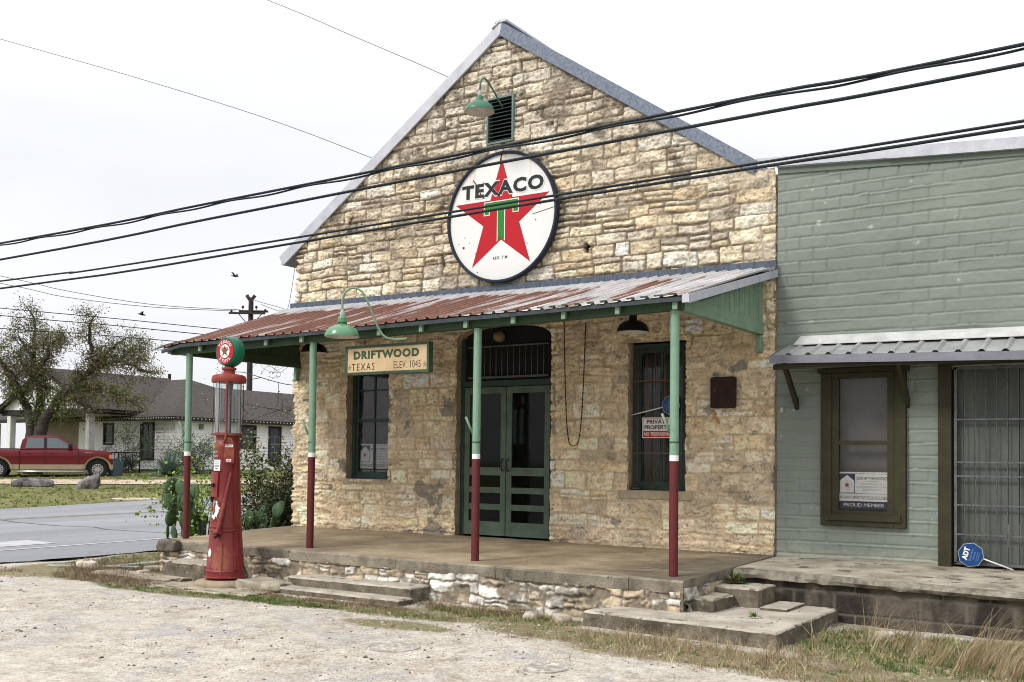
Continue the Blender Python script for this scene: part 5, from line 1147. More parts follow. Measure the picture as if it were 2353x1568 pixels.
# ------------------------------------------------------------------ cables
def catmull(P, n=8):
    P = [Vector(p) for p in P]; E_ = [P[0]*2-P[1]]+P+[P[-1]*2-P[-2]]; Q = []
    for i in range(1, len(E_)-2):
        for k in range(n):
            s = k/n; p0, p1, p2, p3 = E_[i-1:i+3]; Q.append(.5*((2*p1)+(-p0+p2)*s+(2*p0-5*p1+4*p2-p3)*s*s+(-p0+3*p1-3*p2+p3)*s**3))
    Q.append(P[-1]); return Q
m_cable = M('cable_black', (.012, .022, .028), (.008, .012, .014), rough=.5, scale=6, bst=.1)
def cable(pts, r, name, label, group=None, n=6, cat='cable', mat=None):
    Q = catmull(pts, n); mb = MB(); mb.tube(Q, r, 8); o = mb.build(name, mat or m_cable); return tag(o, label, cat, group)
def ext(P, zl, zr): return [(-34, -1.5, P[0][1]+zl)]+[(x, -1.5, z) for x, z in P]+[(14, -1.5, P[-1][1]+zr)]
A_ = [(-13.09, 4.75), (-7.66, 4.76), (-3.73, 4.78), (-1.16, 4.79), (.89, 4.805), (3.11, 4.81)]
cable(ext(A_, .25, .25), .0185, 'power_cable', 'topmost black cable of the bundle crossing the stone gable', 'black cables crossing the stone gable')
Q = catmull(ext(A_, .25, .25), 60); mb = MB()
Q2 = []
for i, p in enumerate(Q):
    if p.x < -16 or p.x > 5: continue
    a = p.x*9.0; Q2.append(p+Vector((0, .02*math.cos(a*.45), -.034+.010*math.sin(a*.45))))
Q3 = []
for a, b_ in zip(Q2[:-1], Q2[1:]):
    for k in range(2): Q3.append(a.lerp(b_, k/2))
mb.tube(Q3, .013, 6); tag(mb.build('power_cable', m_cable), 'thinner cable twisted closely around the topmost cable over the gable', 'cable', 'black cables crossing the stone gable')
cable(ext([(-13.08, 4.46), (-7.65, 4.53), (-3.73, 4.58), (-1.16, 4.6), (.89, 4.615), (3.11, 4.63)], .0, .2), .0195, 'power_cable', 'single thick black cable between the upper bundle and the lower pair', 'black cables crossing the stone gable')
cable(ext([(-13.06, 4.08), (-10.74, 4.035), (-6.33, 4.055), (-3.72, 4.08), (-1.15, 4.10), (.89, 4.11), (3.11, 4.12)], .25, .1), .015, 'power_cable', 'upper black cable of the lower pair crossing the round star sign', 'black cables crossing the stone gable')
cable(ext([(-13.05, 3.95), (-9.65, 3.93), (-6.33, 3.98), (-3.72, 4.02), (-1.15, 4.05), (.89, 4.065), (3.11, 4.07)], .15, .1), .017, 'power_cable', 'lowest black cable of the pair crossing the round star sign', 'black cables crossing the stone gable')
m_thin = M('thin_wire_grey', (.16, .16, .17), rough=.6)
cable([(-46, 6, 21.3), (-26.37, 6, 13.92), (-19.89, 6, 11.48), (-14.73, 6, 9.45), (-11.23, 6, 7.92), (-8, 6, 6.4), (-7.0, 6, 5.4)], .008, 'thin_wire', 'thin grey wire slanting down from the upper left sky to behind the roof', mat=m_thin)
cable([(-30, 8, 20.5), (-16.99, 8, 13.75), (-13.74, 8, 12.01), (-10.48, 8, 10.24), (-7.5, 8, 8.5), (-5, 8, 6.6)], .008, 'thin_wire', 'thin wire high in the sky ending behind the left roof slope', mat=m_thin)
cable([(-7.33, -.03, 4.28), (-7.36, -.06, 3.9), (-7.42, -.08, 3.5), (-7.46, -.09, 3.36)], .004, 'drop_wire', 'short loose wire hanging at the left corner of the stone gable', mat=M('red_wire', (.22, .08, .07)))
# utility pole
PXY = (-50.6, 38.5); KP = 1.9
HZ = lambda z: 1.05+(z-1.05)*KP
up_ = thing('utility_pole', 'tall wooden utility pole with crossarm rising behind the roof of the white house', 'utility pole', (*PXY, zg(*PXY)))
m_pole = M('creosote_pole', (.07, .055, .045), (.03, .028, .03), rough=.9, scale=4, bs=20, bst=.4)
mb = MB(); mb.tube([(*PXY, zg(*PXY)-.2), (PXY[0], PXY[1], HZ(6.95))], [.24, .17], 14); mb.build('pole', m_pole, up_)
rv = Vector((.836, .548, 0)); bv = Vector((-.548, .836, 0)); P0 = Vector((*PXY, 0))
def upb(a0, a1, z0, z1, th, name='crossarm', off=-.12):
    z0, z1 = HZ(z0), HZ(z1)
    mb = MB(); p = P0+rv*a0*KP+bv*off*KP; q = P0+rv*a1*KP+bv*off*KP; t = bv*th
    mb.hexa([p-t+Vector((0, 0, z0)), q-t+Vector((0, 0, z0)), q+t+Vector((0, 0, z0)), p+t+Vector((0, 0, z0)), p-t+Vector((0, 0, z1)), q-t+Vector((0, 0, z1)), q+t+Vector((0, 0, z1)), p+t+Vector((0, 0, z1))]); return mb.build(name, m_pole, up_)
upb(-.78, .55, 6.32, 6.39, .07); upb(-.48, .60, 6.43, 6.50, .07, off=.15)
for s_ in (-1, 1):
    mb = MB(); mb.tube([P0+rv*s_*.42*KP+Vector((0, 0, HZ(6.33)))-bv*.2, P0+rv*s_*.05*KP+Vector((0, 0, HZ(5.9)))-bv*.22], .03, 5); mb.build('brace', m_pole, up_)
    mb = MB(); mb.tube([P0+rv*(-.02)+Vector((0, 0, HZ(6.80))), P0+rv*(s_*.15*KP-.02)+Vector((0, 0, HZ(7.04)))], [.10, .13], 8); mb.build('pole_top_fork', m_pole, up_)
mb = MB(); mb.tube([P0+rv*-.02+Vector((0, 0, HZ(5.72))), P0+rv*-.20*KP+Vector((0, 0, HZ(5.98)))], .12, 8); mb.build('pole_top_fork', m_pole, up_)
for a, dz in ((-.72, 0), (-.30, .14), (.20, .14), (.53, .02)):
    p = P0+rv*a*KP; z_ = HZ(6.42+dz); mb = MB(); mb.tube([(p.x, p.y, HZ(6.38)), (p.x, p.y, z_)], .02, 6); mb.lathe([(.04, z_-.02), (.085, z_+.02), (.095, z_+.09), (.06, z_+.17), (.001, z_+.19)], p.x, p.y, 10); mb.build('insulator', flat('brown_insulator', (.06, .035, .03), .3), up_)
gB = 'distant wires by the utility pole'
for i, (P, r, lb) in enumerate((
    ([(-80, 18, 17), *[(-65.09, 28.63, 13.54), (-61.27, 31.16, 12.56), (-56.19, 34.54, 11.66), (-51.35, 37.73, 11.36)], (-51.5, 37.8, 11.41)], .022, 'upper thin wire running left from the pole crossarm'),
    ([(-80, 18, 16.2), *[(-65.09, 28.64, 13.03), (-61.28, 31.18, 12.11), (-56.19, 34.54, 11.48), (-51.35, 37.73, 11.27)]], .022, 'second thin wire running left from the pole crossarm'),
    ([(-48, 4, 8.2), (-36.19, 11.93, 7.02), (-32.48, 14.38, 6.67), (-28.91, 16.73, 6.29), (-22, 21.3, 5.6)], .0165, 'highest of the three dark cables passing behind the oak crown'),
    ([(-48, 4, 8.0), (-36.19, 11.94, 6.72), (-32.78, 14.19, 6.41), (-29.51, 16.35, 6.07), (-22, 21.3, 5.3)], .0174, 'middle thick cable of the three passing behind the oak crown'),
    ([(-48, 4, 7.0), (-36.2, 11.96, 6.19), (-33.23, 13.91, 6.0), (-30.48, 15.72, 5.77), (-24, 20, 5.2)], .0174, 'lowest of the three dark cables reaching the canopy corner'),
    ([(-50.35, 38.36, 12.12), (-49.81, 38.71, 11.9), (-48.79, 39.4, 11.58), (-47.27, 40.41, 11.05), (-40, 44, 9.0)], .018, 'thin wire running right from the pole top'),
    ([(-49.81, 38.72, 11.75), (-48.79, 39.4, 11.3), (-47.27, 40.42, 10.72), (-40, 44, 8.6)], .018, 'lower thin wire running right from the pole crossarm'))):
    cable(P, r, 'distant_wire', lb, gB, 4, mat=m_thin if r > .0175 else m_cable)
# birds
for x, y, z, lb, a in ((-20.09, 10, 6.57, 'small dark bird flying above the utility pole', .4), (-24.53, 10, 5.69, 'tiny dark bird flying above the oak tree on the left', 1.1)):
    mb = MB(); mb.tube([(-.14, 0, 0), (-.07, 0, .005), (0, 0, .01), (.08, 0, .015), (.12, 0, .01)], [.006, .025, .035, .022, .004], 8)
    for s_ in (-1, 1): mb.add([(.03, s_*.02, .01), (-.04, s_*.02, .01), (-.06, s_*.16, .08), (.0, s_*.17, .09), (-.04, s_*.26, .05), (.03, s_*.02, .016), (-.04, s_*.02, .016), (-.06, s_*.16, .086), (.0, s_*.17, .096)], [(0, 1, 2, 3), (3, 2, 4), (5, 8, 7, 6), (8, 4, 7)])
    o = mb.build('bird', m_black); o.location = (x, y, z); o.rotation_euler = (0, .2, a); tag(o, lb, 'bird', 'birds in the sky')

# ------------------------------------------------------------------ white house
hs = thing('white_house', 'low white clapboard house with brown hip roof and porch gable behind the pickup', 'house', (-42, 25, .3))
m_clap = M('white_clapboard', (.93, .93, .92), (.88, .88, .87), rough=.6, scale=.8, bs=12, bst=.05)
m_trim = M('dark_trim', (.035, .028, .024), (.022, .018, .016), rough=.6, scale=5)
m_hwhite = M('house_white_trim', (.84, .84, .84), rough=.5, scale=2)
m_hdark = flat('window_dark', (.045, .055, .065), .15)
mt, N, L, b = newmat('shingles'); gg = N.new('ShaderNodeNewGeometry'); mp = N.new('ShaderNodeMapping'); mp.inputs['Scale'].default_value = (1.5, 1.5, 9); L.new(gg.outputs['Position'], mp.inputs['Vector']); t = N.new('ShaderNodeTexNoise'); t.inputs['Scale'].default_value = 3; t.inputs['Detail'].default_value = 6; L.new(mp.outputs[0], t.inputs['Vector'])
wv = N.new('ShaderNodeTexWave'); wv.wave_type = 'BANDS'; wv.bands_direction = 'Z'; wv.wave_profile = 'SAW'; wv.inputs['Scale'].default_value = 3.0; wv.inputs['Distortion'].default_value = .4; L.new(gg.outputs['Position'], wv.inputs['Vector'])
c = ramp(N, L, t.outputs['Fac'], [(.3, (.022, .018, .016)), (.7, (.065, .054, .046))]).outputs[0]; c = mix(N, L, .5, c, ramp(N, L, wv.outputs['Fac'], [(0, G(.6)), (.5, G(1.1))]).outputs[0], 'MULTIPLY'); L.new(c, b.inputs['Base Color']); b.inputs['Roughness'].default_value = .95
m_shing = mt
Z0 = .28
def clap(x0, y0, x1, y1, z0, z1, holes=(), parent=hs):
    """boards from (x0,y0) to (x1,y1); outward normal is to the right of the direction"""
    mb = MB(); d = Vector((x1-x0, y1-y0, 0)); Ln = d.length; d.normalize(); n_ = Vector((d.y, -d.x, 0)); z = z0; k = .165
    while z < z1-.01:
        zt = min(z+k, z1); zm = (z+zt)/2; segs = [(0, Ln)]
        for (a, b_, c, e) in holes:
            if c-.02 < zm < e+.02:
                ns = []
                for (s0, s1) in segs:
                    if b_ <= s0 or a >= s1: ns.append((s0, s1)); continue
                    if a > s0: ns.append((s0, a))
                    if b_ < s1: ns.append((b_, s1))
                segs = ns
        for s0, s1 in segs:
            p = Vector((x0, y0, 0))+d*s0; q = Vector((x0, y0, 0))+d*s1; U = lambda v, w, o: tuple(v+n_*o+Vector((0, 0, w)))
            mb.hexa([U(p, z, .035), U(q, z, .035), U(q, z, -.05), U(p, z, -.05), U(p, zt, .008), U(q, zt, .008), U(q, zt, -.05), U(p, zt, -.05)])
        z = zt
    return mb.build('wall', m_clap, parent)
def hwin(axis, c0, a, b_, z0, z1, cross=True, curtain=False):
    """window in a wall; axis 'y' = wall facing -Y at y=c0, 'x' = wall facing +X at x=c0"""
    def bx(mb, u0, u1, o0, o1, w0, w1):
        if axis == 'y': mb.box(u0, u1, c0-o1, c0-o0, w0, w1)
        else: mb.box(c0+o0, c0+o1, u0, u1, w0, w1)
    t = .11; mb = MB(); bx(mb, a-t, a, .0, .07, z0-t, z1+t); bx(mb, b_, b_+t, .0, .07, z0-t, z1+t); bx(mb, a, b_, .0, .07, z0-t, z0); bx(mb, a, b_, .0, .07, z1, z1+t)
    fr = mb.build('window', m_trim, hs); mb = MB(); bx(mb, a, b_, -.03, .0, z0, z1); mb.build('pane', m_hdark if not curtain else flat('pale_curtain', (.42, .42, .48), .4), fr)
    mb = MB(); zm = (z0+z1)/2; bx(mb, a, b_, .001, .04, zm-.03, zm+.03)
    if cross:
        bx(mb, (a+b_)/2-.015, (a+b_)/2+.015, .001, .03, z0, zm-.03); bx(mb, (a+b_)/2-.015, (a+b_)/2+.015, .001, .03, zm+.03, z1)
        for f in (.25, .75): zz = z0+(z1-z0)*f; bx(mb, a, (a+b_)/2-.015, .001, .03, zz-.012, zz+.012); bx(mb, (a+b_)/2+.015, b_, .001, .03, zz-.012, zz+.012)
    mb.build('muntin', M('muntin_grey', (.22, .25, .26)), fr)
EZ = 2.95
WX = -36.9; WY = 21.3
holesL = [(-39.35-(-44.6), -38.5-(-44.6), .95, 2.62), (-42.35+44.6, -41.72+44.6, 1.82, 2.62)]
clap(-44.6, WY, WX, WY, Z0+.12, EZ, holesL); hwin('y', WY, -39.35, -38.5, .95, 2.62); hwin('y', WY, -42.35, -41.72, 1.82-.12, 2.62, False)
hR = [(25.5-WY, 26.4-WY, 1.6, 2.62), (27.5-WY, 28.2-WY, .6, 2.62)]
clap(WX, WY, WX, 46, Z0+.12, EZ, hR); hwin('x', WX, 25.5, 26.4, 1.6, 2.62); hwin('x', WX, 27.5, 28.2, .9, 2.62)
mb = MB(); mb.box(-56, WX-.06, WY+.06, 46, -.2, Z0+.14); mb.box(-50, -37.2, 22, 31, .3, 2.9); mb.build('foundation', M('house_base', (.36, .31, .24), rough=.9), hs)
clap(-52, 23.4, -44.6, 23.4, Z0+.12, 3.2, [(3.0, 3.65, 1.85, 2.75), (5.2, 6.6, .3, 3.0)]); hwin('y', 23.4, -49.0, -48.35, 1.75, 2.75, False, True)
clap(-60, 21.3, -52.0, 21.3, Z0+.12, 2.8, []); 
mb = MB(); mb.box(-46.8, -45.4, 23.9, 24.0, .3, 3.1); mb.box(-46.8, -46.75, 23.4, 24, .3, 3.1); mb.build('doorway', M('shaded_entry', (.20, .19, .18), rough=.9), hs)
mb = MB(); mb.box(-44.64, -44.56, 21.4, 23.4, .3, 3.2); mb.build('wall', m_clap, hs)
for x, y in ((WX, WY),):
    mb = MB(); mb.box(x-.06, x+.05, y-.05, y+.06, Z0+.1, EZ); mb.build('corner_board', m_hwhite, hs)
# roofs: main hip, rear wing, porch gable
def roofmesh(V, F, name='roof'):
    mb = MB(); mb.add(V, F); n = len(V); mb.add([(v[0], v[1], v[2]-.14) for v in V], [f[::-1] for f in F]); 
    return mb.build(name, m_shing, hs, recalc=False)
e = .55; ez = EZ+.02; x1, y0 = WX+e, WY-e
RXe, RYr, RZ = -42.1, 26.3, 5.35
roofmesh([(-54, y0, ez), (x1, y0, ez), (x1, 31.9, ez), (-54, 31.9, ez), (RXe, RYr, RZ), (-54, RYr, RZ)], [(0, 1, 4, 5), (1, 2, 4), (2, 3, 5, 4)])
roofmesh([(x1, 29, ez), (x1, 46.5, ez), (-46, 46.5, ez), (-46, 29, ez), (-41.5, 46.5, 4.95), (-41.5, 28, 4.95)], [(0, 1, 4, 5), (2, 3, 5, 4)])
mb = MB(); mb.box(-54, x1-.02, y0-.02, y0+.02, ez-.16, ez+.01); mb.box(x1-.02, x1+.02, y0+.02, 46.5, ez-.16, ez+.01); mb.box(-54, x1-.03, y0+.03, WY-.04, ez-.155, ez-.145); mb.box(WX+.04, x1-.03, y0+.03, 46.4, ez-.156, ez-.146); mb.build('eave_board', m_trim, hs)
mb = MB(); mb.lathe([(.001, ez-.04), (.035, ez-.075), (.001, ez-.11)], -44.2, y0-.05, 5); sl0 = mb.build('string_light', m_hwhite, hs)
for i in range(1, 98):
    c_ = sl0.copy(); S.collection.objects.link(c_); c_.parent = hs
    c_.location = (i*.19, 0, 0) if i < 42 else (x1+.05+44.2, .05+(i-42)*.24, 0)
gx0, gx1, gy0, gy1, gzb, gzp = -47.7, -39.9, 18.9, 26.3, 3.35, 5.35; gm_ = (gx0+gx1)/2
roofmesh([(gx0-.4, gy0-.3, gzb-.05), (gm_, gy0-.3, gzp+.1), (gm_, gy1, gzp+.1), (gx0-.4, gy1, gzb-.05), (gx1+.4, gy0-.3, gzb-.05), (gx1+.4, gy1, gzb-.05)], [(0, 1, 2, 3), (1, 4, 5, 2)])
mb = MB(); mb.xz([(gx0, gzb), (gx1, gzb), (gm_, gzp)], gy0, gy0+.1); mb.build('gable', m_clap, hs)
mb = MB(); mb.xz([(gx0-.45, gzb-.27), (gx0-.25, gzb-.27), (gm_, gzp-.07), (gx1+.25, gzb-.27), (gx1+.45, gzb-.27), (gm_, gzp+.12)], gy0-.34, gy0-.28); mb.box(gx0, gx1, gy0-.05, gy0+.12, gzb-.28, gzb); mb.box(gx1-.1, gx1+.05, gy0+.12, WY, gzb-.28, gzb); mb.build('gable_trim', m_trim, hs)
mb = MB(); mb.box(gm_-.25, gm_+.25, gy0-.05, gy0+.0, 4.1, 4.7); mb.build('gable_vent', m_trim, hs)
for x in (-47.1, -40.35): mb = MB(); mb.box(x-.16, x+.16, gy0-.02, gy0+.3, .35, gzb-.28, .02); mb.build('porch_column', m_hwhite, hs)
mb = MB(); mb.box(gx0, gx1, gy0+.4, 23.4, 3.05, 3.09); mb.build('porch_ceiling', M('porch_grey', (.30, .29, .28)), hs)
mb = MB(); mb.box(gx0, gx1, gy0-.3, WY-.1, .1, .36); mb.build('porch_deck', M('deck_grey', (.30, .27, .24)), hs)
mb = MB(); mb.tube([(-45.3, 27.54, 4.8), (-45.3, 27.54, 5.85)], .09, 10); mb.build('roof_vent', m_trim, hs)
mb = MB(); put_text(mb, '1', -.0, 2.55, 0, h=.17, bold=.01); put_text(mb, '5', -.0, 2.30, 0, h=.17, bold=.01); put_text(mb, '0', -.0, 2.05, 0, h=.17, bold=.01)
mb.v = [(WX+.06, 21.75+v[0], v[2]) for v in mb.v]; mb.build('house_number', m_trim, hs, recalc=False)
mb = MB(); mb.box(WX+.03, WX+.14, 22.75, 22.95, 2.42, 2.68); mb.build('wall_light', M('wall_light', (.25, .25, .24)), hs)
# railing, bin, bench in front
rl = thing('porch_railing', 'black metal railing beside the climbing shrub at the white house', 'railing', (-37.5, 18.5, .25)); mb = MB()
A = Vector((-38.4, 18.1, .25)); B = Vector((-36.6, 19.1, .25))
mb.tube([A+Vector((0, 0, .95)), B+Vector((0, 0, .95))], .03, 6); mb.tube([A+Vector((0, 0, .12)), B+Vector((0, 0, .12))], .02, 6); mb.build('rail', m_black, rl); mb = MB()
for i in range(13): p = A.lerp(B, i/12); mb.tube([p, p+Vector((0, 0, .95))], .018 if i % 6 else .04, 6)
mb.build('baluster', m_black, rl)
tb = thing('trash_bin', 'blue grey wheeled bin standing at the nose of the red pickup', 'bin', (-35.75, 17.2, zg(-35.75, 17.2))); z = zg(-35.75, 17.2)
mb = MB(); P = [(-35.93, 17.0, z), (-35.57, 17.0, z), (-35.57, 17.4, z), (-35.93, 17.4, z)]; Q = [(-36.0, 16.93, z+.72), (-35.5, 16.93, z+.72), (-35.5, 17.47, z+.72), (-36.0, 17.47, z+.72)]; mb.hexa(P+Q); mb.build('body', flat('bin_blue', (.06, .085, .12), .5), tb); mb = MB(); mb.box(-36.02, -35.48, 16.9, 17.5, z+.72, z+.79, .02); mb.build('lid', flat('bin_lid', (.05, .07, .10), .5), tb)
mb = MB(); bz_ = .36
bn = thing('porch_bench', 'dark wooden bench in the shade of the white house porch', 'bench', (-42.2, 21.9, bz_)); 
mb.box(-43.2, -41.3, 21.6, 22.2, .75, .82); mb.build('seat', m_trim, bn); mb = MB(); mb.box(-43.2, -41.3, 22.2, 22.27, .82, 1.35); mb.build('backrest', m_trim, bn)
for x in (-43.1, -41.45): mb = MB(); mb.box(x, x+.08, 21.65, 22.2, bz_, .75); mb.build('leg', m_trim, bn)

# ------------------------------------------------------------------ red pickup
tk = thing('pickup_truck', 'dark red crew cab pickup with tan lower trim parked on the lawn by the oak', 'pickup truck', (0, 0, 0))
m_tred = M('truck_red', (.15, .003, .010), (.13, .003, .008), rough=.35, scale=2, bs=20, bst=0, coat=.35)
m_tan = M('truck_tan', (.40, .31, .20), (.37, .28, .18), rough=.35, scale=2, bs=20, bst=0, coat=.4)
m_tyre = flat('tyre', (.015, .015, .016), .85); m_chrome = flat('alloy', (.55, .55, .56), .25, .9); m_tglass = flat('truck_glass', (.10, .13, .14), .05, 0, .6)  # truck glass colour carries a pale grey-blue reflection
WB = 3.98; HW = .98
def arch(cx, r, a0=180, a1=0, n=14): return [(cx+r*math.cos(R(a0+(a1-a0)*i/n)), .40+r*math.sin(R(a0+(a1-a0)*i/n))) for i in range(n+1)]
low = [(-1.35, .62)]+[(-.5, .62)]+[(p[0], max(p[1], .62)) for p in arch(0, .50, 153, 27)]+[(.5, .62)]+[(WB-.5, .62)]+[(p[0], p[1]) for p in arch(WB, .50, 153, 27)]+[(WB+.5, .62), (4.72, .62), (4.76, .80), (4.72, 1.05), (4.60, 1.14), (4.35, 1.20), (3.35, 1.29), (.84, 1.28), (-1.35, 1.28)]
mb = MB(); mb.prism(low, lambda a, b_: (a, -HW, b_), lambda a, b_: (a, HW, b_)); body_ = mb.build('body', m_tred, tk)
import bmesh
bm = bmesh.new(); bm.from_mesh(body_.data)
for z_ in (.80, .98, 1.10, 1.20): bmesh.ops.bisect_plane(bm, geom=bm.verts[:]+bm.edges[:]+bm.faces[:], plane_co=(0, 0, z_), plane_no=(0, 0, 1))
for v in bm.verts: v.co.y = math.copysign(HW*float(np.interp(v.co.z, [.4, .62, .80, .98, 1.10, 1.20, 1.30], [.97, .985, .985, 1.0, .995, .965, .90])), v.co.y)
bm.to_mesh(body_.data); bm.free()
lowt = [(-1.35, .40), (-.51, .40)]+[(-.5, .42)]+[(p[0], p[1]) for p in arch(0, .51, 178, 154, 3)]+[(-.47, .617), (-1.35, .617)]
for poly in ([(-1.35, .40), (-.52, .40), (-.47, .617), (-1.35, .617)], [(.52, .40), (.83, .40), (.83, .617), (.47, .617)], [(.87, .40), (WB-.52, .40), (WB-.47, .617), (.87, .617)], [(WB+.52, .40), (4.66, .36), (4.80, .45), (4.80, .617), (WB+.47, .617)]):
    mb = MB(); mb.prism(poly, lambda a, b_: (a, -HW-.004, b_), lambda a, b_: (a, HW+.004, b_)); mb.build('lower_trim', m_tan, tk)
for cx in (0, WB):
    for s_ in (-1, 1):
        mb = MB(); o_ = arch(cx, .575, 176, 4, 16); i_ = arch(cx, .50, 176, 4, 16)
        for k in range(16): mb.hexa([(i_[k][0], s_*HW, i_[k][1]), (i_[k+1][0], s_*HW, i_[k+1][1]), (i_[k+1][0], s_*(HW-.1), i_[k+1][1]), (i_[k][0], s_*(HW-.1), i_[k][1]), (o_[k][0], s_*(HW+.045), o_[k][1]), (o_[k+1][0], s_*(HW+.045), o_[k+1][1]), (o_[k+1][0], s_*(HW-.1), o_[k+1][1]), (o_[k][0], s_*(HW-.1), o_[k][1])])
        mb.build('wheel_arch_flare', m_tan, tk)
        wh = MB(); V = []; F = []; n = 36; prof = [(.24, -.11), (.34, -.13), (.385, -.12), (.40, -.08), (.40, .08), (.385, .12), (.34, .13), (.24, .11)]
        yc = s_*(HW-.13)
        for r, y in prof:
            for k in range(n): a = 2*math.pi*k/n; V.append((cx+r*math.cos(a), yc+y, .40+r*math.sin(a)))
        for i in range(len(prof)):
            j = (i+1) % len(prof)
            for k in range(n): F.append((i*n+k, i*n+(k+1) % n, j*n+(k+1) % n, j*n+k))
        wh.add(V, F, True); w_ = wh.build('wheel', m_tyre, tk)
        mb = MB(); yo = yc+s_*.10; 
        for k in range(n):
            a, a2 = 2*math.pi*k/n, 2*math.pi*(k+1)/n; mb.add([(cx+r*math.cos(q), yo+dy, .40+r*math.sin(q)) for r, dy, q in ((.215, 0, a), (.245, 0, a), (.245, 0, a2), (.215, 0, a2))], [(0, 1, 2, 3)])
        for k in range(14):
            a = 2*math.pi*k/14; c_a, s_a = math.cos(a), math.sin(a); w2 = .013+.006*(k % 2)
            P = [(.06, -w2), (.225, -w2*1.2), (.225, w2*1.2), (.06, w2)]; mb.add([(cx+u*c_a-v*s_a, yo+s_*.004, .40+u*s_a+v*c_a) for u, v in P]+[(cx+u*c_a-v*s_a, yo-s_*.03, .40+u*s_a+v*c_a) for u, v in P], [(0, 1, 2, 3), (7, 6, 5, 4), (0, 4, 5, 1), (1, 5, 6, 2), (2, 6, 7, 3), (3, 7, 4, 0)])
        mb.add([(cx+.07*math.cos(2*math.pi*k/16), yo+s_*.012, .40+.07*math.sin(2*math.pi*k/16)) for k in range(16)], [tuple(range(16))]); mb.build('rim', m_chrome, w_)
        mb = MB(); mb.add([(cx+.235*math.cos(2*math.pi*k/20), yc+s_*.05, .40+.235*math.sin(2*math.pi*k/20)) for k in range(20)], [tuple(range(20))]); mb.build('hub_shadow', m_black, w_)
mb = MB(); mb.box(-1.3, 4.6, -.80, .80, .38, .62); mb.box(-.55, .55, -HW+.25, HW-.25, .40, .9); mb.box(WB-.55, WB+.55, -HW+.25, HW-.25, .4, .9); mb.build('underbody', m_black, tk)
# cab greenhouse
iw = .76
Pb = [(.86, 1.275), (3.22, 1.285)]; Pt = [(1.05, 1.86), (2.42, 1.86)]
def gp(t, x0, x1): return x0+(x1-x0)*t
mb = MB(); prof = [(.86, 1.27, .94), (.98, 1.70, .83), (1.10, 1.84, .74), (1.35, 1.885, .70), (2.15, 1.885, .70), (2.45, 1.83, .73), (3.25, 1.27, .93)]
V = []
for x, z, hw in prof: V += [(x, -hw, z), (x, hw, z)]
k = len(prof); F = [(2*i, 2*i+2, 2*i+3, 2*i+1) for i in range(k-1)]+[tuple(range(0, 2*k, 2))[::-1], tuple(range(1, 2*k, 2)), (0, 1, 2*k-1, 2*k-2)]
V2 = V; mb.add(V2, F); mb.build('cab', m_tred, tk)
def side(x, z, s_, o=.012):   # point on the cab's side
    hw = np.interp(z, [1.27, 1.70, 1.84], [.94, .835, .745]); return (x, s_*(hw+o), z)
for s_ in (-1, 1):
    for nm, poly in (('rear_side_window', [(1.07, 1.33), (1.80, 1.33), (1.80, 1.76), (1.16, 1.77)]), ('front_side_window', [(1.93, 1.33), (2.98, 1.32), (2.90, 1.42), (2.42, 1.73), (2.28, 1.77), (1.93, 1.77)])):
        mb = MB(); mb.add([side(x, z, s_) for x, z in poly], [tuple(range(len(poly)))]); mb.build(nm, m_tglass, tk)
    mb = MB(); mb.add([side(x, z, s_, .014) for x, z in ((1.80, 1.31), (1.93, 1.31), (1.93, 1.78), (1.80, 1.78))], [(0, 1, 2, 3)]); mb.build('door_pillar', m_black, tk)
    mb = MB()
    for x, w_ in ((.86, .022), (1.86, .008), (3.2, .006)): mb = MB(); mb.box(x-w_, x+w_, s_*(HW-.03), s_*(HW+.0045), .60, 1.20); mb.build('door_gap', m_black, tk)
    for x in (1.12, 2.06): mb = MB(); mb.box(x, x+.20, s_*HW, s_*(HW+.03), 1.10, 1.135, .008); mb.build('door_handle', m_tred, tk)
    mb = MB(); mb.box(2.78, 2.95, s_*(HW-.02), s_*(HW+.22), 1.33, 1.53, .04); mb.build('mirror', m_black, tk)
    mb = MB(); mb.tube([(.75, s_*(HW+.03), .31), (3.45, s_*(HW+.03), .31)], .045, 8); mb.build('running_board', m_chrome, tk)
    mb = MB(); mb.box(4.43, 4.735, s_*(HW-.22), s_*(HW+.004), .86, 1.07, .03); hl = mb.build('headlight', flat('lamp_clear', (.55, .58, .60), .1), tk)
    mb = MB(); mb.box(4.44, 4.56, s_*(HW+.003), s_*(HW+.009), .88, 1.05); mb.build('indicator', flat('amber', (.70, .22, .01), .2), hl)
    mb = MB(); mb.box(3.45, 3.78, s_*(HW+.001), s_*(HW+.010), 1.115, 1.14); mb.build('fender_badge', m_chrome, tk)
mb = MB(); mb.add([(.872, -.80, 1.34), (.965, -.74, 1.70), (.965, .74, 1.70), (.872, .80, 1.34)], [(0, 1, 2, 3)]); mb.v = [(v[0]-.012, v[1], v[2]) for v in mb.v]; mb.build('rear_window', m_tglass, tk)
mb = MB(); mb.add([(3.17, -.84, 1.345), (2.50, -.70, 1.80), (2.50, .70, 1.80), (3.17, .84, 1.345)], [(0, 1, 2, 3)]); mb.v = [(v[0]+.012, v[1], v[2]+.012) for v in mb.v]; mb.build('windscreen', m_tglass, tk)
mb = MB(); mb.box(4.70, 4.775, -.62, .62, .68, 1.06, .02); mb.build('grille', m_chrome, tk); mb = MB(); mb.box(4.70, 4.86, -.97, .97, .44, .64, .04); mb.build('front_bumper', m_tan, tk)
mb = MB(); mb.box(-1.28, .76, -.85, .85, 1.283, 1.287); mb.build('bed_shade_sheet', m_black, tk); mb = MB()  # black sheet at rail height stands for the open bed's dark inside
mb.box(-1.35, .83, -.89, -.80, 1.281, 1.31, .01); mb.build('bed_rail', m_black, tk); mb = MB(); mb.box(-1.35, .83, .80, .89, 1.281, 1.31, .01); mb.build('bed_rail', m_black, tk)
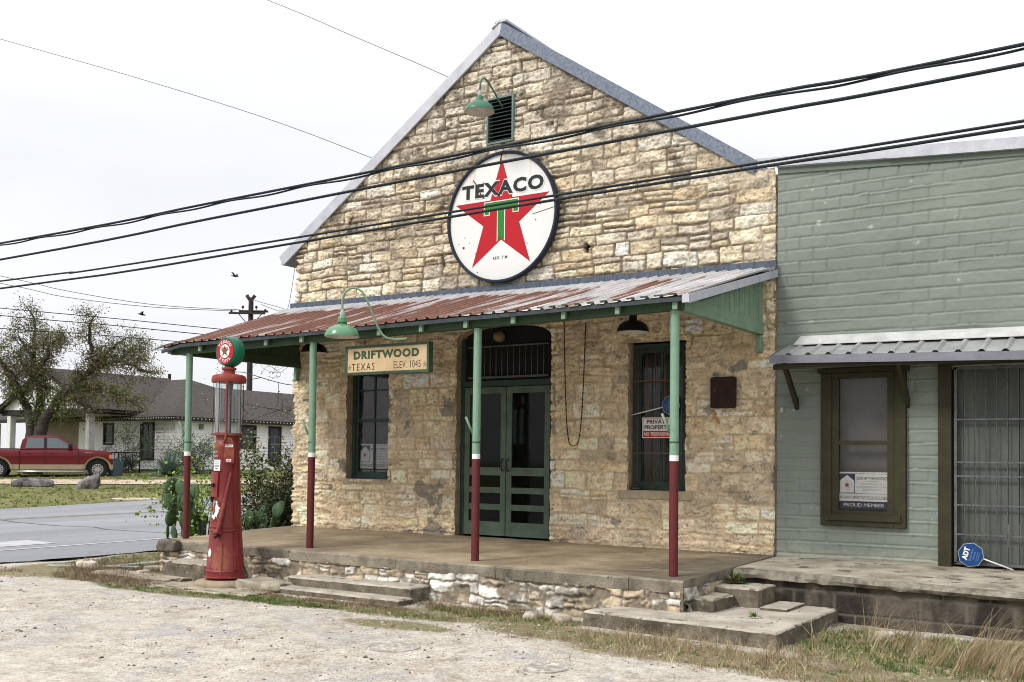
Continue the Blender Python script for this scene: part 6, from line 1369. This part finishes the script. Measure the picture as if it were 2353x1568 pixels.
# place: near rear wheel contact and heading
for ch in tk.children:
    me = ch.data
    for v in me.vertices:
        if v.co.x > WB+.55: v.co.x = WB+.55+(v.co.x-WB-.55)*.35
hd_ = R(55); fwd = Vector((math.cos(hd_), math.sin(hd_), 0)); rgt = Vector((math.sin(hd_), -math.cos(hd_), 0))
tp = Vector((-38.2, 13.16, 0))-rgt*HW; tk.location = (tp.x, tp.y, .0); tk.rotation_euler = (0, -.008, hd_)
# small red car behind the bush
rc = thing('red_car', 'red car partly hidden behind the leafless bush beside the stone corner', 'car', (0, 0, 0))
mb = MB(); mb.prism([(-2.0, .35), (-1.9, .75), (-1.3, .92), (1.0, .92), (1.9, .78), (2.05, .5), (2.0, .3), (-1.95, .3)], lambda a, b_: (a, -.85, b_), lambda a, b_: (a, .85, b_)); mb.build('body', m_tred, rc)
mb = MB(); mb.prism([(-1.25, .92), (-.8, 1.33), (.3, 1.36), (.95, .92)], lambda a, b_: (a, -.70, b_), lambda a, b_: (a, .70, b_)); mb.build('cabin', m_tglass, rc)
mb = MB(); mb.prism([(-.8, 1.33), (-.75, 1.37), (.28, 1.40), (.32, 1.36)], lambda a, b_: (a, -.70, b_), lambda a, b_: (a, .70, b_)); mb.build('roof', m_tred, rc)
for x in (-1.25, 1.25):
    for s_ in (-1, 1): mb = MB(); mb.tube([(x, s_*.66, .32), (x, s_*.87, .32)], .32, 20); mb.build('wheel', m_tyre, rc)
rc.location = (-33.6, 28.0, zg(-33.6, 28.0)); rc.rotation_euler = (0, 0, R(50)); rc.scale = (.8, .9, .85)

# ------------------------------------------------------------------ vegetation
class Veg:
    def __init__(s, seed): s.r = random.Random(seed); s.w = MB(); s.LV = []; s.LC = []
    def leaf(s, p, size, col, up=.3):
        r = s.r; a = Vector((r.gauss(0, 1), r.gauss(0, 1), r.gauss(0, 1)+up)).normalized(); b_ = a.orthogonal().normalized(); b_.rotate(Matrix.Rotation(r.random()*6.28, 3, a))
        c = a.cross(b_); w = size*(.28+.15*r.random()); k = .75+.5*r.random(); col = (col[0]*k, col[1]*k, col[2]*k)
        s.LV += [p, p+b_*size*.5+c*w, p+b_*size, p+b_*size*.5-c*w]; s.LC += [col]*4
    def branch(s, p, d, L_, r0, depth, leafn, leafs, cols, wig=.35, kids=(2, 4), spread=.9, grav=0, minr=.003):
        r = s.r; n = max(3, int(L_/.25)); pts = [p]; q = Vector(p); dd = Vector(d).normalized()
        for i in range(n):
            dd = (dd+Vector((r.gauss(0, 1), r.gauss(0, 1), r.gauss(0, 1)))*wig*.35+Vector((0, 0, grav))).normalized(); q = q+dd*L_/n; pts.append(q.copy())
        rad = [max(minr, r0*(1-.75*i/n)) for i in range(n+1)]; s.w.tube(pts, rad, 5 if r0 > .03 else 3, False)
        if depth > 0:
            for _ in range(r.randint(*kids)):
                i = r.randint(max(1, n//3), n); t = Vector((r.gauss(0, 1), r.gauss(0, 1), r.gauss(0, .8))).normalized()
                s.branch(pts[i], dd*.6+t*spread, L_*r.uniform(.45, .7), rad[i]*.65, depth-1, leafn, leafs, cols, wig, kids, spread, grav, minr)
        if depth <= 1:
            for _ in range(leafn):
                i = r.randint(1, n); t = Vector((r.gauss(0, 1), r.gauss(0, 1), r.gauss(0, 1)))*leafs*1.8; s.leaf(pts[i]+t, leafs*r.uniform(.6, 1.3), r.choice(cols))
    def build(s, name, label, cat, bark, leafmat, loc, group=None):
        t = thing(name, label, cat, loc, group=group); s.w.build('trunk', bark, t, recalc=False)
        if s.LV: n = len(s.LV)//4; npmesh('crown', np.array([tuple(v) for v in s.LV]), np.arange(n*4).reshape(n, 4), np.array(s.LC), leafmat, t, smooth=False)
        return t
m_leaf = vcol('leaf', rough=.65, bst=0, detail_mul=0, spec=.3)
m_bark = M('oak_bark', (.10, .085, .072), (.03, .027, .025), rough=.95, scale=9, bs=14, bst=1, bd=.04, third=((.24, .25, .22), 1.2, .6))
# live oak: main limbs traced in metres (along view-right, height) round the trunk
OB = Vector((-39.73, 15.84, 0)); tz_ = zg(-39.73, 15.84); KX = .0199
ok = Veg(5); rr = random.Random(9)
def op(P, dep): return OB+rv*((P[0]-80)*KX)+bv*dep+Vector((0, 0, tz_+(1085-P[1])*KX))
LIMBS = [([(70, 1092), (67, 1030), (66, 974), (56, 955), (45, 924), (28, 905), (12, 893), (0, 872), (-18, 850), (-34, 820)], .20, .05, -.2, 1.2),
 ([(45, 924), (40, 890), (36, 868), (20, 840), (6, 815), (-10, 800)], .10, .03, .1, -1.0),
 ([(78, 1092), (79, 1030), (81, 974), (81, 933), (86, 900), (88, 880), (76, 866), (71, 840), (62, 811), (60, 764), (58, 727), (43, 702)], .23, .02, .1, .5),
 ([(86, 895), (84, 850), (97, 832), (116, 815), (120, 795), (140, 782), (159, 773), (172, 778)], .11, .02, 0, -1.3),
 ([(76, 866), (58, 852), (47, 843), (30, 835), (14, 818), (0, 800)], .09, .02, 0, 1.4),
 ([(62, 811), (45, 795), (30, 780), (18, 768), (5, 765)], .06, .015, .1, 1.0),
 ([(84, 1092), (90, 1030), (97, 974), (120, 937), (139, 905), (161, 890), (180, 872), (197, 855), (215, 843), (232, 835), (249, 828), (281, 825), (309, 836), (330, 846), (352, 850)], .24, .03, -.1, -.4),
 ([(221, 840), (226, 815), (230, 800), (240, 790), (250, 778), (262, 768)], .10, .02, 0, 1.0),
 ([(210, 846), (211, 825), (208, 793), (207, 760), (212, 740), (228, 722)], .10, .02, 0, -.8),
 ([(249, 828), (265, 815), (285, 800), (300, 790), (318, 792)], .07, .015, 0, .8),
 ([(281, 826), (300, 812), (320, 812), (338, 825)], .05, .012, 0, -.5),
 ([(176, 876), (198, 886), (216, 890), (240, 893), (263, 897), (285, 905), (300, 914), (325, 922), (350, 934)], .12, .02, 0, -1.6),
 ([(150, 900), (170, 912), (188, 917), (212, 922), (234, 928)], .08, .015, 0, -1.2),
 ([(120, 937), (140, 925), (155, 928), (165, 938)], .05, .012, 0, -.8),
 ([(116, 815), (95, 800), (85, 780), (90, 760)], .05, .012, 0, .5)]
cols_b = [(.145, .125, .055), (.17, .14, .07), (.115, .115, .045), (.13, .135, .05), (.095, .11, .035)]; cols_g = [(.11, .17, .03), (.09, .14, .03), (.14, .19, .045)]
for P, r0, r1, d0, d1 in LIMBS:
    n = len(P); pts = [op(P[i], d0+(d1-d0)*(i/(n-1))) for i in range(n)]; pts = catmull(pts, 3); m_ = len(pts)
    pts = [p+Vector((rr.gauss(0, 1), rr.gauss(0, 1), rr.gauss(0, 1)))*.025*(i > 2) for i, p in enumerate(pts)]
    rad = [r0+(r1-r0)*(i/(m_-1))**.8 for i in range(m_)]; rad = [q*1.3 for q in rad]; ok.w.tube(pts, rad, 9, False)
    st = 5 if r0 > .15 else 1
    for i in range(st, m_):
        f = i/m_
        if r0 > .15 and f < .38: continue
        for _ in range(2 if rad[i] > .04 else 2):
            t = Vector((rr.gauss(0, 1), rr.gauss(0, 1), rr.gauss(.15, .9))).normalized(); low_ = pts[i].z < tz_+4.2
            cl = cols_g if rr.random() < (.45 if low_ and -2 < (pts[i]-OB).dot(rv) < 5 else .08) else cols_b
            ok.branch(pts[i], t, rr.uniform(.4, .95), max(.014, rad[i]*.36), 2, 8, .078, cl+cols_b[:1], wig=.8, kids=(2, 3), spread=1.0, minr=.006)
for q in range(26):   # leafy shoots hugging the lower trunks
    p = op((60+rr.random()*110, 900+rr.random()*70), rr.gauss(0, .2)); ok.branch(p, Vector((rr.gauss(0, 1), rr.gauss(0, 1), .6)), .5, .01, 1, 22, .08, cols_g)
ok.build('oak_tree', 'sprawling live oak with crooked dark limbs and sparse brown green leaves by the pickup', 'tree', m_bark, m_leaf, (OB.x, OB.y, tz_))
# climbing shrub by the house, olive bush, dark bush at far left
def shrub(name, label, cat, x, y, h, w, n, seed, cols, leaf=.07, leafn=16, up=1.0, depth=2, bark=None, wig=.5, kids=(2, 4), z=None):
    v = Veg(seed); z = zg(x, y) if z is None else z
    for _ in range(n):
        d = Vector((v.r.gauss(0, w), v.r.gauss(0, w), up)); v.branch(Vector((x+v.r.gauss(0, .08), y+v.r.gauss(0, .08), z-.03)), d, h*v.r.uniform(.6, 1), .018, depth, leafn, leaf, cols, wig=wig, kids=kids, spread=.8)
    return v.build(name, label, cat, bark or m_bark, m_leaf, (x, y, z))
gr_c = [(.05, .085, .025), (.07, .11, .035), (.04, .07, .02), (.09, .12, .04)]; ol_c = [(.17, .20, .13), (.13, .16, .10), (.20, .23, .16)]; br_c = [(.10, .14, .035), (.15, .18, .05), (.06, .09, .03), (.12, .10, .05)]
shrub('climbing_shrub', 'slender dark green shrub growing up beside the tall window of the white house', 'shrub', -37.75, 19.6, 2.5, .13, 9, 12, gr_c, .065, 26)
shrub('climbing_shrub', 'low green shrub at the railing of the white house', 'shrub', -38.2, 19.3, .8, .4, 8, 13, gr_c, .06, 22)
shrub('olive_bush', 'grey green rounded bush at the wall of the white house behind the red pump', 'shrub', -34.9, 21.0, 1.5, .42, 16, 14, ol_c, .07, 34)
shrub('dark_bush', 'dark bare bush at the left edge behind the pickup bed', 'shrub', -40.8, 11.6, 2.5, .4, 14, 15, [(.06, .05, .035), (.08, .065, .045)], .06, 22)
# agave
ag = MB(); rr = random.Random(4); ax_, ay_ = -34.2, 18.9; az_ = zg(ax_, ay_)
ag.cc = None; AV = []; 
def agleaf(an, el, L_, w, seed):
    d = Vector((math.cos(an)*math.cos(el), math.sin(an)*math.cos(el), math.sin(el))); s_ = Vector((-math.sin(an), math.cos(an), 0)); u_ = s_.cross(d); V = []; n = 7
    for i in range(n+1):
        t = i/n; ww = w*math.sin(math.pi*min(1, .22+.78*t)**.9)*(1 if t < 1 else 0)+.004; c0 = Vector((ax_, ay_, az_))+d*L_*t+Vector((0, 0, -.28*L_*t*t*math.cos(el)+0)); V += [c0-s_*ww+u_*.03*(1-t), c0-u_*.03*(1-t)*1, c0+s_*ww+u_*.03*(1-t)]
    ag.add(V, [(3*i, 3*i+1, 3*i+4, 3*i+3) for i in range(n)]+[(3*i+1, 3*i+2, 3*i+5, 3*i+4) for i in range(n)]+[(3*i+3, 3*i+5, 3*i+2, 3*i) for i in range(n)], False)
for i in range(46): f = i/46; agleaf(i*2.4, R(12+70*f+rr.uniform(-6, 6)), 1.35-.25*f*rr.random(), .105, i)
o = ag.build('agave', M('agave_green', (.16, .22, .19), (.08, .13, .11), rough=.5, scale=6, bst=0), recalc=False); tag(o, 'big spiky blue green agave in front of the white house', 'agave')
# prickly pear by the porch
m_cact = M('cactus_green', (.11, .18, .085), (.045, .09, .045), rough=.6, scale=7, bs=60, bst=.2, third=((.13, .16, .05), 3, .62))
def cactus(x, y, n, seed, label, hmax, spread):
    mb = MB(); r = random.Random(seed); z = zg(x, y); pads = []
    def pad(c, an, tilt, a, b_):
        n1, n2 = 8, 12; V = []
        U = Vector((math.cos(an), math.sin(an), 0)); Nn = Vector((-math.sin(an), math.cos(an), 0)); A = (Vector((0, 0, 1))*math.cos(tilt)+U*math.sin(tilt)); B = U*math.cos(tilt)-Vector((0, 0, 1))*math.sin(tilt)
        for i in range(n1+1):
            u = math.pi*i/n1
            for j in range(n2): t = 2*math.pi*j/n2; V.append(c+A*(b_*(1-math.cos(u)))+B*(a*math.sin(u)*math.cos(t)*(1-.12*math.cos(u)))+Nn*(.024*math.sin(u)*math.sin(t)))
        mb.add(V, [(i*n2+j, i*n2+(j+1) % n2, (i+1)*n2+(j+1) % n2, (i+1)*n2+j) for i in range(n1) for j in range(n2)], True)
        return c, A, B, b_, a
    for q in range(n):
        c = Vector((x+r.uniform(-1, 1)*spread, y+r.uniform(-1, 1)*spread*.7, z-.02)); cur = [pad(c, r.random()*6.28, r.uniform(-.3, .3), .105, .15)]
        while cur and cur[0][0].z < z+hmax:
            nx_ = []
            for (c, A, B, b_, a) in cur:
                for _ in range(r.choice((1, 1, 2))):
                    t = r.uniform(-1, 1); p = c+A*b_*2*(.97-.18*abs(t))+B*a*t*.75
                    if p.z < z+hmax: nx_.append(pad(p, r.random()*6.28, r.uniform(-.55, .55), r.uniform(.08, .115), r.uniform(.11, .155)))
            cur = nx_[:5]
            if not cur: break
    o = mb.build('prickly_pear', m_cact, recalc=False); return tag(o, label, 'cactus')
cactus(-8.75, -.9, 5, 21, 'tall prickly pear cactus between the far left post and the red pump', .95, .30)
cactus(-8.0, .1, 9, 22, 'low dark prickly pear clump right of the red pump behind the porch', .62, .38)
shrub('green_weed_shrub', 'bright green leafy sprigs among the tall prickly pear pads', 'shrub', -8.6, -.75, 1.15, .3, 6, 23, [(.22, .32, .05), (.16, .26, .04)], .06, 16)
shrub('vine_bush', 'tangled thorny bush with yellow green leaves against the left stone corner', 'bush', -8.3, 1.2, 1.35, .38, 36, 24, br_c, .055, 24, wig=1.0, depth=3, kids=(2, 3))
shrub('vine_bush', 'lower tangle of dark twigs behind the low prickly pear clump', 'bush', -7.95, .6, 1.05, .45, 36, 25, [(.045, .06, .022), (.03, .04, .02), (.07, .085, .03)], .045, 20, wig=1.1, depth=3, kids=(2, 3))
# bare arching tree behind the corner
bt = Veg(33); b0 = Vector((-8.3, 3.6, zg(-8.3, 3.6)))
def bp(x, y, z): return Vector((x, y, z))
for L_ in ([(-8.3, 3.6, -.45), (-8.4, 3.6, .8), (-8.6, 3.5, 1.7), (-9.1, 3.4, 2.25), (-9.8, 3.2, 2.45), (-10.6, 3.0, 2.5), (-11.5, 2.7, 2.75)], [(-8.4, 3.6, .6), (-8.5, 3.7, 1.8), (-8.9, 3.6, 2.6), (-9.6, 3.4, 3.0), (-10.5, 3.1, 3.25), (-11.3, 3.0, 3.7)], [(-8.4, 3.6, 1.0), (-8.9, 3.7, 1.9), (-9.8, 3.6, 2.1), (-10.8, 3.3, 2.0), (-11.9, 3.0, 2.15)], [(-8.3, 3.6, .9), (-8.2, 3.7, 2.2), (-8.5, 3.8, 3.2), (-9.3, 3.8, 4.1), (-10.0, 3.8, 4.9)]):
    pts = catmull([Vector(p) for p in L_], 5); bt.w.tube(pts, [max(.008, .035*(1-i/len(pts))) for i in range(len(pts))], 6, False)
    for i in range(6, len(pts), 2): bt.branch(pts[i], Vector((bt.r.gauss(-.4, 1), bt.r.gauss(0, 1), bt.r.gauss(.1, .8))), bt.r.uniform(.4, 1.0), .009, 2, 2, .04, [(.18, .22, .06), (.14, .17, .06)], wig=.7, kids=(1, 3), minr=.0035)
bt.build('bare_tree', 'leafless arching small tree behind the left corner of the stone store', 'tree', m_bark, m_leaf, tuple(b0))

# ------------------------------------------------------------------ ground cover
GRS = random.Random(10)
def gnd(x, y): # near ground incl. the small unevenness
    a, b_ = np.array([x]), np.array([y]); return zg(x, y)+float(((fbm(a*.9, b_*.9, 3, 5)-.5)*.045+(fbm(a*7, b_*7, 3, 6)-.5)*.016)[0])
def blades(name, regions, label, cat='grass'):
    V = []; C_ = []
    for (cx, cy, rx, ry, n, h, w, lean, cols, wind, ang) in regions:
        ca, sa = math.cos(ang), math.sin(ang)
        k = 0
        while k < n:
            # tufts
            a = GRS.random()*6.283; q = math.sqrt(GRS.random()); tx, ty = cx+q*rx*math.cos(a)*ca-q*ry*math.sin(a)*sa, cy+q*rx*math.cos(a)*sa+q*ry*math.sin(a)*ca
            if -.47 < tx < 1.47 and ty > -3.14-.07*(tx+.45): continue
            if -7.15 < tx < .36 and ty > -2.66: continue
            if tx > .3 and ty > -1.36: continue
            if -4.5 < tx < -2.55 and ty > -3.14: continue
            m_ = GRS.randint(4, 12); col0 = GRS.choice(cols); hh = h*GRS.uniform(.5, 1.25)
            for _ in range(m_):
                x, y = tx+GRS.gauss(0, .022), ty+GRS.gauss(0, .022); z = gnd(x, y)-.008; L_ = hh*GRS.uniform(.5, 1.1)
                d = Vector((GRS.gauss(0, lean)+wind[0], GRS.gauss(0, lean)+wind[1], 1)).normalized(); s_ = Vector((GRS.gauss(0, 1), GRS.gauss(0, 1), 0)).normalized()*w*GRS.uniform(.6, 1.2)
                b_ = d+Vector((d.x*1.3, d.y*1.3, -.55*(abs(d.x)+abs(d.y))))
                p0 = Vector((x, y, z)); p1 = p0+d*L_*.55; p2 = p1+b_.normalized()*L_*.45; kk = GRS.uniform(.7, 1.3); c_k = tuple(q2*kk for q2 in col0)
                V += [p0-s_, p0+s_, p1+s_*.7, p1-s_*.7, p1-s_*.7, p1+s_*.7, p2+s_*.15, p2-s_*.15]; C_ += [c_k]*8; k += 1
    n = len(V)//4; o = npmesh(name, np.array([tuple(v) for v in V]), np.arange(n*4).reshape(n, 4), np.array(C_), m_leaf, None, smooth=False)
    return tag(o, label, cat, kind='stuff')
gG = [(.10, .15, .03), (.13, .17, .04), (.08, .12, .03)]; gD = [(.36, .29, .17), (.30, .23, .13), (.42, .35, .22), (.24, .17, .10)]; gM = gG+gD; gB_ = [(.20, .145, .085), (.15, .105, .065), (.27, .20, .115), (.34, .26, .15), (.12, .10, .05)]
blades('green_grass', [(2.7, -2.6, 1.6, .95, 9000, .085, .0042, .5, gG+gD[:1], (0, 0), -.1), (1.2, -3.85, 1.5, .42, 3200, .06, .003, .6, gM, (0, 0), -.08), (-.2, -3.6, .8, .28, 1100, .045, .003, .6, gM, (0, 0), 0),
    (-1.3, -3.1, .9, .3, 2600, .07, .0038, .6, gG+gD[:2], (0, 0), 0), (-2.3, -3.6, .8, .2, 2300, .06, .003, .6, gG+gD[:2], (0, 0), 0), (-3.9, -3.68, .9, .17, 3200, .055, .0038, .6, gG, (0, 0), 0), (-5.6, -3.85, 1.1, .16, 1700, .05, .0038, .6, gG, (0, 0), .05),
    (-7.3, -3.1, 1.1, .6, 2500, .07, .0035, .6, gM, (0, 0), .2), (-8.5, -2.3, .8, .9, 1900, .07, .0035, .6, gG+gG+gD[:2], (0, 0), .4), (-9.0, -.6, .5, 1.8, 2200, .07, .004, .5, gG+gD[:1], (0, 0), 0), (-9.1, -4.0, .5, .22, 500, .04, .003, .6, gM, (0, 0), 0),
    (-8.3, 2.2, .9, 2.2, 1200, .10, .005, .5, gG, (0, 0), 0), (-1.9, -4.1, .45, .15, 300, .03, .003, .6, gM, (0, 0), 0)], 'short green grass along the steps and in the weedy corner')
blades('lawn_grass', [(-25.5, 7.5, 2.8, 8, 9000, .10, .012, .6, [(.17, .17, .06), (.12, .14, .04), (.26, .22, .11), (.30, .25, .13)], (0, 0), .45), (-30.5, 12.0, 3.2, 5.5, 4000, .11, .013, .6, [(.14, .16, .05), (.10, .12, .035), (.26, .22, .11)], (0, 0), -.7), (-36, 15.5, 5.5, 3, 3500, .13, .015, .6, [(.14, .16, .05), (.26, .22, .11)], (0, 0), .9)], 'patchy green and straw lawn beyond the road')
blades('dry_grass', [(3.0, -2.7, .9, .55, 700, .46, .0026, .16, gD, (.45, -.1), 0), (2.1, -2.35, .8, .4, 170, .40, .0026, .4, gD, (.2, 0), 0), (3.4, -3.1, .8, .4, 520, .36, .0026, .2, gD, (.5, -.1), 0), (1.0, -3.5, 1.4, .26, 1500, .20, .0024, .6, gD, (0, 0), -.08), (1.6, -4.0, 1.2, .35, 1500, .10, .003, .9, gD, (0, 0), 0),
    (-3.1, -3.34, .8, .10, 2600, .10, .0026, 1.3, gB_, (0, 0), .05), (-1.7, -2.93, .9, .2, 1900, .14, .0026, 1.1, gB_, (0, 0), 0), (-4.25, -3.36, .35, .10, 800, .09, .0026, 1.2, gB_, (0, 0), 0), (-6.9, -3.62, 1.0, .2, 2600, .14, .003, 1.0, gB_, (0, 0), .05), (-7.9, -2.7, .7, .5, 3600, .20, .003, .8, gB_, (.1, 0), .3), (-7.3, -3.25, .9, .3, 2200, .17, .003, .9, gB_, (.1, 0), 0), (-9.0, -3.7, .5, .2, 500, .08, .003, .9, gB_, (0, 0), 0), (-.6, -3.9, .5, .12, 500, .05, .003, 1, gB_, (0, 0), 0)]+[(GRS.uniform(-8, 2), GRS.uniform(-6.8, -4.2), GRS.uniform(.05, .25), GRS.uniform(.03, .09), 90, .03, .003, 1, gB_, (0, 0), GRS.random()) for _ in range(34)], 'dry straw coloured grass tufts at the foot of the porch and in the right corner')
# broad-leaved weeds
def weed(x, y, z, n, L_, label, seed, cols, elev=(.2, 1.1)):
    mb = MB(); r = random.Random(seed); mb.cc = (0, 0, 0); 
    for i in range(n):
        an = r.random()*6.28; el = r.uniform(*elev); d = Vector((math.cos(an)*math.cos(el), math.sin(an)*math.cos(el), math.sin(el))); s_ = Vector((-math.sin(an), math.cos(an), 0))*L_*.10; l2 = L_*r.uniform(.6, 1.1); mb.cc = tuple(q*r.uniform(.7, 1.3) for q in r.choice(cols)); p = Vector((x, y, z))
        mb.add([p-s_*.3, p+s_*.3, p+d*l2*.55+s_+Vector((0, 0, -.01)), p+d*l2+Vector((0, 0, -.25*l2*math.cos(el))), p+d*l2*.55-s_+Vector((0, 0, -.01))], [(0, 1, 2, 3, 4)])
    o = mb.build('weed', m_leaf, recalc=False); tag(o, label, 'weed', 'green weeds growing in the concrete joints')
weed(.50, -1.62, -.165, 70, .17, 'green weed growing where the porch corner meets the walkway', 1, [(.07, .12, .03), (.10, .15, .04), (.20, .17, .08)])
weed(.98, -2.45, -.352, 26, .09, 'small green weed on top of the wide low landing', 2, [(.09, .17, .03), (.12, .20, .04)])
# dead leaves and twigs on the porch and along the steps
LV = []; LC = []; lr = random.Random(51)
for (x0, x1, y0, y1, n, zf) in ((-7.0, .2, -2.4, -.05, 150, 1), (-4.2, -2.7, -.5, -.05, 90, 1), (-2.6, .3, -.35, -.05, 90, 1), (-8.5, -5, -4.0, -2.9, 260, 0), (-4.4, 1.3, -4.0, -3.2, 420, 0), (1.0, 3.6, -4.4, -1.6, 260, 0), (.0, 1.4, -2.9, -1.6, 50, 2)):
    for _ in range(n):
        x, y = lr.uniform(x0, x1), lr.uniform(y0, y1); z = {1: .022*y+.004, 0: gnd(x, y)+.004, 2: -.346}[zf]; L_ = lr.uniform(.012, .03); a = lr.random()*6.28; c, q = math.cos(a), math.sin(a); w = L_*lr.uniform(.12, .4); t = lr.uniform(0, .012)
        if zf == 0 and -4.5 < x < -2.5 and y > -3.2: continue
        LV += [(x, y, z), (x+c*L_*.5-q*w, y+q*L_*.5+c*w, z+t), (x+c*L_, y+q*L_, z+t*.5), (x+c*L_*.5+q*w, y+q*L_*.5-c*w, z+t*.3)]; k = lr.uniform(.6, 1.3); LC += [tuple(v*k for v in lr.choice([(.22, .13, .06), (.12, .08, .045), (.36, .26, .14), (.05, .035, .025)]))]*4
tag(npmesh('leaf_litter', np.array(LV), np.arange(len(LV)).reshape(-1, 4), np.array(LC), m_leaf, None, smooth=False), 'dead leaves and twigs scattered over the porch floor and along the steps', 'leaf litter', kind='stuff')
# gravel
rs = np.random.RandomState(4)
def pebbles(n, box, smin, smax, name, label, seed, palette):
    rs = np.random.RandomState(seed); x = rs.uniform(box[0], box[1], n*3); y = rs.uniform(box[2], box[3], n*3)
    keep = (fbm(x*1.1+5, y*1.1, 3, 300) > .47) & ~((x > -7.2) & (x < .36) & (y > -2.7)) & ~((x > -4.5) & (x < -2.5) & (y > -3.15)) & ~((x > -.5) & (x < 1.5) & (y > -3.2)) & ~((x > .3) & (y > -1.4))
    x, y = x[keep][:n], y[keep][:n]; n = len(x); z = g(x, y)+((fbm(x*.9, y*.9, 3, 5)-.5)*.045+(fbm(x*7, y*7, 3, 6)-.5)*.016)
    base = np.array([(1, 0, 0), (-.5, .87, 0), (-.5, -.87, 0), (.5, .87, .55), (-1, 0, .5), (.5, -.87, .6), (0, 0, .95)]); s = rs.uniform(smin, smax, n)*rs.uniform(.5, 1, n)
    an = rs.rand(n)*6.28; V = np.zeros((n, 7, 3)); bx_ = base[None]*s[:, None, None]*(.75+.5*rs.rand(n, 7, 3)); V[..., 0] = bx_[..., 0]*np.cos(an)[:, None]-bx_[..., 1]*np.sin(an)[:, None]+x[:, None]; V[..., 1] = bx_[..., 0]*np.sin(an)[:, None]+bx_[..., 1]*np.cos(an)[:, None]+y[:, None]; V[..., 2] = bx_[..., 2]*.8+z[:, None]-.001
    fb = np.array([(0, 3, 6), (3, 1, 6), (1, 4, 6), (4, 2, 6), (2, 5, 6), (5, 0, 6), (0, 1, 3), (1, 2, 4), (2, 0, 5)]); F = (fb[None]+(np.arange(n)*7)[:, None, None]).reshape(-1, 3)
    pc = np.array(palette); C_ = np.repeat(pc[rs.randint(0, len(pc), n)]*rs.uniform(.75, 1.2, (n, 1)), 7, 0); o = npmesh(name, V.reshape(-1, 3), F, C_, m_leaf, None, smooth=False); return tag(o, label, 'gravel', kind='stuff')
pebbles(26000, (-10, 5, -9.5, -2.7), .003, .011, 'gravel', 'loose pale and brown gravel over the worn foreground pavement', 3, [(.50, .41, .31), (.58, .52, .43), (.42, .29, .21), (.26, .20, .16), (.34, .28, .22)])
pebbles(700, (-9, 4, -9, -3.0), .010, .022, 'gravel', 'scattered larger pebbles and dark bits in the foreground', 5, [(.10, .085, .07), (.14, .11, .09), (.66, .58, .48), (.05, .045, .04)])
